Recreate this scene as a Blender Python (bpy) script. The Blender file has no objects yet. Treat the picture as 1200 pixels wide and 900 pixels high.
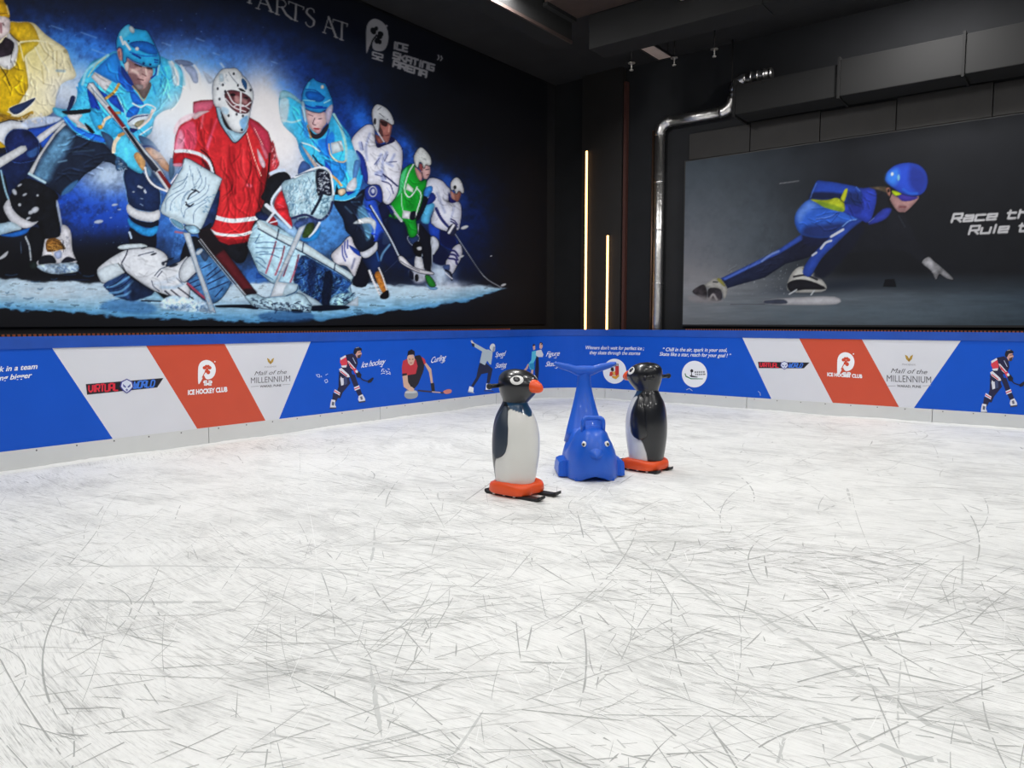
import bpy, bmesh, math, random
import numpy as np
from mathutils import Vector, Matrix

SC = bpy.context.scene
COL = SC.collection
random.seed(7)
RNG = np.random.default_rng(11)

# ------------------------------------------------------------------ camera
F, CX, CY, HOR = 869.0, 600.0, 450.0, 377.0
H = 1.35
PITCH = math.atan((CY - HOR) / F)
YAW = math.atan((1285 - CX) * math.cos(PITCH) / F)      # heading is this far left of +Y
cam = bpy.data.cameras.new('camera')
cam.sensor_width = 36.0
cam.lens = F / 1200 * 36
cam.clip_start = 0.05
cam.clip_end = 200
camo = bpy.data.objects.new('camera', cam)
COL.objects.link(camo)
camo.location = (0, 0, H)
camo.rotation_euler = (math.pi / 2 - PITCH, 0, YAW)
SC.camera = camo
RM = np.array(camo.rotation_euler.to_matrix())
CAMP = np.array([0, 0, H])

def ray(px, py):
    return RM @ np.array([(px - CX) / F, -(py - CY) / F, -1.0])
def on_plane(px, py, n, d):
    r = ray(px, py); n = np.array(n, float)
    return CAMP + r * ((d - n @ CAMP) / (n @ r))
def on_z(px, py, z=0.0): return on_plane(px, py, (0, 0, 1), z)
def project(p):
    q = (np.asarray(p) - CAMP) @ RM
    return np.stack([CX + F * q[..., 0] / -q[..., 2], CY - F * q[..., 1] / -q[..., 2]], -1)

# ------------------------------------------------------------------ world, light, exposure
w = bpy.data.worlds.new('world'); SC.world = w; w.use_nodes = True
w.node_tree.nodes['Background'].inputs[0].default_value = (0.6, 0.7, 0.85, 1)
w.node_tree.nodes['Background'].inputs[1].default_value = 0.02
SC.view_settings.view_transform = 'Standard'
SC.view_settings.look = 'None'
SC.view_settings.exposure = 0.0
SC.view_settings.gamma = 1.0
SC.view_settings.use_curve_mapping = False

# ------------------------------------------------------------------ rink layout (metres)
XL = float(on_z(200, 527)[0])           # rink face of the left run of boards
YB = float(on_z(950, 485.5)[1])         # rink face of the back run of boards
RAD = 1.1                               # corner radius
WL = XL - 0.55                          # left wall surface
WB = YB + 0.55                          # back wall surface
ZC = 5.75                               # ceiling
Z_KICK, Z_PRINT, Z_CAP = 0.19, 1.105, 1.215
X_END, Y_END = 9.0, -4.5

def lamp(kind, loc, target, power, size, col=(1.0, 0.985, 0.96), spread=180):
    L = bpy.data.lights.new(kind, 'AREA')
    L.shape = 'RECTANGLE'; L.size = size; L.size_y = size
    L.energy = power; L.color = col; L.spread = math.radians(spread)
    o = bpy.data.objects.new(kind, L); COL.objects.link(o)
    o.location = loc
    o.rotation_euler = (Vector(target) - Vector(loc)).to_track_quat('-Z', 'Y').to_euler()
for ix, ys_ in enumerate([(-0.9, 2.2, 5.0, 7.4), (-0.9, 2.7, 6.3, 9.4), (-0.9, 2.7, 6.3, 9.6), (-0.9, 2.7, 6.3, 9.6)]):   # floodlights hung over the ice
    for y in ys_:
        x = XL + 1.8 + ix * 3.6
        lamp('ceiling_flood', (x, y, ZC - 0.25), (x, y, 0), 65, 0.5)
for px in (556, 1088):                  # two strong lamps just above the picture, left and right of the corner
    q = on_z(px, -30, 5.45)
    lamp('ceiling_flood', q, (q[0] - .3, q[1] + 1.5, 0), 105, 0.4)
for y in (1.2, 4.0, 6.8):               # spotlights washing the murals
    lamp('mural_spot', (XL + 3.4, y, ZC - 0.3), (WL, y + .3, 3.1), 12, 0.35, spread=110)
for x in (-4.0, -0.8):
    lamp('mural_spot', (x, YB - 3.6, ZC - 0.3), (x, WB, 2.4), 6, 0.35, spread=110)

# ------------------------------------------------------------------ helpers
def srgb(c):
    c = np.asarray(c, float) / 255.0
    return np.where(c <= 0.04045, c / 12.92, ((c + 0.055) / 1.055) ** 2.4)
def lin(c): return tuple(float(v) for v in srgb(c)) + (1.0,)

MATS = {}
def mat(name, col, rough=0.5, metal=0.0, emit=0.0, coat=0.0, noise=0.0, nscale=8.0, bump=0.0, spec=0.5):
    if name in MATS: return MATS[name]
    m = bpy.data.materials.new(name); m.use_nodes = True
    nt = m.node_tree; b = nt.nodes['Principled BSDF']
    c = lin(col)
    b.inputs['Base Color'].default_value = c
    b.inputs['Roughness'].default_value = rough
    b.inputs['Metallic'].default_value = metal
    b.inputs['Coat Weight'].default_value = coat
    b.inputs['Coat Roughness'].default_value = 0.08
    b.inputs['Specular IOR Level'].default_value = spec
    if emit:
        b.inputs['Emission Color'].default_value = c
        b.inputs['Emission Strength'].default_value = emit
    if noise or bump:
        tc = nt.nodes.new('ShaderNodeTexCoord')
        nz = nt.nodes.new('ShaderNodeTexNoise')
        nz.inputs['Scale'].default_value = nscale; nz.inputs['Detail'].default_value = 6
        nt.links.new(tc.outputs['Object'], nz.inputs['Vector'])
        if noise:
            mx = nt.nodes.new('ShaderNodeMix'); mx.data_type = 'RGBA'
            mx.inputs[6].default_value = tuple(max(0, v * (1 - noise)) for v in c[:3]) + (1,)
            mx.inputs[7].default_value = tuple(min(1, v * (1 + noise)) for v in c[:3]) + (1,)
            nt.links.new(nz.outputs['Fac'], mx.inputs[0])
            nt.links.new(mx.outputs[2], b.inputs['Base Color'])
        if bump:
            bp = nt.nodes.new('ShaderNodeBump'); bp.inputs['Strength'].default_value = bump
            bp.inputs['Distance'].default_value = 0.02
            nt.links.new(nz.outputs['Fac'], bp.inputs['Height'])
            nt.links.new(bp.outputs[0], b.inputs['Normal'])
    MATS[name] = m
    return m

def color_mat(name, rough=0.5, spec=0.3, coat=0.0):
    """colour comes from the mesh's own print colours"""
    if name in MATS: return MATS[name]
    m = bpy.data.materials.new(name); m.use_nodes = True
    nt = m.node_tree; b = nt.nodes['Principled BSDF']
    a = nt.nodes.new('ShaderNodeAttribute'); a.attribute_name = 'print'
    nt.links.new(a.outputs['Color'], b.inputs['Base Color'])
    b.inputs['Roughness'].default_value = rough
    b.inputs['Specular IOR Level'].default_value = spec
    b.inputs['Coat Weight'].default_value = coat
    MATS[name] = m
    return m

def link(o, parent=None):
    COL.objects.link(o)
    if parent: o.parent = parent
    return o
def mesh_obj(name, verts, faces, m, parent=None, smooth=False):
    me = bpy.data.meshes.new(name)
    me.from_pydata([tuple(map(float, v)) for v in verts], [], [tuple(f) for f in faces])
    me.update()
    if m: me.materials.append(m)
    if smooth: me.polygons.foreach_set('use_smooth', [True] * len(me.polygons))
    return link(bpy.data.objects.new(name, me), parent)
def bm_obj(name, bm, m, parent=None, smooth=False):
    me = bpy.data.meshes.new(name); bm.to_mesh(me); bm.free()
    if m: me.materials.append(m)
    if smooth: me.polygons.foreach_set('use_smooth', [True] * len(me.polygons))
    return link(bpy.data.objects.new(name, me), parent)
def empty(name, loc=(0, 0, 0), rz=0.0):
    o = bpy.data.objects.new(name, None); COL.objects.link(o)
    o.empty_display_size = 0.1
    o.location = loc; o.rotation_euler = (0, 0, rz)
    return o
def tag(o, label=None, cat=None, group=None, kind=None):
    if label: o['label'] = label
    if cat: o['category'] = cat
    if group: o['group'] = group
    if kind: o['kind'] = kind
    return o
def add_box(bm, x0, x1, y0, y1, z0, z1, bevel=0.0):
    r = bmesh.ops.create_cube(bm, size=1.0)
    vs = r['verts']
    for v in vs:
        v.co = Vector(((x0 + x1) / 2 + v.co.x * (x1 - x0), (y0 + y1) / 2 + v.co.y * (y1 - y0), (z0 + z1) / 2 + v.co.z * (z1 - z0)))
    if bevel:
        es = list({e for v in vs for e in v.link_edges})
        bmesh.ops.bevel(bm, geom=es, offset=bevel, segments=2, profile=0.5, affect='EDGES')
def box(name, x0, x1, y0, y1, z0, z1, m, parent=None, bevel=0.0):
    bm = bmesh.new(); add_box(bm, x0, x1, y0, y1, z0, z1, bevel)
    return bm_obj(name, bm, m, parent)
def loft(rings, close=True, cap=True):
    """rings: list of equally long lists of points -> verts, faces"""
    n = len(rings[0]); V = [p for r in rings for p in r]; Fc = []
    for i in range(len(rings) - 1):
        for j in range(n if close else n - 1):
            k = (j + 1) % n
            Fc.append((i * n + j, i * n + k, (i + 1) * n + k, (i + 1) * n + j))
    if cap:
        Fc.append(tuple(range(n - 1, -1, -1)))
        Fc.append(tuple((len(rings) - 1) * n + j for j in range(n)))
    return V, Fc
def tube(path, r, n=14):
    """rings of a round tube along a polyline; r may be a list"""
    P = [Vector(p) for p in path]; rings = []
    up = Vector((0, 0, 1)); prev = None
    for i, p in enumerate(P):
        t = (P[min(i + 1, len(P) - 1)] - P[max(i - 1, 0)]).normalized()
        if prev is None:
            a = up if abs(t.z) < 0.9 else Vector((1, 0, 0))
            u = t.cross(a).normalized()
        else:
            u = (prev - t * prev.dot(t)).normalized()
        prev = u; v = t.cross(u)
        rr = r[i] if isinstance(r, (list, tuple)) else r
        rings.append([p + (u * math.cos(2 * math.pi * k / n) + v * math.sin(2 * math.pi * k / n)) * rr for k in range(n)])
    return rings
def tube_obj(name, path, r, m, parent=None, n=14):
    V, Fc = loft(tube(path, r, n))
    return mesh_obj(name, V, Fc, m, parent, True)
def arc_pts(a, c, b, n=8):
    """quadratic bend from a to b with the corner at c"""
    a, c, b = Vector(a), Vector(c), Vector(b)
    return [a * (1 - t) ** 2 + c * 2 * t * (1 - t) + b * t * t for t in [i / n for i in range(n + 1)]]

# ------------------------------------------------------------------ the barrier as a path: length s -> point and inward normal
S1 = (YB - RAD) - Y_END                   # end of the left straight
S2 = S1 + RAD * math.pi / 2               # end of the corner arc
S3 = S2 + X_END - (XL + RAD)
ARC_C = (XL + RAD, YB - RAD)
def path(s, off=0.0):
    """off > 0 moves towards the ice"""
    if s <= S1: return (XL + off, Y_END + s)
    if s <= S2:
        a = (s - S1) / RAD
        return (ARC_C[0] - (RAD - off) * math.cos(a), ARC_C[1] + (RAD - off) * math.sin(a))
    return (XL + RAD + (s - S2), YB - off)
def s_at(px, py):
    """length along the barrier where the sight line through a point of the photograph meets it, and the height there"""
    p = on_plane(px, py, (1, 0, 0), XL)
    if Y_END < p[1] <= YB - RAD: return (p[1] - Y_END, p[2])
    q = on_plane(px, py, (0, 1, 0), YB)
    if q[0] >= XL + RAD: return (S2 + q[0] - XL - RAD, q[2])
    r = ray(px, py)
    ox, oy = -ARC_C[0], -ARC_C[1]
    a = r[0] ** 2 + r[1] ** 2; b = 2 * (ox * r[0] + oy * r[1]); c = ox * ox + oy * oy - RAD * RAD
    t = (-b + math.sqrt(b * b - 4 * a * c)) / (2 * a)
    P = CAMP + r * t
    ang = math.atan2(P[1] - ARC_C[1], -(P[0] - ARC_C[0]))
    return (S1 + ang * RAD, P[2])
def on_barrier(px, py, off):
    s, z = s_at(px, py)
    x, y = path(s, off)
    return (x, y, z)

# ------------------------------------------------------------------ flat print made of coloured shapes
def smooth_pts(pts, n=4):
    P = np.array(pts, float); N = len(P); out = []
    for i in range(N):
        p0, p1, p2, p3 = P[i - 1], P[i], P[(i + 1) % N], P[(i + 2) % N]
        for k in range(n):
            t = k / n
            out.append(0.5 * ((2 * p1) + (-p0 + p2) * t + (2 * p0 - 5 * p1 + 4 * p2 - p3) * t * t + (-p0 + 3 * p1 - 3 * p2 + p3) * t ** 3))
    return out
def ribbon(pts, wd):
    P = [np.array(p, float) for p in pts]; L_, R_ = [], []
    for i, p in enumerate(P):
        t = P[min(i + 1, len(P) - 1)] - P[max(i - 1, 0)]
        t = t / (np.linalg.norm(t) + 1e-9); nrm = np.array([-t[1], t[0]]) * wd / 2
        L_.append(p + nrm); R_.append(p - nrm)
    return L_ + R_[::-1]
class Print:
    """polygons in photograph points, laid flat on the barrier face"""
    def __init__(self, x0=0, y0=0, k=1.0): self.L = []; self.o(x0, y0, k)
    def o(self, x0, y0, k): self.x0, self.y0, self.k = x0, y0, k
    def P(self, col, pts, sm=False):
        q = [(self.x0 + x / self.k, self.y0 + y / self.k) for x, y in pts]
        self.L.append((col, smooth_pts(q) if sm else q))
    def S(self, col, wd, pts):
        q = [(self.x0 + x / self.k, self.y0 + y / self.k) for x, y in pts]
        for a, b in zip(q[:-1], q[1:]):
            self.L.append((col, ribbon([a, b], wd / self.k)))
    def E(self, col, cx, cy, rx, ry, n=20):
        self.P(col, [(cx + rx * math.cos(2 * math.pi * i / n), cy + ry * math.sin(2 * math.pi * i / n)) for i in range(n)])
    def build(self, name, parent, base=0.0035, step=0.00012, surf=None):
        surf = surf or on_barrier
        V, Fc, C = [], [], []
        for i, (col, pts) in enumerate(self.L):
            b = len(V)
            for x, y in pts: V.append(surf(x, y, base + step * i))
            Fc.append(tuple(range(b, b + len(pts)))); C.append(lin(col))
        o = mesh_obj(name, V, Fc, color_mat('board_ink', 0.42, 0.4), parent)
        at = o.data.color_attributes.new('print', 'FLOAT_COLOR', 'CORNER')
        buf = []
        for f, c in zip(Fc, C): buf += list(c) * len(f)
        at.data.foreach_set('color', buf)
        return o

GLYPH = {
 'I': [[(.5, 0), (.5, 1)]], 'C': [[(1, 1), (0, 1), (0, 0), (1, 0)]], 'E': [[(1, 1), (0, 1), (0, 0), (1, 0)], [(0, .5), (.9, .5)]],
 'S': [[(1, 1), (0, 1), (0, .5), (1, .5), (1, 0), (0, 0)]], 'K': [[(0, 0), (0, 1)], [(1, 1), (.35, .5), (0, .5)], [(.35, .5), (1, 0)]],
 'A': [[(0, 0), (0, 1), (1, 1), (1, 0)], [(0, .42), (1, .42)]], 'T': [[(0, 1), (1, 1)], [(.5, 1), (.5, 0)]],
 'N': [[(0, 0), (0, 1), (1, 1), (1, 0)]], 'G': [[(1, 1), (0, 1), (0, 0), (1, 0), (1, .5), (.5, .5)]],
 'R': [[(0, 0), (0, 1), (1, 1), (1, .45), (0, .45)], [(.5, .45), (1, 0)]], '5': [[(1, 1), (0, 1), (0, .5), (1, .5), (1, 0), (0, 0)]],
 '2': [[(0, 1), (1, 1), (1, .5), (0, .5), (0, 0), (1, 0)]], 'a': [[(.1, .7), (1, .7), (1, 0), (0, 0), (0, .36), (1, .36)]],
 'c': [[(1, .7), (0, .7), (0, 0), (1, 0)]], 'e': [[(1, 0), (0, 0), (0, .7), (1, .7), (1, .35), (0, .35)]],
 't': [[(.2, 1), (.2, 0), (1, 0)], [(0, .7), (.9, .7)]], 'h': [[(0, 0), (0, 1)], [(0, .7), (1, .7), (1, 0)]],
 'u': [[(0, .7), (0, 0), (1, 0), (1, .7)]], 'l': [[(.4, 1), (.4, 0)]], 'V': [[(0, 1), (0, .3), (.5, 0), (1, .3), (1, 1)]],
 'U': [[(0, 1), (0, 0), (1, 0), (1, 1)]], 'L': [[(0, 1), (0, 0), (1, 0)]], 'W': [[(0, 1), (0, 0), (1, 0), (1, 1)], [(.5, 0), (.5, .7)]],
 'O': [[(0, 0), (0, 1), (1, 1), (1, 0), (0, 0)]], 'D': [[(0, 0), (0, 1), (.8, 1), (1, .8), (1, .2), (.8, 0), (0, 0)]],
 'i': [[(.4, .7), (.4, 0)], [(.4, .95), (.4, 1.0)]], 'M': [[(0, 0), (0, 1), (.5, .4), (1, 1), (1, 0)]], 'n': [[(0, 0), (0, .7), (1, .7), (1, 0)]],
}
def block_text(txt, org, ux, uy, gap=0.35):
    """stroke lettering: org = foot of the first letter, ux = one letter width, uy = cap height; yields polylines"""
    org, ux, uy = np.array(org, float), np.array(ux, float), np.array(uy, float)
    x = 0.0; out = []
    for ch in txt:
        if ch == ' ': x += 0.9; continue
        wl = 0.35 if ch in 'Il' else 1.0
        for st in GLYPH[ch]: out.append([tuple(org + ux * (x + a * (wl if ch not in 'Il' else 0.4)) + uy * b) for a, b in st])
        x += wl + gap
    return out

FONT_CACHE = {}
def text_geo(txt, shear=0.0, bold=0.0, spacing=1.0):
    key = (txt, shear, bold, spacing)
    if key in FONT_CACHE: return FONT_CACHE[key]
    cu = bpy.data.curves.new('lettering', 'FONT'); cu.body = txt; cu.size = 1.0
    cu.shear = shear; cu.offset = bold; cu.space_character = spacing; cu.resolution_u = 3
    ob = bpy.data.objects.new('lettering', cu); COL.objects.link(ob)
    dg = bpy.context.evaluated_depsgraph_get(); ev = ob.evaluated_get(dg); me = ev.to_mesh()
    V = np.array([v.co[:2] for v in me.vertices]); Fc = [tuple(p.vertices) for p in me.polygons]
    ev.to_mesh_clear(); bpy.data.objects.remove(ob); bpy.data.curves.remove(cu)
    V = V - np.array([V[:, 0].min(), 0])
    FONT_CACHE[key] = (V, Fc)
    return V, Fc
def board_text(name, txt, a, b, cap, col, parent, shear=0.0, bold=0.012, spacing=1.0, off=0.004):
    """lettering from photograph point a to b along its foot line, cap height in points"""
    V, Fc = text_geo(txt, shear, bold, spacing)
    wd = V[:, 0].max(); a, b = np.array(a, float), np.array(b, float)
    P = [on_barrier(*(a + (b - a) * (v[0] / wd) + np.array([0, -cap / 0.73 * v[1]])), off) for v in V]
    m = mat('ink_%d_%d_%d' % tuple(col), col, 0.45)
    return mesh_obj(name, P, Fc, m, parent)

# ------------------------------------------------------------------ ice
def ice_material():
    m = bpy.data.materials.new('scratched_ice'); m.use_nodes = True
    nt = m.node_tree; N = nt.nodes; Lk = nt.links
    b = N['Principled BSDF']
    tc = N.new('ShaderNodeTexCoord')
    def mapping(rot, sc, loc=(0, 0, 0), src=None):
        mp = N.new('ShaderNodeMapping'); mp.inputs['Rotation'].default_value = (0, 0, rot)
        mp.inputs['Scale'].default_value = sc; mp.inputs['Location'].default_value = loc
        Lk.new(src or tc.outputs['Object'], mp.inputs['Vector']); return mp.outputs[0]
    def noise(vec, sc, det=4, rough=0.55, dist=0.0):
        n = N.new('ShaderNodeTexNoise'); n.inputs['Scale'].default_value = sc; n.inputs['Detail'].default_value = det
        n.inputs['Roughness'].default_value = rough; n.inputs['Distortion'].default_value = dist
        Lk.new(vec, n.inputs['Vector']); return n.outputs['Fac']
    def ramp(src, lo, hi, a=0.0, bb=1.0):
        r = N.new('ShaderNodeMapRange'); r.inputs[1].default_value = lo; r.inputs[2].default_value = hi
        r.inputs[3].default_value = a; r.inputs[4].default_value = bb
        Lk.new(src, r.inputs[0]); return r.outputs[0]
    def math_(op, a, bv):
        n = N.new('ShaderNodeMath'); n.operation = op
        for i, v in enumerate((a, bv)):
            if isinstance(v, (int, float)): n.inputs[i].default_value = v
            else: Lk.new(v, n.inputs[i])
        return n.outputs[0]
    # gently bent coordinates so that skate lines curve
    nz = N.new('ShaderNodeTexNoise'); nz.inputs['Scale'].default_value = 0.5; nz.inputs['Detail'].default_value = 1
    Lk.new(tc.outputs['Object'], nz.inputs['Vector'])
    vm = N.new('ShaderNodeVectorMath'); vm.operation = 'SCALE'; vm.inputs[3].default_value = 0.9
    Lk.new(nz.outputs['Color'], vm.inputs[0])
    va = N.new('ShaderNodeVectorMath'); va.operation = 'ADD'
    Lk.new(tc.outputs['Object'], va.inputs[0]); Lk.new(vm.outputs[0], va.inputs[1])
    bent = va.outputs[0]
    total = None
    HZ = -0.665
    specs = [  # rotation, along, across, threshold lo/hi, weight
        (HZ, 7, 190, .57, .62, .40), (HZ + .42, 8, 220, .58, .63, .40), (HZ - .5, 7, 210, .58, .63, .40), (HZ + 1.1, 8, 200, .59, .64, .36), (HZ - 1.15, 7, 230, .59, .64, .34), (HZ + .8, 9, 180, .59, .64, .34),
        (HZ + .1, 3.0, 66, .60, .65, .42), (HZ + .55, 3.0, 60, .61, .66, .38), (HZ - .42, 3.2, 72, .60, .65, .40), (HZ + 1.35, 2.6, 62, .62, .67, .34), (HZ - .85, 3.0, 66, .61, .66, .34),
        (HZ + .2, 1.0, 22, .60, .67, .30), (HZ - .45, 1.1, 26, .61, .68, .28), (HZ + .9, 1.1, 24, .62, .69, .24)]
    for i, (rot, al, ac, lo, hi, wt) in enumerate(specs):
        f = noise(mapping(rot, (al, ac, 1), (i * 3.7, i * 5.1, i * 2.3), bent), 1.0, 3, 0.6)
        line = ramp(f, lo, hi)
        patch = ramp(noise(mapping(0, (1, 1, 1), (i * 9.1, 4.0 * i, 0)), 0.9 + 0.15 * i, 3), .46, .62)
        t = math_('MULTIPLY', math_('MULTIPLY', line, patch), wt)
        total = t if total is None else math_('ADD', total, t)
    # wide worn patches and fine snow grain
    worn = math_('MULTIPLY', ramp(noise(mapping(0.4, (1, 1.8, 1), (2, 1, 0), bent), 1.5, 7, .68), .50, .72), .34)
    grain = math_('MULTIPLY', ramp(noise(mapping(0.6, (1, 2.2, 1)), 34, 5, .7), .40, .75), .20)
    worn = math_('ADD', worn, math_('MULTIPLY', grain, ramp(noise(mapping(0.9, (1, 1, 1), (7, 3, 0)), 3.0, 5, .65), .35, .62)))
    total = math_('ADD', total, worn)
    clp = N.new('ShaderNodeClamp'); Lk.new(math_('MULTIPLY', total, .78), clp.inputs[0])
    mx = N.new('ShaderNodeMix'); mx.data_type = 'RGBA'
    mx.inputs[6].default_value = lin((243, 244, 242)); mx.inputs[7].default_value = lin((120, 122, 120))
    Lk.new(clp.outputs[0], mx.inputs[0]); Lk.new(mx.outputs[2], b.inputs['Base Color'])
    Lk.new(ramp(clp.outputs[0], 0, 1, .62, .38), b.inputs['Roughness'])
    b.inputs['Specular IOR Level'].default_value = 0.25
    bp = N.new('ShaderNodeBump'); bp.inputs['Strength'].default_value = 0.25; bp.inputs['Distance'].default_value = 0.01
    bp.invert = True
    Lk.new(clp.outputs[0], bp.inputs['Height']); Lk.new(bp.outputs[0], b.inputs['Normal'])
    return m
ICE = ice_material()
# outline of the ice follows the foot of the boards
N_ARC = 24
edge = [path(s) for s in np.concatenate([[0.0, S1], S1 + (S2 - S1) * np.arange(1, N_ARC) / N_ARC, [S2, S3]])]
edge += [(X_END, Y_END)]
nE = len(edge)
floor = mesh_obj('floor', [(x, y, 0) for x, y in edge] + [(x, y, -0.06) for x, y in edge],
                 [tuple(range(nE - 1, -1, -1)), tuple(range(nE, 2 * nE))] + [(i, (i + 1) % nE, (i + 1) % nE + nE, i + nE) for i in range(nE)], ICE)
tag(floor, kind='structure')
bm = bmesh.new(); bm.from_mesh(floor.data); bmesh.ops.recalc_face_normals(bm, faces=bm.faces); bm.to_mesh(floor.data); bm.free()
box('floor_walkway', WL - 0.2, X_END, Y_END, WB + 0.2, -0.16, -0.061, mat('dark_rubber', (28, 28, 30), 0.8))['kind'] = 'structure'

# individual skate cuts and raised snow lines: thin, broken, mostly straight
def skate_marks(name, cnt, seed, m, zz, wide):
    V, Fc = [], []
    rng = random.Random(seed)
    def inside(x, y): return XL + 0.12 < x < X_END - 0.1 and Y_END < y < YB - 0.12 and (x - y) > (XL - YB) + 1.0
    n = 0
    while n < cnt:
        x, y = rng.uniform(XL, 5.0), rng.uniform(0.6, YB)
        if rng.random() < 0.5: x, y = rng.gauss(-1.4, 1.8), rng.uniform(0.8, 4.8)
        if not inside(x, y): continue
        n += 1
        ln = rng.choice([.08, .12, .18, .25, .35, .5, .8, 1.4]) * rng.uniform(.6, 1.3)
        a = rng.choice([rng.gauss(.665, .35), rng.gauss(.2, .35), rng.gauss(1.2, .45), rng.uniform(0, math.pi), rng.gauss(2.2, .4)])
        curv = rng.gauss(0, .22) if rng.random() < .9 else rng.choice([-1, 1]) * rng.uniform(.5, 1.6)
        wd = rng.choice([.002, .002, .003, .003, .004, .005, .007]) * wide * (1 + 0.16 * max(0, y - 2))
        m_ = max(3, int(ln / .05)); b = len(V); pts = []
        for i in range(m_ + 1):
            t = i / m_
            ang = a + curv * ln * t
            pts.append((x, y, ang, wd * min(1, 4 * t * (1 - t) * 1.6 + .12) * rng.uniform(.6, 1.2)))
            x += math.cos(ang) * ln / m_; y += math.sin(ang) * ln / m_
        if not all(inside(q[0], q[1]) for q in pts): continue
        for (px, py, ang, wq) in pts:
            nx, ny = -math.sin(ang) * wq / 2, math.cos(ang) * wq / 2
            V += [(px + nx, py + ny, zz + n * 1.2e-7), (px - nx, py - ny, zz + n * 1.2e-7)]
        for i in range(m_):
            if rng.random() < .22: continue
            Fc.append((b + 2 * i + 1, b + 2 * i + 3, b + 2 * i + 2, b + 2 * i))
    tag(mesh_obj(name, V, Fc, m, floor), kind='stuff')
skate_marks('skate_cuts', 3000, 5, mat('cut_ice', (176, 178, 176), 0.55, noise=.22, nscale=9), .0006, 1.0)
skate_marks('wide_skate_cuts', 300, 15, mat('scraped_ice', (204, 206, 204), 0.55, noise=.12, nscale=14), .0002, 2.0)
def scrape(pts, wd, seed):
    """one long worn scrape across the ice"""
    rg = random.Random(seed); V, Fc = [], []
    P = [on_z(*p)[:2] for p in pts]; out = []
    for i in range(len(P) - 1):
        for k in range(14): out.append(P[i] + (P[i + 1] - P[i]) * k / 14)
    for i, q in enumerate(out):
        t = out[min(i + 1, len(out) - 1)] - out[max(i - 1, 0)]; t = t / np.linalg.norm(t); nr = np.array([-t[1], t[0]])
        ww = wd * min(1, 5 * min(i, len(out) - 1 - i) / len(out) + .1)
        for s_ in (-1, 1):
            v = q + nr * s_ * ww * rg.uniform(.5, 1.0) / 2; V.append((v[0], v[1], .0003))
        if i and rg.random() > .15: Fc.append((2 * i - 2, 2 * i - 1, 2 * i + 1, 2 * i))
    tag(mesh_obj('long_scrape', V, Fc, mat('scraped_ice', (204, 206, 204)), floor), kind='stuff')
for i_, (pts, wd) in enumerate([([(-20, 696), (80, 703), (180, 706), (340, 705)], .035), ([(0, 664), (200, 663), (420, 668), (560, 676)], .02), ([(434, 782), (440, 820), (448, 868)], .022), ([(330, 745), (440, 728), (590, 722)], .02),
        ([(750, 630), (800, 675), (860, 725)], .022), ([(690, 590), (724, 640), (735, 660)], .02), ([(840, 690), (1000, 790), (1090, 850), (1190, 880)], .03), ([(940, 830), (1060, 885), (1120, 895)], .035), ([(1056, 770), (1052, 830), (1054, 885)], .008), ([(1130, 640), (1126, 700), (1140, 725)], .012)]): scrape(pts, wd, i_)
skate_marks('snow_ridges', 900, 8, mat('snow_ridge', (246, 247, 246), 0.7), .0010, .55)

# ------------------------------------------------------------------ walls and ceiling
BLACKWALL = mat('black_wall_paint', (29, 30, 33), 0.8, noise=.25, nscale=3, bump=.1, spec=.3)
BLACKCEIL = mat('black_ceiling_paint', (40, 40, 42), 0.85, noise=.35, nscale=2, spec=.2)
tag(box('wall_left', WL - 0.2, WL, Y_END, WB + 0.2, -0.06, ZC, BLACKWALL), kind='structure')
tag(box('wall_back', WL, X_END, WB, WB + 0.2, -0.06, ZC, BLACKWALL), kind='structure')
tag(box('ceiling', WL - 0.2, X_END, Y_END, WB + 0.2, ZC, ZC + 0.15, BLACKCEIL), kind='structure')

# ------------------------------------------------------------------ the boards around the ice
BLUE = mat('board_blue', (12, 82, 196), 0.42, noise=.07, nscale=2.5, spec=.25)
WHITE = mat('board_white', (214, 216, 224), 0.4, noise=.03, nscale=3)
RED = mat('board_red', (200, 76, 50), 0.4, noise=.05, nscale=3)
CAPBLUE = mat('cap_blue', (18, 74, 172), 0.45, noise=.22, nscale=5, bump=.3)
KICK = mat('kick_white', (206, 208, 208), 0.42, noise=.06, nscale=4)
def strip(name, s0, s1, z0, z1, o0, o1, m, parent, s0t=None, s1t=None, n=None):
    """solid strip along the barrier between lengths s0..s1 (at the foot; s0t..s1t at the head), from offset o0 to o1"""
    s0t = s0 if s0t is None else s0t; s1t = s1 if s1t is None else s1t
    cuts = [0.0, 1.0]
    if max(s1, s1t) > S1 and min(s0, s0t) < S2:
        cuts = sorted(set(cuts + [min(1, max(0, (S1 + (S2 - S1) * i / 24 - s0) / (s1 - s0))) for i in range(25)]))
    V, Fc = [], []
    for t in cuts:
        sb, st = s0 + (s1 - s0) * t, s0t + (s1t - s0t) * t
        for (s, z, o) in ((sb, z0, o0), (sb, z0, o1), (st, z1, o1), (st, z1, o0)):
            x, y = path(s, o); V.append((x, y, z))
    for i in range(len(cuts) - 1):
        for k in range(4):
            a, b_ = i * 4 + k, i * 4 + (k + 1) % 4
            Fc.append((a, b_, b_ + 4, a + 4))
    Fc += [(3, 2, 1, 0), tuple(len(V) - 4 + k for k in range(4))]
    return mesh_obj(name, V, Fc, m, parent)

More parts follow.
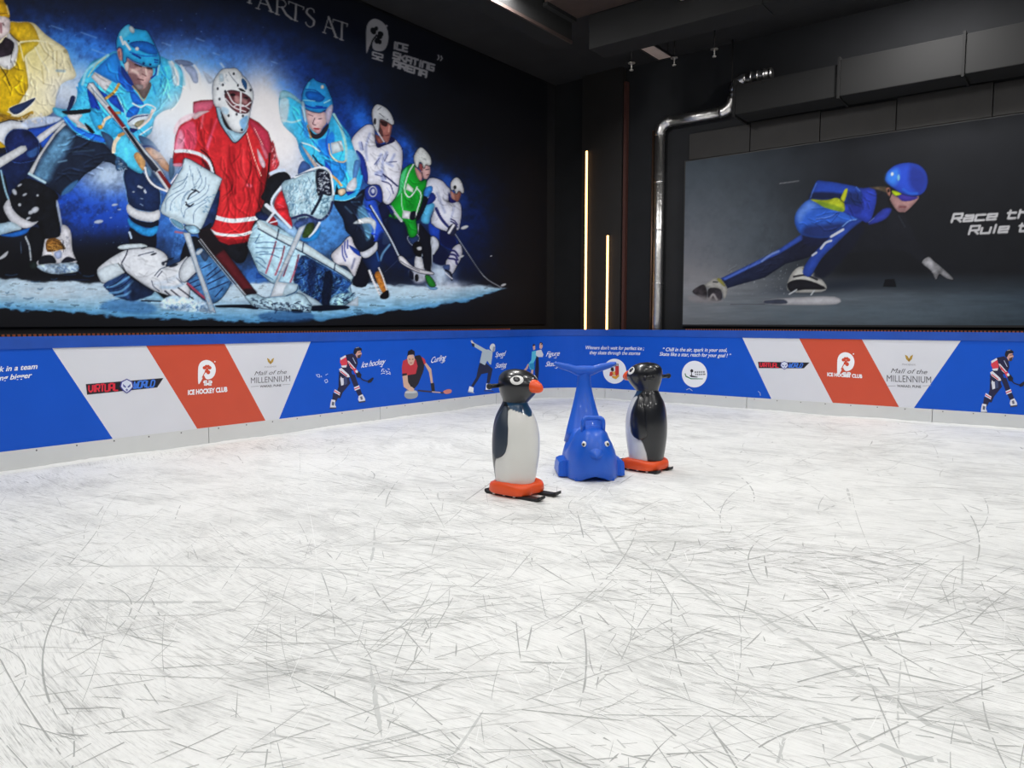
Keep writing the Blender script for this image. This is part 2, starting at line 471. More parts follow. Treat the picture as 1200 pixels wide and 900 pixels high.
def barrier(loc, label):
    e = empty('rink_barrier', loc)
    tag(e, label, 'barrier')
    return e
def to_local(e):
    # geometry is written in world metres: shift children to the empty's own origin
    for c in e.children:
        c.location = -Vector(e.location)
b_left = b_corner = b_back = barrier((*path((S1 + S2) / 2), 0), 'continuous blue, white and red printed rink barrier with white kick plates around the ice')
seam = [s_at(243, 480)[0] - 2.5 * k for k in (2, 1)] + [s_at(x, 480)[0] for x in (243, 445, 581, 709, 875, 1093)]
seam = [0.0] + [s for s in seam if s > 0] + [seam[-1] + 2.52, seam[-1] + 5.04, S3]
runs = [(b_left, 0.0, S3)]
SCREW_ME = None
for e, a, b_ in runs:
    strip('backing_board', a, b_, 0.0, Z_PRINT + .05, -0.10, -0.012, mat('board_core', (190, 190, 192), .6), e)
    strip('cap_rail', a, b_, Z_PRINT, Z_CAP, -0.12, 0.012, CAPBLUE, e)
    ss = [a] + [s for s in seam if a + .05 < s < b_ - .05] + [b_]
    for i in range(len(ss) - 1):
        g0 = .004 if ss[i] in seam else 0; g1 = .004 if ss[i + 1] in seam else 0
        kp = strip('kick_plate', ss[i] + g0, ss[i + 1] - g1, 0.0, Z_KICK, -0.012, 0.010, KICK, e)
        s = ss[i] + .12
        while s < ss[i + 1] - .05:
            x, y = path(s, .010); x2, y2 = path(s, .0135)
            if SCREW_ME is None:
                bm = bmesh.new()
                bmesh.ops.create_cone(bm, cap_ends=True, segments=8, radius1=.008, radius2=.006, depth=.004)
                SCREW_ME = bpy.data.meshes.new('screw'); bm.to_mesh(SCREW_ME); bm.free()
                SCREW_ME.materials.append(mat('screw_steel', (90, 90, 92), .4, metal=.6))
            sc = bpy.data.objects.new('screw', SCREW_ME); link(sc, kp)
            d = Vector((x2 - x, y2 - y, 0))
            sc.location = ((x + x2) / 2, (y + y2) / 2, Z_KICK - .022)
            sc.rotation_euler = d.to_track_quat('Z', 'Y').to_euler()
            s += .345
# printed panels
def edge_s(top, bot): return s_at(*bot)[0], s_at(*top)[0]
cuts = [((0.0), (0.0)), edge_s((61, 408.4), (132, 514)), edge_s((171, 404.4), (231, 502.4)), edge_s((263, 403), (311, 492.4)),
        edge_s((364, 400.6), (327, 490.4)), (S1, S1), (S2, S2), edge_s((870, 396.1), (904, 466.8)), edge_s((936.5, 397.6), (976, 472)),
        edge_s((1010, 398.4), (1053.5, 477.7)), edge_s((1126, 399.8), (1071, 478)), (S3, S3)]
own = [b_left] * 5 + [b_corner] + [b_back] * 5
kinds = ['blue', 'white', 'red', 'white', 'blue', 'blue', 'blue', 'white', 'red', 'white', 'blue']
PANELS = []
for i, k in enumerate(kinds):
    (s0, t0), (s1, t1) = cuts[i], cuts[i + 1]
    PANELS.append(strip('%s_panel' % k, s0, s1, Z_KICK, Z_PRINT, -0.012, 0.002, {'blue': BLUE, 'white': WHITE, 'red': RED}[k], own[i], t0, t1))

# ------------------------------------------------------------------ painted print: shapes drawn on a raster, then baked to the poster's own mesh colours
def value_noise(h, wd, cell, seed, oct_=4, aspect=1.0):
    rng = np.random.default_rng(seed); out = np.zeros((h, wd)); amp = 1.0; tot = 0
    for o_ in range(oct_):
        cy = max(1.0, cell / 2 ** o_); cx = max(1.0, cell * aspect / 2 ** o_)
        gh, gw = int(h / cy) + 3, int(wd / cx) + 3
        g = rng.random((gh, gw))
        y = np.arange(h) / cy; x = np.arange(wd) / cx
        yi, xi = y.astype(int), x.astype(int); fy, fx = (y - yi), (x - xi)
        fy = (fy * fy * (3 - 2 * fy))[:, None]; fx = (fx * fx * (3 - 2 * fx))[None, :]
        a = g[yi][:, xi]; b = g[yi][:, xi + 1]; c = g[yi + 1][:, xi]; d = g[yi + 1][:, xi + 1]
        out += amp * ((a * (1 - fx) + b * fx) * (1 - fy) + (c * (1 - fx) + d * fx) * fy); tot += amp; amp *= .55
    return out / tot

class Paint:
    def __init__(self, x0, y0, x1, y1, sc, bg):
        self.X0, self.Y0, self.sc = x0, y0, sc
        self.h, self.w = int((y1 - y0) * sc), int((x1 - x0) * sc)
        self.im = np.empty((self.h, self.w, 3)); self.im[:] = np.array(bg, float)
        self.n1 = value_noise(self.h, self.w, 9 * sc, 3, 4) - .5
        self.n2 = value_noise(self.h, self.w, 3 * sc, 9, 3) - .5
        self.o(0, 0, 1)
    def o(self, x0, y0, k): self.x0, self.y0, self.k = x0, y0, k
    def _px(self, pts):
        p = np.array(pts, float)
        return (np.array([self.x0, self.y0]) + p / self.k - np.array([self.X0, self.Y0])) * self.sc
    def _blend(self, xa, xb, ya, yb, cov, col, alpha, nz, col2=None, gdir=None, shade=None):
        reg = self.im[ya:yb, xa:xb]
        if np.isscalar(col):                       # a number lightens or darkens what is there
            self.im[ya:yb, xa:xb] = np.clip(reg * (1 + (col - 1) * (cov * alpha)[..., None]), 0, 255); return
        c = np.empty_like(reg); c[:] = np.array(col, float)
        if col2 is not None:
            gx, gy = gdir
            yy, xx = np.mgrid[0:yb - ya, 0:xb - xa]
            t = xx / max(1, xb - xa) * gx + yy / max(1, yb - ya) * gy
            if gx < 0: t = t + 1 * abs(gx)
            if gy < 0: t = t + 1 * abs(gy)
            t = np.clip(t / (abs(gx) + abs(gy)), 0, 1)[..., None]
            c = c * (1 - t) + np.array(col2, float) * t
        if nz:
            f = 1 + nz * (1.4 * self.n1[ya:yb, xa:xb] + .8 * self.n2[ya:yb, xa:xb])[..., None]
            c = np.clip(c * f, 0, 255)
        if shade is not None: c = c * shade[..., None]
        a = (cov * alpha)[..., None]
        self.im[ya:yb, xa:xb] = reg * (1 - a) + c * a
    def _sd(self, q, xa, xb, ya, yb, closed):
        yy, xx = np.mgrid[ya:yb, xa:xb]; xx = xx + .5; yy = yy + .5
        d2 = np.full(xx.shape, 1e12); ins = np.zeros(xx.shape, bool)
        N = len(q)
        for i in range(N if closed else N - 1):
            ax, ay = q[i]; bx, by = q[(i + 1) % N]
            ex, ey = bx - ax, by - ay
            t = np.clip(((xx - ax) * ex + (yy - ay) * ey) / (ex * ex + ey * ey + 1e-9), 0, 1)
            d2 = np.minimum(d2, (xx - ax - t * ex) ** 2 + (yy - ay - t * ey) ** 2)
            if closed and (ay > by or ay < by):
                cr = ((ay > yy) != (by > yy)) & (xx < ex * (yy - ay) / (by - ay) + ax)
                ins ^= cr
        d = np.sqrt(d2)
        return np.where(ins, -d, d) if closed else d
    def _bb(self, q, pad):
        xa = max(0, int(q[:, 0].min() - pad)); xb = min(self.w, int(q[:, 0].max() + pad) + 2)
        ya = max(0, int(q[:, 1].min() - pad)); yb = min(self.h, int(q[:, 1].max() + pad) + 2)
        return xa, xb, ya, yb
    def P(self, col, pts, s=0.0, a=1.0, n=.12, sm=True, c2=None, g=(0, 1), ol=None):
        """filled shape; s = soft edge in points; ol = dark outline colour"""
        q = self._px(pts)
        if sm and len(pts) > 3: q = np.array(smooth_pts(q, 3))
        sp = max(.5, s * self.sc)
        xa, xb, ya, yb = self._bb(q, sp + 3)
        if xb <= xa or yb <= ya: return
        sd = self._sd(q, xa, xb, ya, yb, True)
        if ol is not None:
            cov = np.clip(.5 - (sd - 1.1) / 1.2, 0, 1); self._blend(xa, xb, ya, yb, cov, ol, a * .8, 0)
        cov = np.clip(.5 - sd / (2 * sp), 0, 1)
        shade = None
        size = min(xb - xa, yb - ya) / self.sc
        if size > 7 and s < 1 and n > 0:           # rounded look: darker towards the outline, lit from above
            rw = min(3.2, size * .16) * self.sc
            shade = 1.05 - .34 * np.exp(np.minimum(sd, 0) / rw)
        self._blend(xa, xb, ya, yb, cov, col, a, n, c2, g, shade)
    def folds(self, poly, cnt, ln, wd, ang, seed, dk=.62, lt=1.28, jit=.5):
        """soft creases inside a region: dark stroke with a light one beside it (drawing units)"""
        rg = random.Random(seed); xs = [p[0] for p in poly]; ys = [p[1] for p in poly]; k = 0; tries = 0
        while k < cnt and tries < cnt * 15:
            tries += 1
            x, y = rg.uniform(min(xs), max(xs)), rg.uniform(min(ys), max(ys)); ins = False
            for i in range(len(poly)):
                (ax, ay), (bx, by) = poly[i], poly[(i + 1) % len(poly)]
                if (ay > y) != (by > y) and x < (bx - ax) * (y - ay) / (by - ay) + ax: ins = not ins
            if not ins: continue
            k += 1; t = ang + rg.uniform(-jit, jit); l_ = ln * rg.uniform(.5, 1.2); b_ = rg.uniform(-.5, .5)
            pts = [(x, y), (x + l_ * .5 * math.cos(t), y + l_ * .5 * math.sin(t)), (x + l_ * math.cos(t + b_), y + l_ * math.sin(t + b_))]
            o_ = wd * .9; q = [(px + o_ * math.sin(t), py - o_ * math.cos(t)) for px, py in pts]
            self.L(dk, wd * rg.uniform(.5, 1), pts, .7, .75); self.L(lt, wd * rg.uniform(.5, 1), q, .7, .75)
    def L(self, col, wd, pts, s=0.0, a=1.0, sm=True):
        """stroke; wd in the current drawing units"""
        q = self._px(pts)
        if sm and len(pts) > 2:
            e = np.vstack([2 * q[0] - q[1], q, 2 * q[-1] - q[-2]]); out = []
            for i in range(1, len(e) - 2):
                p0, p1, p2, p3 = e[i - 1:i + 3]
                for k in range(4):
                    t = k / 4
                    out.append(.5 * (2 * p1 + (p2 - p0) * t + (2 * p0 - 5 * p1 + 4 * p2 - p3) * t * t + (3 * p1 - p0 - 3 * p2 + p3) * t ** 3))
            q = np.array(out + [e[-2]])
        hw = wd / self.k * self.sc / 2; sp = max(.5, s * self.sc)
        xa, xb, ya, yb = self._bb(q, hw + sp + 2)
        if xb <= xa or yb <= ya: return
        sd = self._sd(q, xa, xb, ya, yb, False) - hw
        self._blend(xa, xb, ya, yb, np.clip(.5 - sd / (2 * sp), 0, 1), col, a, .06)
    def E(self, col, cx, cy, rx, ry, s=0.0, a=1.0, n=.05, rot=0.0):
        m = 18
        pts = [(cx + rx * math.cos(t) * math.cos(rot) - ry * math.sin(t) * math.sin(rot), cy + rx * math.cos(t) * math.sin(rot) + ry * math.sin(t) * math.cos(rot))
               for t in [2 * math.pi * i / m for i in range(m)]]
        self.P(col, pts, s, a, n, False)
    def G(self, col, cx, cy, rx, ry, a=1.0, rot=0.0, nz=0.0, pw=1.0):
        """gaussian glow in photograph points"""
        yy, xx = np.mgrid[0:self.h, 0:self.w]
        x = xx / self.sc + self.X0 - cx; y = yy / self.sc + self.Y0 - cy
        u = (x * math.cos(rot) + y * math.sin(rot)) / rx; v = (-x * math.sin(rot) + y * math.cos(rot)) / ry
        f = np.exp(-(u * u + v * v) ** pw)
        if nz: f = np.clip(f * (1 + nz * 2.2 * self.n1 + nz * self.n2), 0, 1)
        al = (f * a)[..., None]
        self.im = self.im * (1 - al) + np.array(col, float) * al
    def specks(self, col, x0, y0, x1, y1, cnt, r0, r1, a=.8, seed=1):
        rg = random.Random(seed)
        ox, oy, ok = self.x0, self.y0, self.k; self.o(0, 0, 1)
        for _ in range(cnt):
            r = rg.uniform(r0, r1)
            self.E(col, rg.uniform(x0, x1), rg.uniform(y0, y1), r * rg.uniform(.8, 1.8), r, a=a * rg.uniform(.4, 1), rot=rg.uniform(0, 3), s=.3)
        self.o(ox, oy, ok)
    def hatch(self, col, poly, cnt, ln, wd, ang, seed=1, a=.7, jit=.5):
        """short strokes scattered inside a region (drawing units)"""
        rg = random.Random(seed); q = poly
        xs = [p[0] for p in q]; ys = [p[1] for p in q]; k = 0; tries = 0
        while k < cnt and tries < cnt * 12:
            tries += 1
            x, y = rg.uniform(min(xs), max(xs)), rg.uniform(min(ys), max(ys)); ins = False
            for i in range(len(q)):
                (ax, ay), (bx, by) = q[i], q[(i + 1) % len(q)]
                if (ay > y) != (by > y) and x < (bx - ax) * (y - ay) / (by - ay) + ax: ins = not ins
            if not ins: continue
            k += 1; t = ang + rg.uniform(-jit, jit); l_ = ln * rg.uniform(.4, 1.2)
            self.L(col, wd * rg.uniform(.6, 1.3), [(x, y), (x + l_ * .5 * math.cos(t), y + l_ * .5 * math.sin(t)), (x + l_ * math.cos(t + .3), y + l_ * math.sin(t + .3))], a=a * rg.uniform(.5, 1))
    def sample(self, px):
        x = np.clip((px[:, 0] - self.X0) * self.sc - .5, 0, self.w - 1.001); y = np.clip((px[:, 1] - self.Y0) * self.sc - .5, 0, self.h - 1.001)
        xi, yi = x.astype(int), y.astype(int); fx, fy = (x - xi)[:, None], (y - yi)[:, None]
        I = self.im
        return (I[yi, xi] * (1 - fx) + I[yi, xi + 1] * fx) * (1 - fy) + (I[yi + 1, xi] * (1 - fx) + I[yi + 1, xi + 1] * fx) * fy

INK, NAVY, WHT, SNOW = (20, 22, 28), (26, 40, 76), (214, 217, 228), (196, 212, 228)
CYAN, DBLUE, RED_, TAN = (58, 172, 232), (32, 92, 205), (196, 44, 52), (200, 148, 108)

def hockey_mural():
    A = Paint(-60, -60, 650, 396, 1.6, (28, 29, 34))
    yy, xx = np.mgrid[0:A.h, 0:A.w]; X = xx / A.sc + A.X0; Y = yy / A.sc + A.Y0
    # night haze and back light
    A.G((24, 34, 62), 150, 60, 260, 70, .8)
    A.G((30, 74, 170), 60, 75, 130, 48, .9, .25, .5)
    A.G((30, 78, 180), 215, 95, 150, 60, .9, .05, .5)
    A.G((34, 84, 190), 370, 150, 90, 45, .8, .75, .6)
    A.G((26, 62, 150), 455, 190, 85, 30, .8, .85, .6)
    A.G((24, 50, 120), 535, 265, 38, 60, .75, .3, .6)
    A.G((80, 150, 225), 85, 70, 42, 26, .8, .6, .8)
    A.G((90, 150, 225), 190, 85, 80, 30, .6, 0, .8)
    A.G((34, 84, 200), 120, 245, 85, 45, .9, .2, .6)
    A.G((70, 130, 215), 210, 250, 40, 60, .9, 0, .5)
    A.G((80, 145, 222), 385, 255, 45, 60, .95, .2, .5)
    A.G((60, 120, 210), 300, 325, 40, 22, .8, 0, .5)
    A.G((205, 220, 238), 95, 110, 42, 34, .75, .3, .2)
    A.G((190, 212, 240), 130, 205, 36, 22, .85, 0, .3)
    A.G((228, 232, 240), 215, 125, 70, 60, 1, .2, .1, 1.4)
    A.G((230, 228, 234), 318, 145, 40, 70, 1, -.35, .08, 1.5)
    A.G((205, 215, 235), 345, 215, 28, 40, .8, 0, .2)
    A.G((170, 205, 240), 515, 245, 16, 20, .85, 0, .3)
    A.G((60, 135, 240), 120, 62, 40, 14, .7, .35, .7); A.G((70, 140, 240), 225, 72, 60, 16, .7, .05, .6); A.G((60, 130, 238), 335, 108, 26, 14, .7, .6, .6)
    A.G((50, 120, 232), 425, 140, 26, 12, .75, .9, .6); A.G((46, 110, 225), 480, 178, 24, 10, .7, .95, .6); A.G((40, 100, 215), 525, 215, 20, 9, .6, .9, .6)
    A.G((244, 246, 250), 222, 120, 42, 40, 1, .2, 0, 1.5); A.G((244, 242, 246), 320, 140, 24, 50, 1, -.35, 0, 1.6); A.G((236, 242, 250), 205, 165, 18, 30, .9, .2)
    A.G((15, 17, 24), 75, 318, 110, 38, .9, 0, .3, 1.3)
    A.G((16, 18, 26), 140, 300, 40, 30, .8, 0, .3)
    A.G((22, 34, 68), 470, 295, 50, 40, .9, 0, .6)
    A.G((20, 32, 66), 520, 300, 40, 36, .8, 0, .5)
    A.specks((150, 190, 235), 60, 215, 165, 290, 60, .2, .6, .5, 3)
    A.specks((140, 180, 230), 30, 10, 330, 110, 50, .2, .7, .5, 4)
    # spray streaks
    for i, (x, y, l) in enumerate([(60, 30, 14), (95, 38, 18), (108, 58, 16), (190, 50, 10), (230, 45, 9), (318, 72, 7), (250, 62, 7)]):
        A.L((150, 185, 235), 1.2, [(x, y), (x + l, y + l * .35)], .8, .5)
    # the ice underfoot, torn along its lower edge
    top = np.interp(X, [-60, 0, 40, 120, 200, 330, 430, 500, 560, 592], [318, 324, 328, 330, 331, 331, 330, 334, 333, 337])
    bot = np.interp(X, [-60, 0, 60, 120, 200, 300, 380, 440, 500, 550, 592], [366, 362, 366, 370, 374, 378, 375, 369, 361, 352, 338])
    nz = value_noise(A.h, A.w, 6 * A.sc, 21, 4, 2.2); nz2 = value_noise(A.h, A.w, 3 * A.sc, 22, 4, 5.0)
    cov = np.clip((Y - top + (nz - .5) * 6) / 3, 0, 1) * np.clip((bot - Y + (nz - .5) * 9) / 2, 0, 1) * (X < 594)
    t = np.clip((Y - top) / (bot - top), 0, 1)[..., None]
    c = (1 - t) * np.array([178, 200, 220.]) + t * np.array([120, 175, 215.])
    c = np.where(t > .72, c * (1 - (t - .72) * 1.5) + np.array([40, 110, 175.]) * (t - .72) * 1.5, c)
    c = c * (1 + .55 * (nz2[..., None] - .5)); c = np.where((nz2[..., None] > .70), c * .62, c)
    A.im = A.im * (1 - cov[..., None]) + c * cov[..., None]
    A.G((205, 215, 228), 60, 343, 80, 10, .55, 0, .4)
    A.G((205, 218, 230), 300, 345, 60, 12, .5, 0, .3); A.G((190, 212, 230), 470, 342, 70, 8, .5, 0, .4)

    # ---- white player farthest right
    A.G((190, 208, 230), 514, 322, 14, 20, .95, 0, .3)
    A.G((200, 212, 230), 530, 334, 20, 5, .8, 0, .3)
    A.o(450, 240, 9)
    A.P((22, 30, 62), [(590, 420), (700, 540), (630, 640), (510, 600), (500, 480)], 1)
    A.P((36, 72, 172), [(470, 250), (480, 180), (560, 190), (660, 240), (740, 330), (780, 400), (720, 480), (600, 420), (590, 380), (500, 330)], .4)
    A.P((22, 30, 72), [(590, 260), (660, 240), (740, 330), (770, 400), (720, 470), (600, 410)], 1)
    A.P((196, 204, 220), [(500, 340), (560, 360), (580, 430), (550, 490), (510, 525)], .3, ol=INK)
    A.P((206, 208, 226), [(730, 450), (800, 415), (825, 500), (800, 590), (770, 640), (710, 735), (650, 620), (690, 540)], .3, ol=INK)
    for y in (480, 520, 565): A.L((38, 36, 96), 20, [(710 - (y - 480) * .3, y), (750, y + 12), (785 - (y - 480) * .2, y + 60)])
    A.P((70, 90, 140), [(620, 650), (690, 630), (690, 690), (650, 700)], .3); A.L((20, 22, 40), 22, [(650, 690), (700, 720), (715, 790)]); A.L(WHT, 12, [(650, 720), (720, 780)])
    A.o(450, 160, 9)
    A.P((206, 210, 230), [(480, 440), (600, 460), (660, 520), (700, 570), (680, 690), (790, 690), (818, 790), (805, 900), (780, 990), (700, 950), (660, 1000), (500, 915), (530, 740), (440, 700), (430, 560)], .3, ol=(14, 18, 40))
    A.P((92, 178, 230), [(430, 740), (500, 700), (535, 730), (490, 830), (470, 920), (390, 890)], .6)
    A.P((62, 132, 214), [(430, 550), (500, 520), (512, 570), (455, 650), (425, 640)], .3)
    A.P((42, 60, 142), [(500, 590), (550, 640), (510, 700), (440, 720), (450, 690)], .3)
    A.L((36, 46, 106), 30, [(550, 760), (600, 860), (680, 960)]); A.L(WHT, 12, [(530, 800), (600, 900), (680, 980)])
    A.L((140, 150, 190), 26, [(560, 600), (600, 700), (640, 800)], 1, .6); A.L((150, 160, 200), 20, [(740, 740), (720, 820), (700, 880)], .8, .6)
    A.P((150, 102, 92), [(750, 590), (790, 565), (812, 600), (800, 650), (772, 690), (735, 650)], .2)
    A.P((192, 142, 132), [(700, 575), (740, 600), (752, 670), (715, 655)], .2); A.P((40, 40, 112), [(678, 580), (700, 640), (762, 690), (690, 692)], .2)
    A.P((224, 227, 234), [(760, 430), (812, 470), (840, 560), (830, 600), (790, 572), (762, 605), (742, 560), (712, 565), (704, 490)], .2, ol=INK); A.E(INK, 748, 535, 16, 20)
    A.o(450, 240, 9)
    A.P((46, 50, 78), [(670, 250), (735, 195), (765, 240), (745, 325), (680, 315)], .2); A.L(WHT, 26, [(685, 295), (735, 215)])
    for y in (150, 175): A.L((36, 36, 90), 12, [(705, y), (745, y + 20), (775, y + 60)])
    A.L((150, 155, 165), 9, [(752, 310), (850, 460), (1050, 750), (1240, 875)]); A.L((30, 32, 40), 5, [(745, 318), (845, 468), (1045, 758)])
    for (x, y, r) in [(850, 238, 42), (1260, 845, 30), (1130, 540, 12), (440, 535, 26), (815, 545, 30)]: A.E((205, 210, 218), x, y, r, r * .45, rot=-.35, s=.3)
    # ---- green player
    A.P((22, 34, 64), [(40, 140), (120, 160), (220, 210), (250, 330), (290, 420), (320, 530), (250, 570), (170, 540), (80, 400), (30, 230)], .4)
    A.P((22, 25, 38), [(365, 190), (460, 290), (500, 370), (505, 690), (430, 690), (400, 480), (355, 350)], .3)
    A.L((190, 200, 215), 8, [(365, 200), (358, 370), (405, 540)]); A.L((190, 200, 215), 7, [(492, 340), (508, 520), (500, 690)])
    A.P((206, 210, 220), [(330, 550), (390, 535), (420, 660), (420, 700), (330, 700)], .3)
    A.P(WHT, [(270, 700), (440, 690), (430, 800), (330, 820)], 2, .7)
    A.P((24, 30, 50), [(270, 690), (310, 720), (310, 790), (265, 760)], .3); A.E(INK, 345, 770, 22, 40)
    A.P((120, 162, 205), [(430, 830), (470, 850), (560, 870), (555, 895), (490, 895)], .3); A.P((42, 132, 52), [(435, 750), (490, 758), (545, 850), (480, 858)], .2, ol=INK)
    A.P((42, 62, 104), [(250, 340), (350, 318), (362, 380), (300, 425)], .2, ol=WHT)
    A.P(INK, [(300, 420), (380, 390), (400, 540), (330, 530)], .4); A.P(WHT, [(345, 450), (390, 440), (395, 475), (360, 480)], .2)
    A.o(450, 160, 9)
    A.P((22, 26, 42), [(395, 640), (465, 650), (440, 740), (400, 830), (350, 890), (330, 830)], .3)
    A.P((26, 150, 52), [(310, 290), (332, 335), (380, 470), (440, 455), (442, 520), (415, 580), (410, 640), (370, 780), (330, 850), (350, 1020), (270, 1060), (215, 900), (45, 840), (50, 805), (120, 870), (70, 725), (125, 640), (160, 560), (175, 400), (245, 315)], .25, ol=(8, 40, 20))
    A.P((86, 196, 136), [(178, 405), (245, 325), (215, 450), (195, 570), (130, 640), (160, 560)], 1, .9)
    A.P((16, 110, 36), [(260, 640), (330, 600), (320, 760), (230, 750)], 2, .6)
    A.L(WHT, 13, [(312, 292), (255, 395), (215, 560), (265, 640), (325, 580), (350, 530)]); A.P((222, 227, 227), [(245, 490), (312, 550), (302, 592), (230, 560)], sm=False)
    A.L((180, 215, 200), 9, [(185, 600), (185, 700), (200, 780)]); A.L(WHT, 26, [(75, 740), (130, 820), (185, 890)]); A.L(WHT, 12, [(345, 540), (392, 620), (350, 780), (330, 850)])
    A.P(WHT, [(200, 775), (282, 790), (272, 872), (188, 862)], .2, sm=False); A.P((24, 26, 44), [(282, 800), (335, 790), (322, 875), (274, 872)], .2)
    A.P((42, 62, 150), [(30, 715), (70, 720), (115, 805), (60, 790)], .2)
    A.P((196, 148, 148), [(325, 320), (400, 395), (392, 470), (350, 425)], .2); A.P((206, 166, 166), [(395, 290), (470, 298), (488, 372), (455, 445), (412, 435), (388, 360)], .2)
    A.P((224, 230, 232), [(380, 115), (440, 150), (490, 220), (497, 290), (470, 305), (440, 295), (422, 335), (400, 280), (372, 272), (355, 330), (325, 282), (320, 200)], .2, ol=INK)
    A.P((150, 80, 84), [(372, 285), (402, 298), (402, 362), (372, 340)], .2); A.L((60, 50, 60), 8, [(440, 350), (475, 345)]); A.L((70, 50, 60), 10, [(400, 380), (412, 440)]); A.L((110, 60, 60), 8, [(448, 405), (470, 400)])
    A.hatch((150, 160, 165), [(340, 170), (440, 170), (480, 260), (350, 250)], 14, 26, 6, .3, 5)
    # ---- white player with dark collar
    A.o(350, 170, 9)
    A.P((24, 30, 62), [(870, 600), (960, 630), (950, 760), (900, 800), (1000, 1000), (860, 1100), (800, 800)], .5)
    A.P((44, 84, 192), [(690, 560), (800, 570), (850, 700), (910, 930), (860, 1000), (760, 1000), (720, 720)], .5)
    A.L((180, 200, 225), 12, [(740, 720), (800, 850), (790, 990)], .4, .7)
    A.o(400, 110, 9)
    A.P((212, 214, 231), [(270, 325), (340, 340), (352, 420), (372, 552), (450, 540), (530, 462), (600, 520), (642, 600), (642, 740), (615, 900), (585, 1060), (500, 1165), (430, 1120), (400, 970), (280, 950), (270, 850), (215, 770), (135, 640), (105, 500), (170, 400)], .25, ol=(14, 18, 44))
    for (w_, p) in [(40, [(200, 520), (215, 580)]), (30, [(420, 640), (370, 740)]), (44, [(370, 840), (420, 830), (440, 900)]), (26, [(480, 620), (440, 700), (430, 820)]), (24, [(560, 640), (520, 720)]), (22, [(300, 420), (260, 560), (270, 700)]), (24, [(540, 760), (480, 730)])]:
        A.L((120, 134, 190), w_, p, 1.2, .6)
    for p in [[(215, 510), (230, 590)], [(400, 680), (350, 745)], [(490, 640), (455, 710)], [(500, 720), (580, 715)], [(440, 840), (470, 900)], [(360, 850), (430, 870)]]: A.L((50, 58, 110), 9, p, .3, .8)
    A.P((40, 60, 152), [(150, 598), (220, 640), (262, 740), (282, 870), (270, 950), (235, 900), (200, 780)], .25); A.P((80, 120, 200), [(170, 690), (190, 740), (150, 900), (115, 900)], .4)
    A.o(350, 170, 9)
    A.L((34, 38, 90), 16, [(890, 310), (960, 362), (1040, 432)]); A.L((34, 38, 100), 10, [(880, 380), (962, 412), (1000, 510)]); A.L((150, 155, 195), 8, [(930, 450), (970, 520), (940, 580)], .3, .8)
    A.P((40, 62, 152), [(700, 470), (770, 425), (850, 430), (882, 520), (872, 610), (800, 570), (715, 580)], .25, ol=INK); A.E(WHT, 782, 490, 46, 60); A.E((40, 62, 152), 782, 490, 34, 46); A.E((200, 205, 230), 785, 485, 20, 28)
    A.P((214, 216, 230), [(960, 630), (1080, 780), (1080, 800), (985, 700)], .2); A.P((28, 40, 110), [(925, 640), (960, 640), (1010, 720), (960, 690)], .2)
    A.o(400, 110, 9)
    A.P((150, 92, 88), [(365, 425), (450, 500), (400, 525), (370, 500)], .2)
    A.P((34, 34, 82), [(350, 415), (372, 520), (480, 522), (522, 450), (565, 500), (450, 545), (372, 562)], .25)
    A.P((168, 112, 106), [(405, 275), (480, 292), (532, 325), (525, 400), (502, 490), (462, 512), (400, 440), (398, 350)], .2)
    A.P((64, 42, 46), [(410, 285), (485, 305), (475, 345), (430, 330)], .4); A.L((200, 150, 140), 16, [(505, 340), (500, 400)], .4); A.L((110, 60, 62), 12, [(470, 440), (500, 435)], .2); A.P((95, 62, 64), [(400, 350), (430, 380), (440, 450), (405, 420)], .6)
    A.P((217, 222, 232), [(390, 110), (470, 150), (522, 210), (552, 290), (540, 328), (480, 292), (410, 268), (402, 330), (385, 410), (345, 345), (330, 270), (324, 190), (350, 130)], .2, ol=INK)
    A.E((40, 40, 50), 355, 290, 12, 36); A.L((60, 66, 80), 6, [(400, 205), (450, 245)]); A.L((60, 66, 80), 6, [(385, 170), (420, 140)]); A.E((80, 85, 100), 488, 270, 8, 8); A.L(WHT, 13, [(385, 405), (450, 505)])
    # its long stick
    A.o(380, 250, 9)
    A.P((150, 185, 215), [(640, 170), (690, 280), (680, 320), (610, 320)], .5, .8); A.P((22, 34, 70), [(560, 260), (640, 200), (760, 440), (700, 560), (600, 470)], 2, .8)
    A.L((120, 170, 210), 20, [(690, 330), (620, 420), (590, 500)], .8, .8)
    A.L((22, 26, 50), 26, [(480, -80), (690, 260), (795, 480)], .2); A.L((186, 198, 215), 15, [(490, -80), (690, 255), (795, 470)])
    A.L((70, 80, 110), 4, [(640, 620), (780, 490)])
    A.P((222, 222, 230), [(785, 455), (830, 460), (930, 560), (1040, 600), (1140, 622), (1140, 645), (1010, 628), (880, 570), (800, 515)], .2, ol=(20, 22, 34))
    A.L((30, 34, 54), 5, [(800, 500), (890, 555), (1010, 610)])
    # ---- blue player, right of the goalkeeper
    A.P((22, 24, 38), [(390, 470), (480, 590), (440, 770), (300, 755), (335, 640)], .3)
    A.P((211, 210, 222), [(270, 240), (335, 340), (392, 450), (345, 600), (312, 665), (240, 560), (130, 540), (90, 490), (78, 430), (180, 330)], .3, ol=INK)
    for p in [[(190, 340), (195, 440), (225, 505)], [(218, 300), (215, 390), (240, 465)], [(247, 285), (245, 370)]]: A.L((48, 66, 150), 13, p)
    A.P((32, 72, 172), [(258, 335), (330, 370), (385, 415), (382, 455), (310, 410)], .2); A.L((90, 96, 130), 20, [(320, 480), (290, 580)], 1, .8)
    A.P((30, 58, 112), [(395, 470), (470, 455), (552, 380), (595, 520), (560, 600), (540, 650), (470, 600)], .4, c2=(20, 30, 60), g=(-1, 0))
    A.L((60, 120, 200), 14, [(550, 400), (575, 500)], .6, .8)
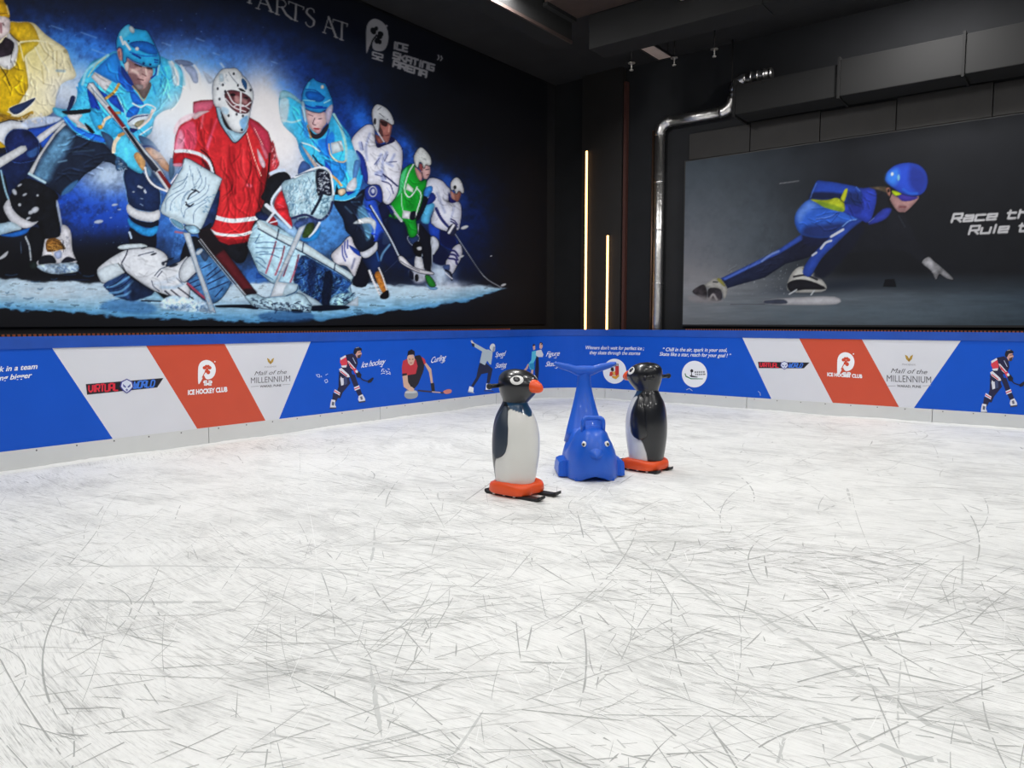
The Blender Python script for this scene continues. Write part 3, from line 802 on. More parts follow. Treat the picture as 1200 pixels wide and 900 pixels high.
    A.P((206, 212, 226), [(385, 385), (460, 378), (552, 300), (558, 380), (490, 450), (430, 472), (385, 440)], .2, ol=INK)
    A.o(350, 170, 9)
    pants = [(370, 590), (480, 590), (590, 550), (690, 470), (670, 620), (660, 740), (720, 860), (780, 960), (800, 1040), (720, 1100), (650, 1120), (590, 1050), (560, 960), (500, 900), (470, 780), (420, 700)]
    A.P((25, 33, 52), pants, .3, ol=(12, 14, 24))
    A.P((92, 140, 172), [(650, 640), (720, 700), (770, 840), (770, 950), (720, 1010), (690, 900), (620, 730)], 1.5, .8)
    A.L((110, 150, 180), 12, [(490, 650), (560, 720)], 1, .6); A.L((60, 90, 120), 12, [(560, 600), (640, 600)], .8, .7); A.L((90, 120, 150), 14, [(600, 560), (660, 520)], 1, .7)
    A.P((212, 222, 230), [(575, 830), (630, 785), (740, 760), (815, 810), (800, 900), (755, 830), (670, 830)], .6)
    A.L((28, 60, 170), 14, [(770, 930), (830, 960), (800, 1010)], .3)
    # skate with amber laces
    A.o(380, 250, 9)
    A.P((196, 130, 60), [(530, 650), (590, 615), (640, 750), (665, 820), (620, 850)], .2, n=.5); A.hatch((110, 60, 25), [(540, 660), (600, 640), (650, 800), (620, 830)], 22, 24, 7, -.4, 2)
    A.L((216, 216, 222), 24, [(475, 605), (520, 720), (590, 860)]); A.hatch((40, 40, 50), [(480, 620), (500, 610), (600, 840), (570, 850)], 14, 20, 6, -.3, 3)
    A.L((216, 216, 222), 15, [(575, 575), (620, 680), (665, 830)]); A.P(INK, [(595, 860), (670, 808), (682, 880), (640, 905), (592, 895)], .2)
    A.o(320, 85, 9)
    jer = [(100, 190), (190, 218), (300, 310), (330, 330), (400, 560), (560, 600), (620, 430), (700, 520), (800, 650), (825, 720), (870, 850), (930, 1060), (895, 1240), (810, 1320), (670, 1345), (630, 1310), (600, 1060), (480, 960), (370, 970), (285, 840), (240, 690), (110, 560), (70, 430), (62, 280)]
    A.P((62, 178, 236), jer, .4, n=.2)
    A.P((196, 216, 228), [(70, 290), (165, 285), (150, 490), (85, 510)], 1.2, .8); A.P((170, 210, 225), [(80, 195), (190, 215), (300, 310), (290, 330), (170, 260), (75, 280)], .8, .8)
    A.L((190, 225, 235), 18, [(100, 500), (200, 525), (290, 500)], .8, .8)
    A.P((36, 118, 222), [(470, 720), (560, 690), (620, 620), (650, 700), (610, 900), (520, 860)], 1, .9); A.P((38, 92, 205), [(300, 330), (350, 520), (380, 690), (330, 660), (300, 500)], 1.5, .5)
    A.L((40, 80, 190), 14, [(590, 600), (560, 740), (590, 860)], .6); A.L((40, 110, 210), 14, [(420, 720), (480, 800), (500, 860)], .8)
    A.P((206, 220, 231), [(608, 742), (722, 715), (750, 822), (620, 862)], .2, sm=False)
    A.L((168, 216, 210), 28, [(640, 440), (720, 600), (768, 780), (770, 920), (740, 1050)], .5, .9); A.L((30, 60, 120), 8, [(620, 440), (700, 560), (790, 680)], .3, .7)
    A.L((205, 228, 235), 16, [(300, 740), (400, 770), (490, 830)], .4)
    A.o(350, 170, 9)
    A.P((46, 140, 230), [(280, 150), (400, 180), (505, 175), (490, 330), (440, 392), (350, 330), (285, 210)], .5, n=.3); A.P((30, 80, 205), [(275, 170), (340, 250), (350, 330), (300, 290)], .5)
    A.L((202, 172, 132), 15, [(320, -10), (335, 100), (400, 165), (470, 180), (500, 160)]); A.L((206, 156, 96), 24, [(340, 315), (400, 365), (450, 425)])
    A.P((140, 195, 225), [(500, 60), (600, 70), (650, 180), (600, 360), (520, 300)], 1.2, .7); A.P((88, 136, 200), [(590, 170), (650, 180), (600, 370), (570, 340)], .5)
    A.P((215, 218, 230), [(520, 405), (600, 340), (612, 440), (560, 492), (500, 480)], .3); A.P((24, 58, 170), [(490, 490), (605, 488), (520, 535)], .3)
    A.L((52, 166, 232), 30, [(375, 560), (480, 568), (590, 530), (640, 430), (662, 330)]); A.L((150, 220, 240), 8, [(380, 580), (490, 585), (600, 545)], .3)
    A.P(INK, [(400, 415), (440, 520), (380, 525)], .3); A.P((226, 202, 172), [(420, 470), (480, 458), (495, 500), (450, 535), (418, 510)], .3, ol=INK)
    A.P((44, 150, 226), [(0, 20), (40, 90), (140, 235), (170, 240), (60, 60), (30, -30)], .4); A.P((206, 190, 186), [(30, 5), (85, 60), (195, 205), (160, 222)], .3); A.L((24, 26, 44), 16, [(150, 110), (210, 190), (250, 220)], .2); A.L((205, 225, 240), 12, [(190, 190), (240, 230)])
    A.P((62, 92, 150), [(0, 235), (50, 165), (130, 240), (0, 312)], .4)
    A.o(320, 85, 9)
    A.P((216, 182, 186), [(345, 375), (430, 415), (552, 420), (562, 530), (530, 575), (482, 642), (430, 625), (368, 545)], .2)
    A.P((50, 46, 60), [(358, 560), (400, 610), (440, 650), (490, 640), (530, 590), (585, 540), (572, 610), (500, 690), (420, 695), (380, 625)], .3); A.L((170, 120, 60), 18, [(365, 560), (400, 690)], .3, .8)
    A.P((205, 160, 165), [(440, 590), (510, 590), (490, 640), (450, 640)], .3); A.L((150, 40, 50), 14, [(435, 590), (480, 596)], .2); A.L((90, 60, 75), 8, [(440, 480), (420, 540), (450, 555)], .3); A.L((80, 50, 65), 9, [(480, 490), (510, 485)], .2); A.L((110, 80, 95), 8, [(370, 440), (420, 460)], .3)
    A.P((46, 152, 226), [(420, 60), (450, 85), (520, 112), (552, 120), (600, 230), (627, 300), (622, 405), (560, 392), (500, 422), (420, 412), (350, 385), (308, 330), (310, 230), (350, 130)], .2, ol=(14, 24, 60))
    A.P((28, 106, 200), [(350, 200), (460, 205), (545, 265), (490, 312), (360, 275)], .5); A.L((20, 60, 140), 8, [(345, 178), (450, 190), (545, 265)]); A.L((20, 70, 170), 18, [(325, 340), (420, 372), (560, 372)], .3); A.L((150, 215, 245), 14, [(540, 320), (600, 290)], .3); A.L((160, 220, 245), 10, [(320, 290), (440, 300)], .3, .8)
    A.E((225, 225, 215), 520, 152, 18, 22); A.L((24, 50, 150), 12, [(450, 355), (520, 360)]); A.L((90, 190, 240), 20, [(380, 110), (360, 160)], .8, .8)
    A.P((204, 192, 216), [(560, 392), (625, 335), (622, 440), (580, 545), (552, 480)], .4, .9); A.P((182, 212, 236), [(300, 310), (332, 330), (352, 525), (312, 460)], .4, .9)

    # ---- yellow player cut by the left edge
    A.o(0, 0, 1)
    A.P((22, 36, 72), [(-60, 190), (0, 180), (35, 178), (38, 190), (33, 205), (20, 220), (10, 232), (-20, 240), (-60, 260)], .5, n=.3)
    A.P((20, 22, 30), [(-60, 225), (-2, 200), (10, 232), (6, 262), (-60, 275)], .5)
    A.L((150, 190, 215), 2.2, [(1, 200), (6, 222), (11, 236)], .5, .9)
    A.P((216, 207, 170), [(-60, 60), (-20, 30), (10, 25), (20, 25.5), (32, 25.5), (41, 28), (52, 39), (63, 47), (75, 55), (80, 62), (83, 72), (89, 86), (87, 92), (78, 95), (71, 100), (66, 112), (63, 130), (50, 138), (30, 141), (0, 143), (-60, 150)], .4, n=.1)
    A.G((222, 224, 226), 72, 108, 20, 22, .55, .3)
    A.o(0, 0, 9)
    A.P((206, 166, 30), [(105, 238), (200, 240), (300, 235), (362, 290), (408, 400), (400, 428), (215, 442), (150, 392), (100, 345)], .4, n=.25)
    A.P((201, 166, 26), [(-500, 680), (95, 735), (185, 560), (212, 460), (400, 440), (372, 500), (262, 590), (272, 700), (300, 900), (250, 1010), (130, 1200), (60, 1260), (0, 1190), (-500, 1200)], .5, n=.22)
    A.G((216, 200, 120), 40, 66, 14, 26, .5)
    A.P((206, 160, 30), [(-500, -200), (0, -30), (40, 10), (92, 110), (97, 190), (0, 195), (-400, 190)], .3, n=.3); A.L((100, 70, 20), 10, [(0, 145), (80, 140)], .4, .7); A.L((235, 215, 170), 16, [(70, 60), (92, 150)], .6, .7)
    A.P((218, 203, 206), [(-60, 190), (90, 188), (106, 280), (95, 342), (30, 402), (-60, 450)], .4, n=.3); A.L((140, 90, 100), 26, [(8, 250), (12, 340)], .8, .8); A.L((90, 70, 70), 12, [(30, 245), (40, 265)], .5)
    A.P((222, 223, 230), [(100, 350), (142, 400), (182, 450), (187, 560), (106, 732), (-60, 640), (0, 600), (122, 568), (145, 452), (70, 396)], .25)
    A.P((52, 42, 56), [(-60, 520), (20, 440), (60, 396), (142, 456), (122, 567), (20, 602), (-60, 600)], .3, n=.6); A.L((28, 26, 38), 10, [(60, 396), (142, 456), (122, 567)]); A.L((40, 40, 50), 5, [(122, 570), (112, 660)])
    A.L((70, 55, 20), 12, [(0, 700), (60, 790), (100, 900)], .3); A.L((60, 45, 20), 12, [(105, 350), (150, 400), (200, 440)], .4, .8)
    for p in [[(215, 440), (320, 432), (420, 430), (560, 470)], [(370, 500), (440, 640), (520, 760)], [(430, 450), (500, 560), (600, 640)], [(270, 600), (290, 720), (310, 880)], [(210, 470), (250, 640)]]: A.L((236, 230, 200), 14, p, .5, .8)
    for p in [[(420, 450), (470, 540), (560, 620)], [(500, 450), (560, 540)], [(600, 540), (600, 700), (620, 800)], [(440, 700), (460, 880)]]: A.L((160, 145, 95), 14, p, .8, .6)
    A.L((120, 150, 175), 26, [(600, 745), (680, 750)], .8, .7); A.E((140, 130, 100), 690, 540, 20, 20, .8, .6)
    A.o(0, 90, 9)
    A.P((40, 58, 98), [(95, 350), (130, 315), (250, 270), (370, 222), (330, 285), (180, 398)], .2, ol=(225, 225, 225)); A.L((235, 235, 230), 10, [(80, 365), (180, 402), (345, 285)], .2)
    A.P((190, 150, 40), [(-40, 380), (60, 400), (200, 425), (335, 360), (345, 400), (240, 450), (100, 455), (-40, 480)], .5, n=.5)
    A.L((90, 70, 40), 9, [(0, 400), (60, 440), (160, 450), (280, 440)], .3, .7)
    A.P((206, 213, 226), [(-80, 520), (0, 488), (100, 458), (255, 490), (292, 560), (142, 550), (62, 640), (62, 722), (-80, 690)], .3); A.L((30, 26, 30), 8, [(0, 488), (100, 457), (190, 465)])
    A.P((190, 205, 235), [(230, 480), (400, 420), (640, 430), (560, 490), (300, 545)], 1, .8); A.specks((228, 224, 224), 22, 133, 50, 144, 40, .5, 1.4, .8, 8)
    A.P((34, 80, 182), [(305, 552), (470, 530), (620, 470), (560, 520), (372, 642)], .3); A.P((40, 90, 195), [(430, 680), (560, 590), (540, 640), (460, 750)], .3)
    A.P((206, 211, 221), [(368, 650), (560, 512), (690, 442), (655, 500), (550, 592), (412, 702)], .2)
    A.P((24, 38, 84), [(60, 640), (142, 562), (292, 562), (382, 642), (412, 702), (402, 802), (380, 872), (150, 900), (62, 752)], .3, n=.5, ol=(60, 100, 180)); A.P((200, 165, 25), [(-40, 670), (0, 680), (60, 740), (0, 750), (-40, 750)], .2)
    A.P((70, 120, 180), [(280, 800), (340, 770), (400, 740), (380, 830), (310, 850)], 1, .6)
    A.P((202, 207, 214), [(-200, 950), (0, 850), (220, 727), (272, 727), (288, 770), (250, 802), (0, 960), (-200, 1070)], .2, sm=False)

    # ---- blue player, left of the goalkeeper: legs
    A.o(0, 0, 1)
    A.P((28, 39, 60), [(74, 143), (84, 153), (100, 160), (120, 167), (136, 182), (140, 197), (130, 191), (121, 189), (112, 197), (100, 204), (91, 214), (83, 224), (71, 229), (62, 222), (52, 215), (33, 203), (45, 182), (60, 160)], .3, n=.25, sm=False)
    A.P((96, 140, 175), [(74, 150), (86, 158), (78, 178), (64, 196), (56, 212), (40, 205), (52, 182), (66, 160)], 4, .85, n=.4)
    A.L((120, 160, 190), 1.6, [(68, 190), (78, 188)], .8, .8); A.L((80, 110, 140), 1.6, [(85, 178), (110, 176)], 1, .5); A.P((70, 120, 170), [(75, 222), (86, 213), (92, 212), (83, 224), (72, 229)], 1, .8)
    A.P((206, 211, 220), [(74, 143), (60, 160), (45, 182), (33, 203), (38, 205), (50, 182), (65, 158), (78, 146)], .3, sm=False); A.L((50, 60, 80), .9, [(76, 148), (64, 161), (48, 184), (39, 205)], .2)
    A.L((170, 200, 215), 2.8, [(34, 203.5), (44, 209), (53, 214)], .4)
    A.P((21, 24, 32), [(30, 209), (52, 216), (68, 228), (66, 240), (70, 262), (69, 282), (52, 284), (45, 264), (25, 256), (11, 236), (17, 222)], .3, n=.5)
    for (x, y, rx, ry) in [(29, 228, 3, 1.5), (44, 229, 1.5, 1.5), (23, 240, 2, 2), (41, 246, 5, 3.5), (36, 249, 3, 2.5), (17, 225, 2.5, 4), (23, 217, 3, 1.4), (33, 256, 3, 1.5)]: A.E((205, 212, 226), x, y, rx, ry, .5, .9, rot=-.5)
    A.o(0, 180, 9)
    A.P((206, 209, 221), [(95, 480), (35, 560), (68, 650), (130, 730), (250, 786), (332, 772), (402, 714), (340, 722), (222, 672), (132, 582)], .25)
    A.P((132, 182, 222), [(-300, 770), (0, 738), (120, 718), (232, 790), (130, 822), (0, 857), (-300, 900)], .3, c2=(190, 210, 225), g=(1, 0)); A.P((40, 120, 220), [(0, 860), (150, 830), (330, 780), (260, 850), (130, 880)], .6, .9)
    A.P((200, 210, 228), [(590, 520), (615, 515), (660, 780), (640, 780)], .4, .8)
    A.o(0, 270, 9)
    A.P((20, 23, 30), [(300, 0), (420, -20), (470, 100), (410, 300), (345, 335)], .3); A.P((30, 40, 40), [(310, 345), (390, 330), (380, 410), (320, 400)], .3, n=.6)
    A.P((206, 207, 217), [(655, -60), (742, 0), (762, 200), (802, 310), (800, 342), (600, 350), (420, 372), (388, 332), (442, 270), (472, 100), (520, 90), (630, 60)], .2, n=.2)
    A.P((116, 82, 40), [(490, 110), (560, 78), (622, 100), (692, 190), (640, 202), (500, 225)], .3, n=.7); A.hatch((196, 150, 80), [(490, 130), (600, 90), (680, 190), (500, 220)], 16, 80, 8, .45, 7, .8, .5); A.hatch((50, 34, 20), [(490, 110), (600, 90), (670, 190), (500, 220)], 12, 50, 9, -.2, 8, .8)
    A.P((28, 33, 44), [(408, 362), (418, 292), (490, 258), (562, 272), (592, 342), (500, 350)], .2); A.P((30, 34, 50), [(648, 342), (700, 280), (772, 292), (797, 322)], .2); A.P((170, 185, 225), [(570, 240), (640, 210), (650, 280), (600, 300)], .3)
    A.hatch((70, 76, 96), [(620, 40), (720, 40), (750, 200), (680, 220)], 16, 26, 6, .9, 9); A.L((40, 40, 54), 6, [(622, 100), (665, 110), (668, 230)])
    A.P((178, 202, 226), [(388, 372), (600, 350), (800, 342), (822, 430), (700, 452), (600, 462), (480, 442)], .5, n=.7); A.hatch((60, 90, 140), [(400, 380), (800, 350), (810, 430), (500, 440)], 24, 50, 8, .3, 10, .6)
    A.L((30, 50, 80), 8, [(670, 466), (800, 466)], .3); A.L((25, 40, 70), 9, [(740, 520), (940, 523)], .4)
    A.L((190, 200, 210), 18, [(270, 70), (310, 170), (325, 310)], .3, .9); A.hatch((30, 40, 60), [(270, 70), (300, 60), (335, 300), (300, 300)], 10, 22, 8, 0, 12)
    A.P((206, 211, 221), [(0, 280), (85, 215), (60, 280), (-40, 320)], .3); A.L((120, 150, 190), 5, [(220, 120), (225, 240)], .4, .7)
    for (x, y, l) in [(60, 468, 120), (330, 540, 90), (540, 512, 60), (400, 615, 50), (60, 655, 30), (250, 715, 100), (60, 765, 80), (880, 478, 110)]: A.L((50, 80, 115), 11, [(x, y), (x + l * .5, y + 8), (x + l, y - 4)], .6, .7)
    # right leg with bands
    A.o(110, 180, 9)
    A.P((28, 46, 84), [(330, 165), (380, 132), (450, 160), (532, 212), (600, 322), (692, 382), (692, 582), (600, 612), (450, 585), (368, 532), (340, 380), (312, 250)], .25, n=.3, ol=(120, 160, 200))
    A.P((211, 216, 226), [(358, 530), (450, 592), (600, 617), (692, 592), (690, 692), (600, 722), (450, 692), (352, 620)], .2); A.P((20, 30, 52), [(358, 645), (450, 698), (600, 727), (680, 700), (672, 770), (550, 778), (420, 725)], .2)
    A.P((50, 152, 226), [(358, 680), (420, 730), (560, 790), (672, 762), (665, 830), (600, 872), (480, 842), (378, 762)], .2, n=.25); A.P((22, 26, 40), [(382, 782), (500, 860), (610, 875), (660, 850), (650, 1000), (560, 990), (380, 960)], .6)
    A.L((200, 208, 225), 22, [(470, 345), (520, 370), (545, 410)], .3, .9); A.E((190, 200, 215), 418, 404, 12, 9); A.L((140, 160, 190), 8, [(490, 470), (520, 480)], .3); A.L((140, 160, 190), 8, [(490, 530), (520, 550)], .3); A.E((28, 46, 84), 520, 375, 12, 16)
    A.L((170, 190, 220), 22, [(375, 830), (395, 890)], .4)
    for (x, y, r) in [(50, 718, 50), (270, 590, 20), (220, 540, 34), (180, 675, 12)]: A.E((205, 212, 224), x, y, r, r * .4, .4, .8, rot=-.15)

    # torso
    A.o(0, 0, 1)
    tor = [(138, 60), (123, 66), (108, 72), (100, 84), (92, 98), (89, 118), (80, 128), (63, 126), (64, 133), (78, 139), (84, 150), (103, 161), (122, 168), (140, 176), (160, 172), (172, 160), (178, 154), (182, 138), (192, 130), (205, 125), (213, 108), (214, 85), (206, 74), (195, 69), (184, 66), (160, 78)]
    A.P((70, 180, 232), tor, .5, n=.25)
    A.o(90, 10, 9)
    A.P((40, 132, 228), [(148, 690), (300, 545), (420, 470), (480, 700), (440, 790), (372, 765), (182, 668)], .6); A.L((150, 205, 230), 26, [(60, 800), (110, 650), (250, 545), (330, 490)], .8, .9); A.L((200, 196, 150), 12, [(120, 720), (200, 600), (300, 515)], .5, .8)
    A.P((30, 100, 215), [(440, 600), (480, 700), (600, 820), (560, 880), (450, 780)], .8)
    A.P((217, 217, 226), [(188, 668), (372, 770), (302, 877), (150, 722)], .2, sm=False)
    for p in [[(880, 560), (920, 680), (970, 750)], [(800, 800), (830, 900)], [(900, 700), (880, 820)], [(20, 790), (60, 870)], [(0, 830), (30, 890)]]: A.L((30, 130, 205), 16, p, .6, .8)
    A.P((190, 205, 225), [(960, 555), (1030, 570), (1080, 650), (1080, 800), (1020, 800), (1000, 650)], 1.2, .8); A.P((150, 165, 200), [(1030, 545), (1080, 540), (1180, 590), (1200, 640), (1080, 600)], 1, .9)
    A.o(190, 70, 9)
    A.P((110, 125, 160), [(130, 15), (200, 0), (280, 15), (330, 50), (220, 70)], .6, .9); A.P((160, 175, 215), [(235, 90), (300, 62), (360, 120), (380, 235), (330, 240), (290, 160)], .5, .9); A.P((190, 205, 232), [(430, 120), (500, 170), (540, 220), (490, 250)], .8, .8)
    for p in [[(100, 20), (150, 120), (170, 260)], [(200, 60), (260, 160), (300, 320)], [(340, 60), (390, 140), (400, 260)]]: A.L((225, 225, 228), 20, p, .8, .8)
    A.L((110, 200, 235), 30, [(140, 60), (210, 160), (230, 260)], 1, .7)
    A.o(90, 100, 9)
    A.P((24, 70, 182), [(108, 50), (150, 45), (252, 262), (252, 432), (222, 445), (150, 242)], .25); A.P((28, 76, 190), [(205, 20), (310, 145), (330, 110), (260, 60)], .25); A.P((30, 84, 198), [(330, 150), (420, 105), (500, 282), (440, 252)], .4)
    A.L((186, 146, 72), 30, [(305, 140), (390, 75), (442, -10)]); A.L((160, 215, 240), 10, [(430, 120), (500, 260), (540, 380)], .4); A.L((40, 120, 220), 30, [(500, -80), (540, 60)], .6, .7)
    A.P((34, 112, 222), [(560, 20), (690, 165), (700, 205), (590, 180)], .3); A.L((186, 152, 92), 11, [(585, 10), (650, 80), (702, 162), (760, 60)]); A.P((110, 96, 96), [(590, -20), (780, -30), (760, 70), (705, 145), (650, 70)], .4)
    A.P((30, 112, 222), [(540, 262), (600, 218), (662, 242), (622, 322), (525, 335)], .3); A.P((60, 176, 235), [(700, 220), (770, 250), (760, 290), (690, 290)], .3)
    A.L((208, 226, 236), 16, [(590, 190), (672, 232), (740, 200), (828, 240), (800, 295)], .25); A.L((230, 205, 195), 28, [(800, 260), (760, 360), (650, 452)], .4)
    A.P((214, 216, 228), [(530, 400), (600, 320), (760, 300), (760, 350), (620, 460)], .4, .9); A.P((150, 145, 120), [(605, 420), (640, 380), (720, 365), (650, 440)], .4); A.L((30, 36, 90), 10, [(545, 385), (620, 335), (745, 318)])
    A.P((26, 40, 110), [(560, 450), (640, 465), (610, 500), (570, 490)], .3); A.L((60, 178, 236), 26, [(620, 500), (740, 440), (800, 360)], .4); A.L((210, 225, 235), 14, [(670, 520), (790, 440)], .3)
    A.P((60, 90, 130), [(650, 530), (770, 570), (860, 680), (700, 630)], .5)
    # near arm
    A.P((56, 170, 232), [(120, 250), (250, 262), (332, 322), (500, 452), (382, 552), (272, 462), (205, 470)], .4, n=.25); A.P((60, 90, 126), [(255, 480), (385, 560), (372, 692), (300, 602)], .4)
    A.L((226, 206, 176), 30, [(270, 430), (300, 362), (368, 322)]); A.L((186, 146, 82), 26, [(390, 290), (450, 290)])
    A.P((82, 190, 236), [(402, 562), (500, 522), (642, 642), (700, 910), (600, 900), (422, 752), (378, 692)], .3, n=.25); A.L((226, 206, 180), 40, [(388, 700), (400, 610), (440, 550)]); A.L((176, 136, 86), 34, [(445, 530), (490, 510)])
    A.P((60, 95, 135), [(410, 760), (470, 770), (540, 860), (420, 900)], .4, n=.8); A.hatch((190, 205, 220), [(420, 770), (500, 790), (540, 880), (440, 890)], 10, 40, 9, .3, 13)
    A.P((224, 168, 58), [(220, 425), (265, 420), (270, 455), (235, 462)], .3); A.P(WHT, [(0, 365), (90, 425), (160, 495), (60, 455), (0, 432)], .3); A.P(INK, [(80, 398), (132, 430), (190, 498), (140, 498)], .3)
    A.P((30, 90, 212), [(0, 440), (120, 500), (250, 530), (302, 602), (180, 572), (0, 505)], .4); A.L((80, 160, 235), 8, [(0, 520), (120, 570), (260, 600)], .3)
    A.o(0, 90, 9)
    A.P((90, 190, 235), [(560, 325), (640, 350), (700, 400), (690, 440), (590, 400)], .5); A.P((216, 216, 226), [(708, 398), (870, 398), (832, 460), (905, 532), (780, 482)], .3)
    A.L((36, 110, 220), 44, [(690, 440), (800, 560), (950, 630), (1080, 670)], .4); A.L((70, 175, 235), 12, [(680, 440), (790, 575), (940, 655)], .3)
    A.P((20, 25, 38), [(655, 362), (800, 350), (945, 340), (945, 376), (800, 397), (700, 397)], .2); A.P((30, 45, 90), [(750, 205), (795, 218), (755, 330), (700, 372), (720, 300)], .2)
    A.hatch((30, 120, 200), [(820, 80), (920, 100), (930, 300), (810, 300)], 12, 70, 9, .7, 14, .6)
    A.o(90, 100, 9)
    A.P((192, 138, 102), [(715, 670), (800, 655), (872, 702), (985, 862), (965, 910), (900, 872), (830, 792), (750, 765)], .3, n=.3); A.L((90, 60, 50), 8, [(830, 780), (900, 770)], .3); A.L((28, 40, 90), 22, [(690, 645), (780, 645), (868, 692)], .2)
    A.P((216, 166, 112), [(600, 740), (650, 705), (722, 790), (702, 900), (650, 842)], .3, n=.25)
    A.P((90, 120, 150), [(985, 800), (1010, 770), (1020, 900), (980, 900)], .3)
    # sticks: white shaft with red and black bands
    A.o(0, 0, 1)
    A.P((214, 219, 228), [(102, 102.5), (104, 97.5), (109, 97), (126, 121), (148, 149), (190, 200), (201, 221), (197, 226), (181, 202), (141, 148), (122, 126)], .15, sm=False, ol=(40, 60, 100))
    A.L((90, 112, 136), 1.0, [(107, 103), (125, 123)], .1)
    A.P((142, 36, 42), [(125.4, 125.6), (129, 124), (146.7, 147.8), (143, 149.5)], .1, sm=False)
    A.P((25, 28, 46), [(144.4, 150), (148, 149.4), (183, 198), (186, 200), (179, 200)], .1, sm=False)
    A.P((25, 28, 46), [(167, 180), (170, 180), (178, 188), (186, 198), (182, 202)], .1, sm=False); A.P((130, 34, 40), [(184, 201), (188, 200), (202, 219), (199, 223)], .1, sm=False)
    A.o(110, 180, 9)
    A.P((56, 86, 132), [(540, 115), (590, 165), (700, 300), (745, 365), (650, 335), (580, 250)], .3, n=.5); A.L((222, 222, 230), 22, [(540, 150), (570, 260), (650, 345), (790, 405)], .2)
    A.P((100, 140, 175), [(555, 130), (610, 190), (590, 250), (560, 200)], .4)
    A.P((70, 100, 130), [(800, 60), (830, 60), (850, 190), (810, 280), (790, 200)], .3)
    # face and helmet
    A.o(90, 10, 9)
    A.P((186, 152, 152), [(525, 520), (600, 570), (700, 610), (795, 630), (802, 700), (772, 762), (720, 842), (662, 852), (600, 802), (542, 692), (520, 600)], .25, n=.25)
    A.P((112, 84, 90), [(545, 690), (620, 690), (660, 740), (680, 800), (640, 830), (600, 800)], 1.2, .85); A.P((120, 92, 98), [(540, 540), (640, 590), (600, 640), (540, 610)], 1, .8); A.L((60, 40, 46), 16, [(615, 590), (680, 612)], .3); A.L((60, 40, 46), 16, [(740, 628), (790, 636)], .3)
    A.L((222, 196, 190), 18, [(728, 640), (738, 700)], .4); A.L((230, 205, 200), 26, [(590, 650), (640, 680)], 1, .8); A.L((110, 74, 80), 10, [(690, 690), (730, 712)], .3); A.L((90, 56, 62), 11, [(645, 742), (705, 757)], .2); A.P((150, 140, 145), [(620, 800), (700, 810), (690, 850), (640, 850)], .6)
    A.P((206, 152, 152), [(425, 428), (470, 428), (482, 545), (445, 532)], .3); A.L((120, 60, 70), 8, [(445, 450), (455, 510)], .2); A.P((226, 206, 206), [(498, 560), (547, 568), (547, 640), (517, 665)], .2)
    A.P((36, 66, 150), [(470, 600), (540, 690), (600, 800), (560, 800), (480, 700)], .5)
    A.P((48, 164, 228), [(540, 165), (592, 205), (690, 225), (742, 240), (800, 340), (862, 470), (878, 560), (852, 612), (790, 622), (700, 592), (600, 552), (530, 508), (520, 560), (490, 570), (480, 430), (440, 405), (425, 430), (418, 340), (455, 240)], .2, n=.12, ol=(14, 24, 60))
    A.P((34, 112, 206), [(560, 365), (700, 348), (812, 392), (852, 482), (760, 480), (690, 455), (580, 402)], .7); A.P((120, 205, 240), [(455, 250), (540, 180), (560, 260), (470, 320)], 1.2, .6)
    A.E((196, 210, 222), 580, 222, 26, 42, .5, rot=-.5); A.E((235, 240, 245), 635, 425, 20, 22, .3); A.L((205, 222, 235), 26, [(462, 300), (490, 375)], .4); A.L((215, 225, 235), 26, [(505, 350), (560, 430)], .4)
    A.L((20, 50, 120), 9, [(570, 362), (640, 347), (740, 355), (820, 395)]); A.L((18, 40, 130), 18, [(590, 478), (672, 522)]); A.E((16, 40, 110), 705, 578, 12, 12); A.E((16, 40, 110), 775, 590, 12, 12); A.L((16, 40, 130), 12, [(820, 540), (855, 545)]); A.L((16, 40, 130), 10, [(820, 565), (850, 570)]); A.L((28, 96, 190), 12, [(560, 460), (700, 500), (850, 500)], .4)
    A.L((24, 56, 150), 16, [(840, 628), (832, 690), (785, 735)], .2); A.L((160, 215, 240), 14, [(868, 600), (850, 700)], .4); A.E((30, 40, 70), 545, 342, 8, 10)

    # haze between the figures, behind the goalkeeper
    A.G((226, 232, 242), 207, 135, 22, 32, .75, .2); A.G((196, 214, 240), 192, 165, 16, 24, .8, .2)
    A.G((228, 226, 234), 322, 150, 16, 40, .6, -.3)

    # ---- goalkeeper: dark trousers and pads
    A.o(190, 270, 9)
    A.P((70, 120, 190), [(135, 40), (240, 60), (180, 280), (100, 290), (120, 160)], 1, .8, n=.6); A.hatch((40, 70, 120), [(150, 60), (230, 70), (180, 260), (110, 260)], 30, 40, 8, .9, 15, .7, 1.5)
    A.P((24, 27, 36), [(300, 70), (400, 90), (600, 330), (480, 280), (380, 230), (300, 290), (190, 320), (240, 130)], .4)
    A.P((23, 25, 33), [(540, 30), (890, 100), (880, 310), (790, 345), (740, 300), (600, 200)], .4, n=.5)
    A.L((150, 100, 120), 22, [(140, 15), (240, 30)], .4)
    A.o(0, 0, 1)
    pad = [(305, 255), (326, 266), (350, 281), (372, 295), (395, 310), (414, 324), (410, 335), (413, 352), (400, 360), (375, 358), (350, 343), (330, 336), (318, 331), (303, 319), (296, 302), (290, 288), (293, 270)]
    A.P((164, 200, 222), pad, .3, n=.3, sm=False, ol=(20, 30, 50))
    A.o(300, 270, 9)
    A.P((40, 78, 134), [(480, 265), (640, 330), (830, 435), (1000, 540), (970, 620), (1000, 700), (850, 790), (740, 790), (650, 760), (430, 600), (400, 480)], .8, n=.9)
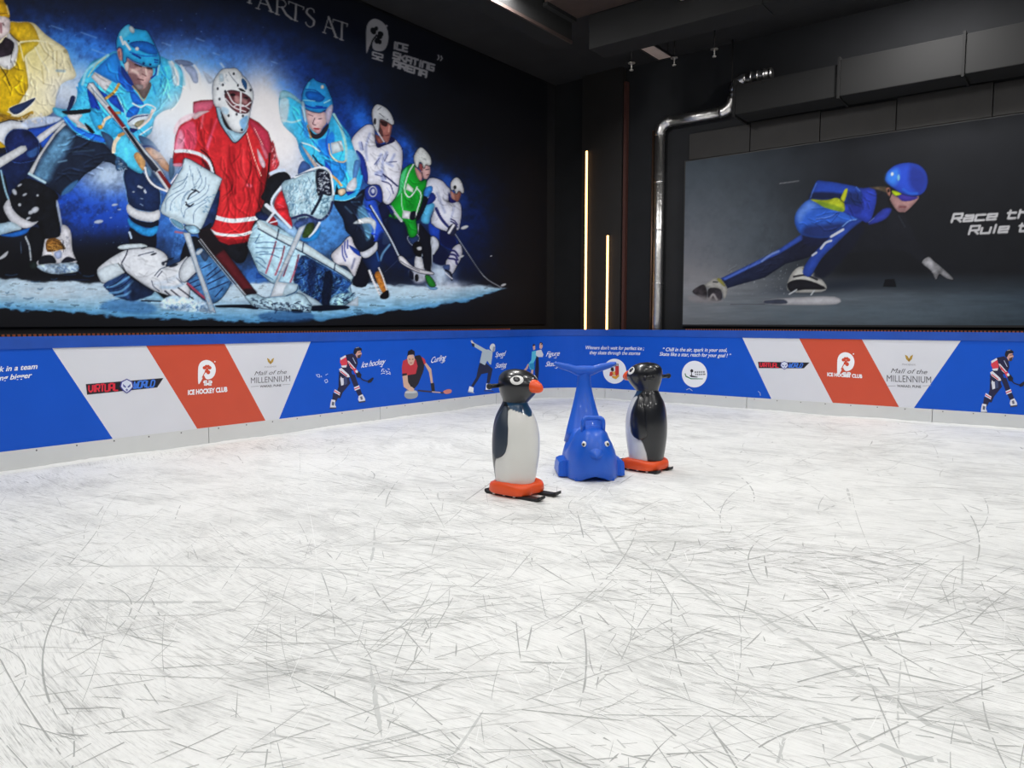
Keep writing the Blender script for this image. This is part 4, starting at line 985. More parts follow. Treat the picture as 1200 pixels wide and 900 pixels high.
    A.hatch((130, 185, 220), [(470, 280), (830, 440), (980, 540), (950, 650), (740, 770), (440, 590)], 120, 44, 8, 1.2, 16, .75, 1.4); A.hatch((14, 24, 54), [(480, 280), (830, 440), (980, 540), (850, 760), (650, 740), (430, 590)], 110, 60, 12, 1.7, 17, .8, 1.0)
    A.P((14, 24, 48), [(730, 450), (810, 480), (770, 790), (690, 760)], .9, .9); A.P((16, 30, 64), [(560, 320), (640, 360), (600, 640), (540, 600)], 1.5, .7)
    A.P((150, 195, 220), [(830, 680), (1030, 660), (1000, 740), (920, 790), (780, 790)], .6, n=.8); A.hatch((18, 30, 60), [(850, 690), (1030, 670), (980, 760), (800, 790)], 26, 40, 10, -.4, 18, .8, 1)
    A.P((200, 222, 234), [(40, -110), (250, 30), (500, 125), (835, 350), (1010, 460), (985, 530), (830, 425), (490, 232), (220, 95), (20, -20)], .25); A.L((18, 34, 64), 11, [(20, -20), (220, 92), (490, 232), (835, 425), (990, 525)])
    for p in [[(500, 130), (490, 230)], [(835, 355), (825, 425)], [(240, -10), (220, 95)]]: A.L((20, 34, 60), 12, p)
    for p in [[(210, 120), (170, 260), (105, 450)], [(300, 170), (270, 300), (205, 470)], [(350, 310), (290, 480)], [(450, 260), (410, 420), (360, 555)]]:
        A.L((168, 96, 116), 18, p, .3); A.L((50, 30, 50), 8, p[:2], .3, .8)
    for p in [[(0, 135), (100, 125), (210, 130)], [(0, 180), (100, 185), (280, 190)], [(0, 235), (60, 225), (130, 230)], [(40, 255), (150, 250), (240, 285)], [(0, 280), (60, 300), (100, 350)], [(0, 320), (100, 400)], [(40, 40), (-10, 130)], [(10, 420), (180, 520)]]: A.L((60, 96, 136), 9, p, .3, .9)
    A.P((42, 90, 170), [(0, 440), (100, 500), (0, 510)], .4)
    A.P((180, 205, 222), [(430, 640), (560, 690), (690, 780), (600, 800)], .3); A.P((12, 22, 42), [(580, 800), (740, 790), (960, 795), (950, 830), (600, 852)], .5)
    A.P((205, 215, 228), [(950, 790), (1080, 690), (1080, 800)], .4, .8)
    # left pad, kneeling
    A.o(100, 270, 9)
    A.P((60, 110, 165), [(160, 830), (280, 730), (600, 745), (760, 830), (600, 880)], 2, .7); A.P((150, 195, 225), [(600, 720), (720, 650), (830, 720), (830, 745)], .5); A.L((12, 18, 34), 12, [(590, 742), (830, 750)], .3)
    A.P((206, 212, 223), [(125, 415), (200, 340), (300, 270), (430, 205), (560, 185), (700, 178), (820, 230), (872, 300), (852, 385), (1000, 330), (1090, 295), (1090, 720), (900, 700), (740, 642), (600, 562), (430, 442), (392, 470), (212, 556), (150, 515)], .25, n=.14, ol=INK)
    A.P((44, 70, 112), [(200, 560), (395, 452), (500, 520), (722, 652), (580, 722), (480, 745), (330, 702), (222, 622)], .4, n=.6)
    for p in [[(230, 600), (330, 570), (460, 490)], [(260, 660), (380, 640), (500, 540)], [(320, 700), (420, 680), (480, 640)]]: A.L((110, 160, 205), 22, p, .6, .8)
    for p in [[(220, 620), (360, 600), (480, 510)], [(250, 590), (330, 555), (420, 470)], [(300, 690), (400, 660)]]: A.L((20, 32, 60), 9, p, .3)
    A.P((20, 28, 48), [(500, 520), (720, 650), (580, 720), (480, 745), (470, 640)], 2, .6); A.P((196, 214, 228), [(135, 420), (330, 345), (412, 440), (212, 545), (155, 510)], .6, .8); A.L(INK, 8, [(345, 345), (420, 440)], .2)
    A.L((18, 22, 36), 11, [(382, 355), (440, 450), (600, 572), (722, 645)]); A.L((30, 36, 56), 12, [(445, 210), (430, 260), (385, 340)], .2)
    A.P(INK, [(735, 640), (895, 692), (830, 722)], .3); A.P((200, 215, 226), [(338, 180), (400, 150), (590, 140), (655, 175), (500, 190), (390, 202)], .2, ol=INK)
    for (x, y, rx, ry) in [(720, 250, 34, 10), (930, 370, 50, 14), (850, 330, 30, 10), (820, 350, 16, 20), (900, 300, 40, 9), (615, 185, 30, 8)]: A.E((26, 32, 48), x, y, rx, ry, .5, .9, rot=-.3)
    for p in [[(560, 265), (650, 240), (720, 225)], [(700, 530), (720, 590), (780, 640)], [(730, 480), (790, 410), (840, 390)], [(760, 490), (810, 430)], [(850, 640), (900, 690)], [(905, 630), (990, 700)], [(960, 500), (1030, 570)]]: A.L((36, 46, 70), 9, p, .3, .9)
    A.L((190, 205, 225), 40, [(740, 560), (860, 540), (980, 480)], 2, .7); A.L((150, 180, 210), 30, [(800, 600), (950, 600), (1040, 560)], 1.5, .7)
    # upper part of that pad and spray
    A.o(190, 270, 9)
    A.P((72, 118, 168), [(350, 225), (420, 188), (492, 262), (600, 372), (722, 512), (680, 640), (580, 752), (480, 762), (400, 702), (262, 562), (360, 440)], .3, n=.5, ol=INK)
    A.P((202, 211, 222), [(205, 375), (310, 268), (372, 430), (240, 545), (182, 490)], .3, ol=(30, 40, 60)); A.P((60, 80, 110), [(400, 250), (430, 215), (490, 270), (450, 330)], .3); A.P((190, 205, 220), [(352, 232), (415, 190), (425, 220), (380, 262)], .2)
    for p in [[(470, 480), (580, 388)], [(480, 520), (620, 420)], [(480, 565), (660, 480)], [(500, 625), (700, 540)], [(420, 400), (520, 350)], [(560, 700), (640, 610)], [(260, 540), (360, 445)], [(290, 560), (390, 515)], [(330, 600), (440, 560)]]: A.L((30, 36, 72), 11, p, .3)
    A.L((160, 70, 90), 22, [(270, 560), (360, 640), (482, 742)], .3); A.L((40, 24, 40), 9, [(262, 570), (340, 650), (470, 745)], .2)
    for p in [[(95, 630), (190, 705)], [(170, 605), (330, 725)], [(30, 640), (90, 690)]]: A.L((26, 26, 44), 13, p, .3)
    A.P((172, 200, 228), [(-20, 760), (60, 700), (150, 690), (350, 735), (480, 762), (570, 870), (400, 860), (200, 850), (0, 820)], 1, n=.8); A.hatch((60, 100, 150), [(20, 780), (350, 760), (540, 850), (60, 820)], 60, 30, 9, .9, 19, .6, 1.5); A.hatch((225, 232, 240), [(20, 710), (340, 740), (460, 780), (60, 780)], 40, 26, 9, .5, 20, .6, 1.5)
    A.P((12, 18, 34), [(560, 792), (700, 785), (960, 785), (1010, 832), (800, 815), (600, 815)], .4)
    # jersey
    A.o(0, 0, 1)
    jer = [(227, 120), (236, 118), (250, 117.5), (254, 125), (275, 167), (292, 138), (303, 144), (314, 155), (318, 168), (318, 198), (313, 215), (308, 240), (303, 250), (297, 262), (290, 283), (268, 287), (252, 281), (247, 268), (252, 252), (256, 225), (259, 212), (248, 200), (235, 190), (222, 187), (214, 191), (204, 193), (203, 185), (205, 172), (206, 160), (210, 148), (227, 136)]
    A.P((184, 44, 52), jer, .3, n=.16, sm=False, ol=(60, 14, 24))
    A.P((216, 112, 142), [(227, 122), (236, 119), (250, 118.5), (247, 128), (236, 131), (228, 134)], .8, .9); A.P((232, 214, 224), [(226, 137), (232, 131), (246, 130), (238, 134), (229, 140)], .5, .9)
    A.P((206, 80, 108), [(206, 162), (212, 149), (226, 142), (231, 160), (226, 178), (206, 178)], 1.2, .9); A.P((226, 200, 214), [(205, 158), (212, 146), (224, 140), (228, 132), (212, 138), (204, 150)], 1, .9); A.P((225, 170, 195), [(206, 168), (211, 152), (216, 162), (214, 176), (206, 178)], 1.5, .7)
    A.P((190, 62, 92), [(292, 140), (303, 146), (314, 156), (317, 172), (315, 180), (304, 166), (296, 152)], .8, .9)
    for (c, w_, p, a) in [((116, 24, 34), 3, [(248, 140), (246, 160), (243, 170)], .6), ((150, 28, 38), 8, [(272, 175), (270, 200), (272, 225)], .7), ((120, 22, 32), 3, [(265, 205), (272, 218), (276, 226)], .7), ((220, 60, 66), 6, [(262, 175), (262, 215), (262, 248)], .6), ((130, 24, 34), 4, [(295, 190), (297, 205), (296, 225)], .6), ((224, 74, 80), 4, [(285, 175), (286, 215)], .5), ((130, 24, 34), 3, [(232, 145), (238, 168), (240, 185)], .6), ((214, 84, 112), 2.6, [(254, 140), (247, 160), (243, 175)], .7), ((214, 100, 130), 3, [(247, 160), (243, 172)], .7), ((232, 150, 168), 2, [(238, 135), (236, 150)], .6), ((150, 30, 40), 3, [(280, 232), (281, 236)], .8), ((226, 110, 130), 3.4, [(290, 217), (294, 218)], .8)]: A.L(c, w_, p, 1.2, a)
    A.P((128, 24, 34), [(305, 205), (311, 190), (312, 225), (306, 246), (302, 250)], .8, .9); A.P((226, 196, 212), [(301, 174), (306, 181), (311, 192), (309, 197), (304, 190)], .4); A.P((224, 140, 165), [(304, 166), (309, 172), (314, 182), (311, 186)], .8, .8)
    A.L((236, 206, 190), .9, [(289, 155), (298, 185), (306, 206)], .2); A.L((236, 206, 190), .7, [(298, 150), (308, 170)], .2); A.L((110, 20, 30), 1.2, [(288, 158), (297, 190), (304, 212)], .3, .8); A.L((30, 14, 20), 2, [(316, 180), (314, 205), (309, 230)], .3)
    # cuff of the left arm
    A.o(180, 170, 9)
    A.P((182, 36, 50), [(215, 150), (260, 85), (340, 85), (450, 115), (545, 175), (615, 275), (500, 230), (330, 150), (300, 215), (212, 195)], .3); A.P((60, 18, 28), [(500, 140), (560, 190), (620, 285), (560, 260)], 1, .8); A.L((216, 225, 240), 36, [(235, 65), (340, 62), (480, 95), (570, 155), (610, 225), (625, 290)], .2); A.L((40, 16, 24), 15, [(500, 50), (580, 120), (630, 230), (645, 300)], .3)
    A.P((222, 150, 176), [(210, 195), (300, 190), (300, 225), (220, 225)], .4, .9)
    A.L((216, 225, 238), 46, [(650, 762), (760, 790), (870, 798), (1080, 772)], .15)
    A.o(190, 270, 9)
    A.P((120, 22, 32), [(560, 70), (700, 100), (890, 90), (880, 130), (700, 140)], 1, .7); A.L((216, 222, 232), 30, [(510, 0), (580, 36), (720, 52), (850, 45), (935, 18)], .15)
    # collar, mask
    A.o(190, 70, 9)
    A.P((166, 206, 231), [(565, 500), (625, 540), (660, 680), (760, 752), (850, 772), (908, 655), (892, 752), (772, 877), (682, 782), (602, 642)], .25); A.L((40, 20, 40), 10, [(565, 500), (602, 655), (688, 792), (772, 877), (892, 762)], .2); A.L((60, 70, 90), 6, [(690, 755), (770, 860)], .2, .6)
    A.P((172, 112, 92), [(635, 555), (702, 690), (745, 745), (680, 712)], .3); A.P((36, 22, 28), [(620, 540), (700, 702), (790, 755), (690, 728), (640, 640)], .3)
    A.P((222, 228, 236), [(640, 100), (720, 92), (785, 95), (852, 170), (912, 240), (962, 370), (932, 520), (912, 640), (872, 742), (830, 767), (740, 742), (652, 602), (612, 505), (560, 490), (535, 400), (540, 240), (590, 150)], .3, n=.1, ol=(70, 80, 100))
    A.P((112, 160, 208), [(820, 640), (905, 590), (872, 742), (832, 712)], 1, .9); A.P((150, 185, 215), [(630, 500), (700, 520), (690, 580), (640, 560)], 1, .7); A.P((160, 195, 220), [(600, 160), (640, 150), (650, 220), (610, 230)], .8, .6)
    A.P((110, 58, 66), [(662, 370), (702, 328), (780, 330), (880, 368), (938, 430), (912, 545), (850, 562), (780, 545), (700, 472)], .25, n=.7, ol=(40, 24, 34)); A.P((196, 150, 150), [(760, 380), (820, 390), (820, 460), (770, 450)], .6, .9); A.E((30, 20, 26), 745, 370, 28, 14, .3); A.E((30, 20, 26), 880, 405, 24, 14, .3); A.P((190, 150, 150), [(840, 400), (900, 420), (890, 470), (845, 460)], .6, .7)
    A.L((226, 226, 232), 19, [(832, 325), (826, 552)], .2); A.L((222, 224, 230), 14, [(690, 345), (755, 455), (870, 490), (932, 450)], .2); A.L((222, 224, 230), 12, [(668, 410), (755, 500), (880, 548)], .2); A.L((222, 224, 230), 10, [(760, 490), (830, 470), (920, 520)], .2)
    A.P((44, 92, 142), [(848, 195), (892, 245), (885, 322), (840, 240)], .3); A.P(INK, [(805, 300), (850, 310), (880, 340), (830, 330)], .3)
    for (x, y) in [(755, 148), (640, 265), (585, 305), (665, 335), (800, 270), (700, 590), (785, 575), (852, 592), (605, 415), (840, 740), (932, 320)]: A.E((28, 34, 54), x, y, 11, 15, .2)
    A.L((60, 70, 90), 6, [(700, 130), (740, 190), (790, 250)], .2, .8); A.L((90, 100, 120), 6, [(830, 130), (850, 190)], .2, .8); A.hatch((120, 140, 160), [(600, 150), (700, 120), (680, 260), (580, 280)], 8, 30, 6, .9, 21)
    A.L((200, 220, 240), 22, [(620, 40), (650, 80)], .8, .6)
    # right arm and catching glove
    A.o(240, 120, 9)
    A.P((192, 62, 72), [(690, 560), (715, 400), (760, 560), (785, 660), (700, 730)], .4, n=.5); A.hatch((236, 206, 214), [(700, 430), (740, 440), (770, 620), (720, 640)], 12, 60, 9, 1.2, 22); A.hatch((50, 20, 28), [(700, 430), (740, 440), (770, 620), (720, 640)], 10, 50, 8, 1.3, 23)
    A.P((24, 27, 37), [(680, 790), (830, 728), (908, 802), (810, 872), (700, 1010), (640, 1040), (590, 1000), (650, 900)], .3); A.L((192, 206, 231), 36, [(695, 750), (760, 722), (835, 718)], .2)
    A.o(280, 190, 9)
    A.P((24, 27, 37), [(330, 150), (480, 102), (547, 182), (450, 242), (352, 392), (345, 470), (270, 440), (300, 250)], .3, n=.4)
    A.P((150, 190, 236), [(360, 560), (450, 620), (560, 692), (600, 640), (610, 800), (480, 722), (400, 650)], .5); A.P((30, 44, 84), [(170, 550), (230, 520), (330, 580), (290, 620), (200, 600)], .4, n=.6)
    A.P((150, 30, 44), [(300, 630), (350, 560), (410, 640), (390, 672)], .3); A.L((205, 210, 220), 16, [(330, 640), (400, 620)], .2); A.L((206, 214, 228), 42, [(290, 455), (375, 525)], .2); A.L((206, 214, 228), 26, [(375, 525), (300, 625)], .2)
    A.P((198, 46, 56), [(455, 295), (500, 420), (540, 560), (562, 685), (480, 642), (388, 532), (376, 420)], .25, n=.4); A.L((120, 20, 34), 20, [(400, 500), (500, 490)], 1, .7); A.L((226, 120, 140), 10, [(410, 440), (470, 470)], .8, .7); A.L((206, 221, 241), 26, [(455, 248), (352, 390), (368, 500), (545, 690)], .15)
    A.P((58, 78, 124), [(585, 645), (700, 560), (832, 622), (802, 742), (722, 792), (660, 762), (602, 702)], .3, n=.6); A.P((58, 80, 40), [(715, 655), (795, 650), (762, 772), (668, 792)], .4, n=.6); A.L((205, 215, 225), 26, [(850, 640), (790, 740), (745, 790)], .3); A.P((44, 145, 224), [(650, 810), (740, 800), (865, 680), (830, 800), (720, 840)], .5)
    glove = [(452, 228), (600, 165), (760, 90), (880, 62), (962, 120), (1002, 350), (965, 520), (862, 612), (762, 580), (560, 592), (520, 480)]
    A.P((166, 199, 217), glove, .25, n=.35, ol=(30, 40, 70))
    A.hatch((70, 104, 134), [(480, 250), (760, 120), (860, 330), (760, 540), (560, 560)], 110, 60, 8, 1.4, 24, .75, .5); A.hatch((215, 228, 236), [(480, 250), (760, 120), (840, 330), (740, 540), (560, 560)], 60, 60, 9, 1.4, 25, .6, .5); A.hatch((60, 96, 120), [(860, 360), (980, 360), (940, 520), (820, 560)], 40, 34, 9, 1.9, 26, .8, .8)
    A.P((26, 31, 52), [(812, 90), (932, 98), (972, 200), (975, 352), (880, 335), (830, 345)], .25); A.hatch((206, 216, 226), [(830, 100), (930, 110), (965, 330), (840, 320)], 60, 20, 9, .8, 27, .9, 1.6)
    A.L((24, 30, 50), 28, [(880, 330), (840, 420), (770, 545)], .2); A.L((38, 44, 82), 24, [(560, 592), (690, 556), (770, 580), (862, 612), (950, 540), (985, 420)], .2); A.hatch((190, 205, 220), [(780, 570), (950, 540), (980, 420), (960, 560), (860, 620)], 16, 18, 7, 1.0, 28)
    A.L((225, 232, 240), 22, [(590, 160), (760, 80), (880, 55), (965, 120), (1000, 340)], .3, .9); A.L((60, 80, 110), 8, [(600, 145), (740, 100), (800, 95)], .2)
    # blocker
    A.o(180, 170, 9)
    A.P((34, 54, 98), [(680, 490), (690, 560), (675, 660), (620, 855), (520, 880), (480, 850)], .3, n=.4, ol=INK); A.P((24, 26, 40), [(560, 850), (610, 820), (590, 900), (500, 900)], .3)
    A.P((196, 42, 58), [(190, 410), (255, 335), (215, 440)], .3); A.L(WHT, 16, [(185, 400), (250, 310)], .2)
    A.P((191, 213, 229), [(335, 138), (520, 235), (705, 345), (712, 375), (690, 440), (600, 660), (500, 885), (440, 885), (300, 820), (170, 765), (72, 690), (150, 500), (250, 330), (305, 235)], .25, n=.12, ol=(40, 60, 90))
    for p in [[(125, 700), (135, 580), (220, 510), (310, 460), (350, 380)], [(175, 690), (190, 600), (270, 520), (330, 490)], [(200, 470), (300, 410), (360, 330)], [(230, 400), (330, 360), (360, 300)], [(320, 620), (330, 540), (400, 470), (450, 430)], [(290, 680), (310, 560), (350, 500), (370, 480)], [(350, 630), (460, 580), (560, 500), (585, 420)], [(370, 570), (480, 500), (540, 440), (550, 340)], [(480, 280), (510, 380), (470, 460)], [(410, 300), (420, 400), (440, 470)], [(420, 820), (425, 720), (480, 650), (560, 600)], [(460, 240), (490, 330), (440, 420)], [(320, 760), (340, 680), (420, 640), (500, 600), (570, 540)], [(320, 770), (290, 690)], [(380, 220), (400, 330)]]: A.L((84, 112, 146), 7, p, .25, .85)
    for p in [[(360, 570), (390, 520), (450, 480)], [(340, 600), (370, 650), (420, 620)], [(440, 470), (480, 500)], [(400, 470), (440, 480)], [(340, 630), (380, 640)]]: A.L((20, 28, 48), 13, p, .2)
    A.hatch((90, 130, 165), [(540, 560), (640, 500), (560, 700), (480, 720)], 22, 24, 9, .3, 29, .8, 1); A.hatch((150, 185, 210), [(180, 560), (320, 520), (290, 700), (160, 680)], 22, 30, 8, .8, 30, .7, 1)
    A.P((120, 168, 198), [(175, 770), (300, 825), (312, 890), (225, 850)], .3, ol=(220, 228, 236)); A.P((80, 140, 180), [(340, 850), (430, 890), (340, 900)], .4)
    # sticks in front
    A.o(190, 270, 9)
    A.P((86, 30, 38), [(375, 0), (500, -20), (640, 185), (995, 660), (890, 690), (700, 440), (400, 95)], .2, sm=False, c2=(96, 34, 42), ol=(14, 14, 20)); A.P((26, 24, 30), [(375, 0), (500, -20), (660, 195), (560, 270), (400, 95)], 1.5, .95, sm=False)
    A.P((26, 22, 28), [(860, 620), (960, 620), (995, 660), (890, 690)], 1.2, .8)
    A.L((206, 216, 226), 7, [(405, 90), (560, 290), (890, 690)], .1); A.L((18, 20, 30), 8, [(395, 100), (550, 300), (880, 700)], .1); A.L((190, 200, 212), 6, [(385, 105), (545, 310), (800, 620)], .1)
    A.P((202, 214, 228), [(222, 25), (292, 25), (380, 350), (472, 600), (565, 870), (500, 850), (420, 600), (318, 300)], .2, sm=False, ol=(60, 90, 130)); A.hatch((120, 165, 205), [(480, 620), (560, 860), (480, 830), (440, 650)], 16, 40, 9, .8, 31)
    A.P((150, 190, 220), [(235, -40), (330, -50), (390, -10), (380, 30), (300, 30)], .3, n=.5, ol=INK)
    A.o(300, 270, 9)
    A.P((174, 207, 227), [(-110, 690), (0, 672), (100, 712), (300, 672), (480, 672), (562, 760), (585, 800), (570, 855), (490, 865), (300, 845), (0, 810), (-80, 740)], .3, n=.4, ol=(20, 30, 50)); A.hatch((18, 28, 52), [(-80, 710), (100, 740), (560, 780), (560, 850), (300, 840), (0, 800)], 70, 40, 11, .3, 32, .85, 1.2); A.P(INK, [(380, 830), (490, 845), (480, 870), (390, 870)], .3)
    A.P((40, 80, 130), [(40, 880), (300, 850), (580, 870), (560, 960), (100, 960)], 1.5, .6)
    A.P((206, 216, 229), [(455, -30), (525, -60), (395, 230), (235, 540), (440, 570), (445, 620), (420, 650), (330, 690), (150, 702), (200, 555)], .25, sm=False, ol=(80, 120, 160)); A.P((170, 200, 220), [(330, 560), (440, 570), (440, 630), (350, 680), (280, 690)], .8, .8); A.L((30, 60, 90), 8, [(445, 580), (420, 645), (320, 690)], .2)

    A.o(0, 0, 1)
    A.folds([(45, 45), (78, 60), (85, 88), (66, 130), (40, 135), (30, 70)], 26, 20, 2.0, 1.1, 51, .82, 1.12); A.folds([(2, 75), (28, 60), (30, 110), (5, 125)], 10, 18, 2, 1.3, 52)
    A.folds([(105, 75), (138, 66), (150, 100), (178, 150), (140, 160), (95, 120)], 26, 18, 2.0, .9, 53, .7); A.folds([(182, 72), (205, 78), (205, 120), (185, 128)], 12, 20, 2, 1.4, 54, .8)
    A.folds([(70, 160), (120, 172), (132, 186), (95, 205), (60, 215)], 14, 26, 2.4, -.25, 55, .7, 1.4)
    A.folds([(256, 170), (300, 165), (308, 215), (300, 255), (258, 250)], 34, 40, 2.2, 1.5, 56, .72, 1.16, .25); A.folds([(208, 150), (240, 130), (252, 160), (240, 185), (210, 178)], 18, 18, 2.0, 1.2, 57, .72, 1.2); A.folds([(250, 270), (292, 268), (288, 283), (255, 280)], 8, 24, 1.6, .1, 58, .7)
    A.folds([(330, 115), (352, 120), (372, 170), (395, 160), (415, 200), (395, 228), (362, 185)], 28, 18, 1.8, 1.1, 59, .72); A.folds([(398, 235), (425, 235), (436, 280), (420, 285)], 12, 18, 1.8, .8, 60, .7, 1.5)
    A.folds([(415, 165), (435, 150), (468, 180), (462, 225), (440, 210), (425, 190)], 26, 14, 1.5, .9, 61, .76, 1.06); A.folds([(470, 205), (490, 205), (495, 240), (475, 270), (465, 240)], 12, 12, 1.3, 1.2, 62, .7); A.folds([(505, 215), (525, 225), (538, 245), (525, 262), (508, 240)], 16, 11, 1.2, 1.0, 63, .76, 1.05)
    A.folds([(120, 305), (180, 295), (210, 330), (180, 335), (140, 320)], 16, 16, 1.6, .5, 64, .8, 1.05); A.folds([(306, 262), (400, 318), (350, 330), (305, 310)], 16, 16, 1.5, .5, 65, .8, 1.08)
    # printed contrast and saturation
    v = A.im / 255.0; lum = v.mean(-1, keepdims=True); v = lum + (v - lum) * 1.0; v = np.clip(v, 0, 1); v = v + .30 * (v - .42) * v * (1 - v) * 4 * .6
    A.im = np.clip(v, 0, 1) * 255
    # weave of folds and grain over the figures
    fold = value_noise(A.h, A.w, 7 * A.sc, 41, 3, .55); ridge = 1 - np.abs(fold - .5) * 4
    lum = A.im.mean(-1); msk = np.clip((lum - 40) / 60, 0, 1) * np.clip((250 - lum) / 40, 0, 1)
    A.im *= (1 + msk * (.04 * (np.clip(ridge, -1, 1) - .35) + .05 * (A.n2 * 2)))[..., None]
    # ---- lettering at the head of the mural
    A.o(280, 0, 3.53)
    G_ = (148, 148, 152); thick, thin = 8.5, 4.5
    for wd, p in [                  (thick, [(48, -48), (44, 12)]), (thin, [(15, -60), (82, -38)]), (thin, [(35, 9), (53, 15)]),
                  (thin, [(78, 36), (102, -28)]), (thick, [(102, -28), (134, 48)]), (thin, [(88, 12), (122, 22)]), (thin, [(70, 33), (86, 38)]), (thin, [(124, 45), (143, 51)]),
                  (thick, [(160, -8), (157, 58)]), (thin, [(158, -8), (185, 2), (194, 18), (184, 30), (160, 28)]), (thick, [(178, 30), (196, 60), (218, 78)]), (thin, [(149, 55), (167, 62)]),
                  (thick, [(237, 18), (233, 84)]), (thin, [(207, 6), (268, 30)]), (thin, [(207, 6), (206, 16)]), (thin, [(268, 30), (266, 40)]), (thin, [(224, 81), (243, 88)]),
                  (thin, [(312, 52), (308, 40), (296, 34), (284, 38)]), (thick, [(284, 38), (280, 52), (296, 70), (311, 86), (308, 104)]), (thin, [(308, 104), (296, 112), (282, 104), (276, 92)]),
                  (thin, [(352, 135), (371, 70)]), (thick, [(371, 70), (402, 154)]), (thin, [(359, 110), (390, 121)]), (thin, [(346, 133), (360, 138)]), (thin, [(394, 151), (410, 157)]),
                  (thick, [(427, 92), (424, 164)]), (thin, [(390, 80), (449, 99)]), (thin, [(390, 80), (389, 92)]), (thin, [(449, 99), (447, 110)]), (thin, [(416, 161), (433, 167)])]:
        A.L(G_, wd, p, .15, sm=len(p) > 3)
    A.P((158, 158, 164), [(528, 220), (526, 150), (528, 112), (540, 88), (562, 77), (590, 88), (610, 112), (619, 150), (614, 185), (600, 208), (578, 212), (556, 204), (548, 180), (538, 196)], .2, n=0)
    for (x, y, rx, ry, r) in [(556, 128, 11, 15, -.5), (568, 118, 8, 9, .2), (586, 140, 13, 10, .5), (582, 152, 11, 10, .3), (572, 168, 11, 13, .3), (583, 174, 8, 9, .2)]: A.E((20, 21, 27), x, y, rx, ry, rot=r, n=0)
    A.L((20, 21, 27), 6, [(570, 145), (552, 170), (544, 200)])
    A.E((150, 150, 156), 611, 107, 4, 5, n=0)
    for tx, og, ux, uy, wd in [('52', (553, 240), (17, 5), (1, -25), 6), ('ICE', (640, 200), (18, 4.5), (3, -26), 8), ('SKATING', (638, 240), (19.5, 6.2), (4, -24), 8), ('ARENA', (638, 274), (21, 7), (4, -23), 8)]:
        for st in block_text(tx, og, ux, uy, .36): A.L((158, 158, 164), wd * 1.12, st, .12, sm=False)
    for x in (824, 836): A.L((170, 170, 176), 5, [(x, 228 + (x - 824) * .3), (x + 4, 238 + (x - 824) * .3), (x - 2, 247 + (x - 824) * .3)], .15)
    return A

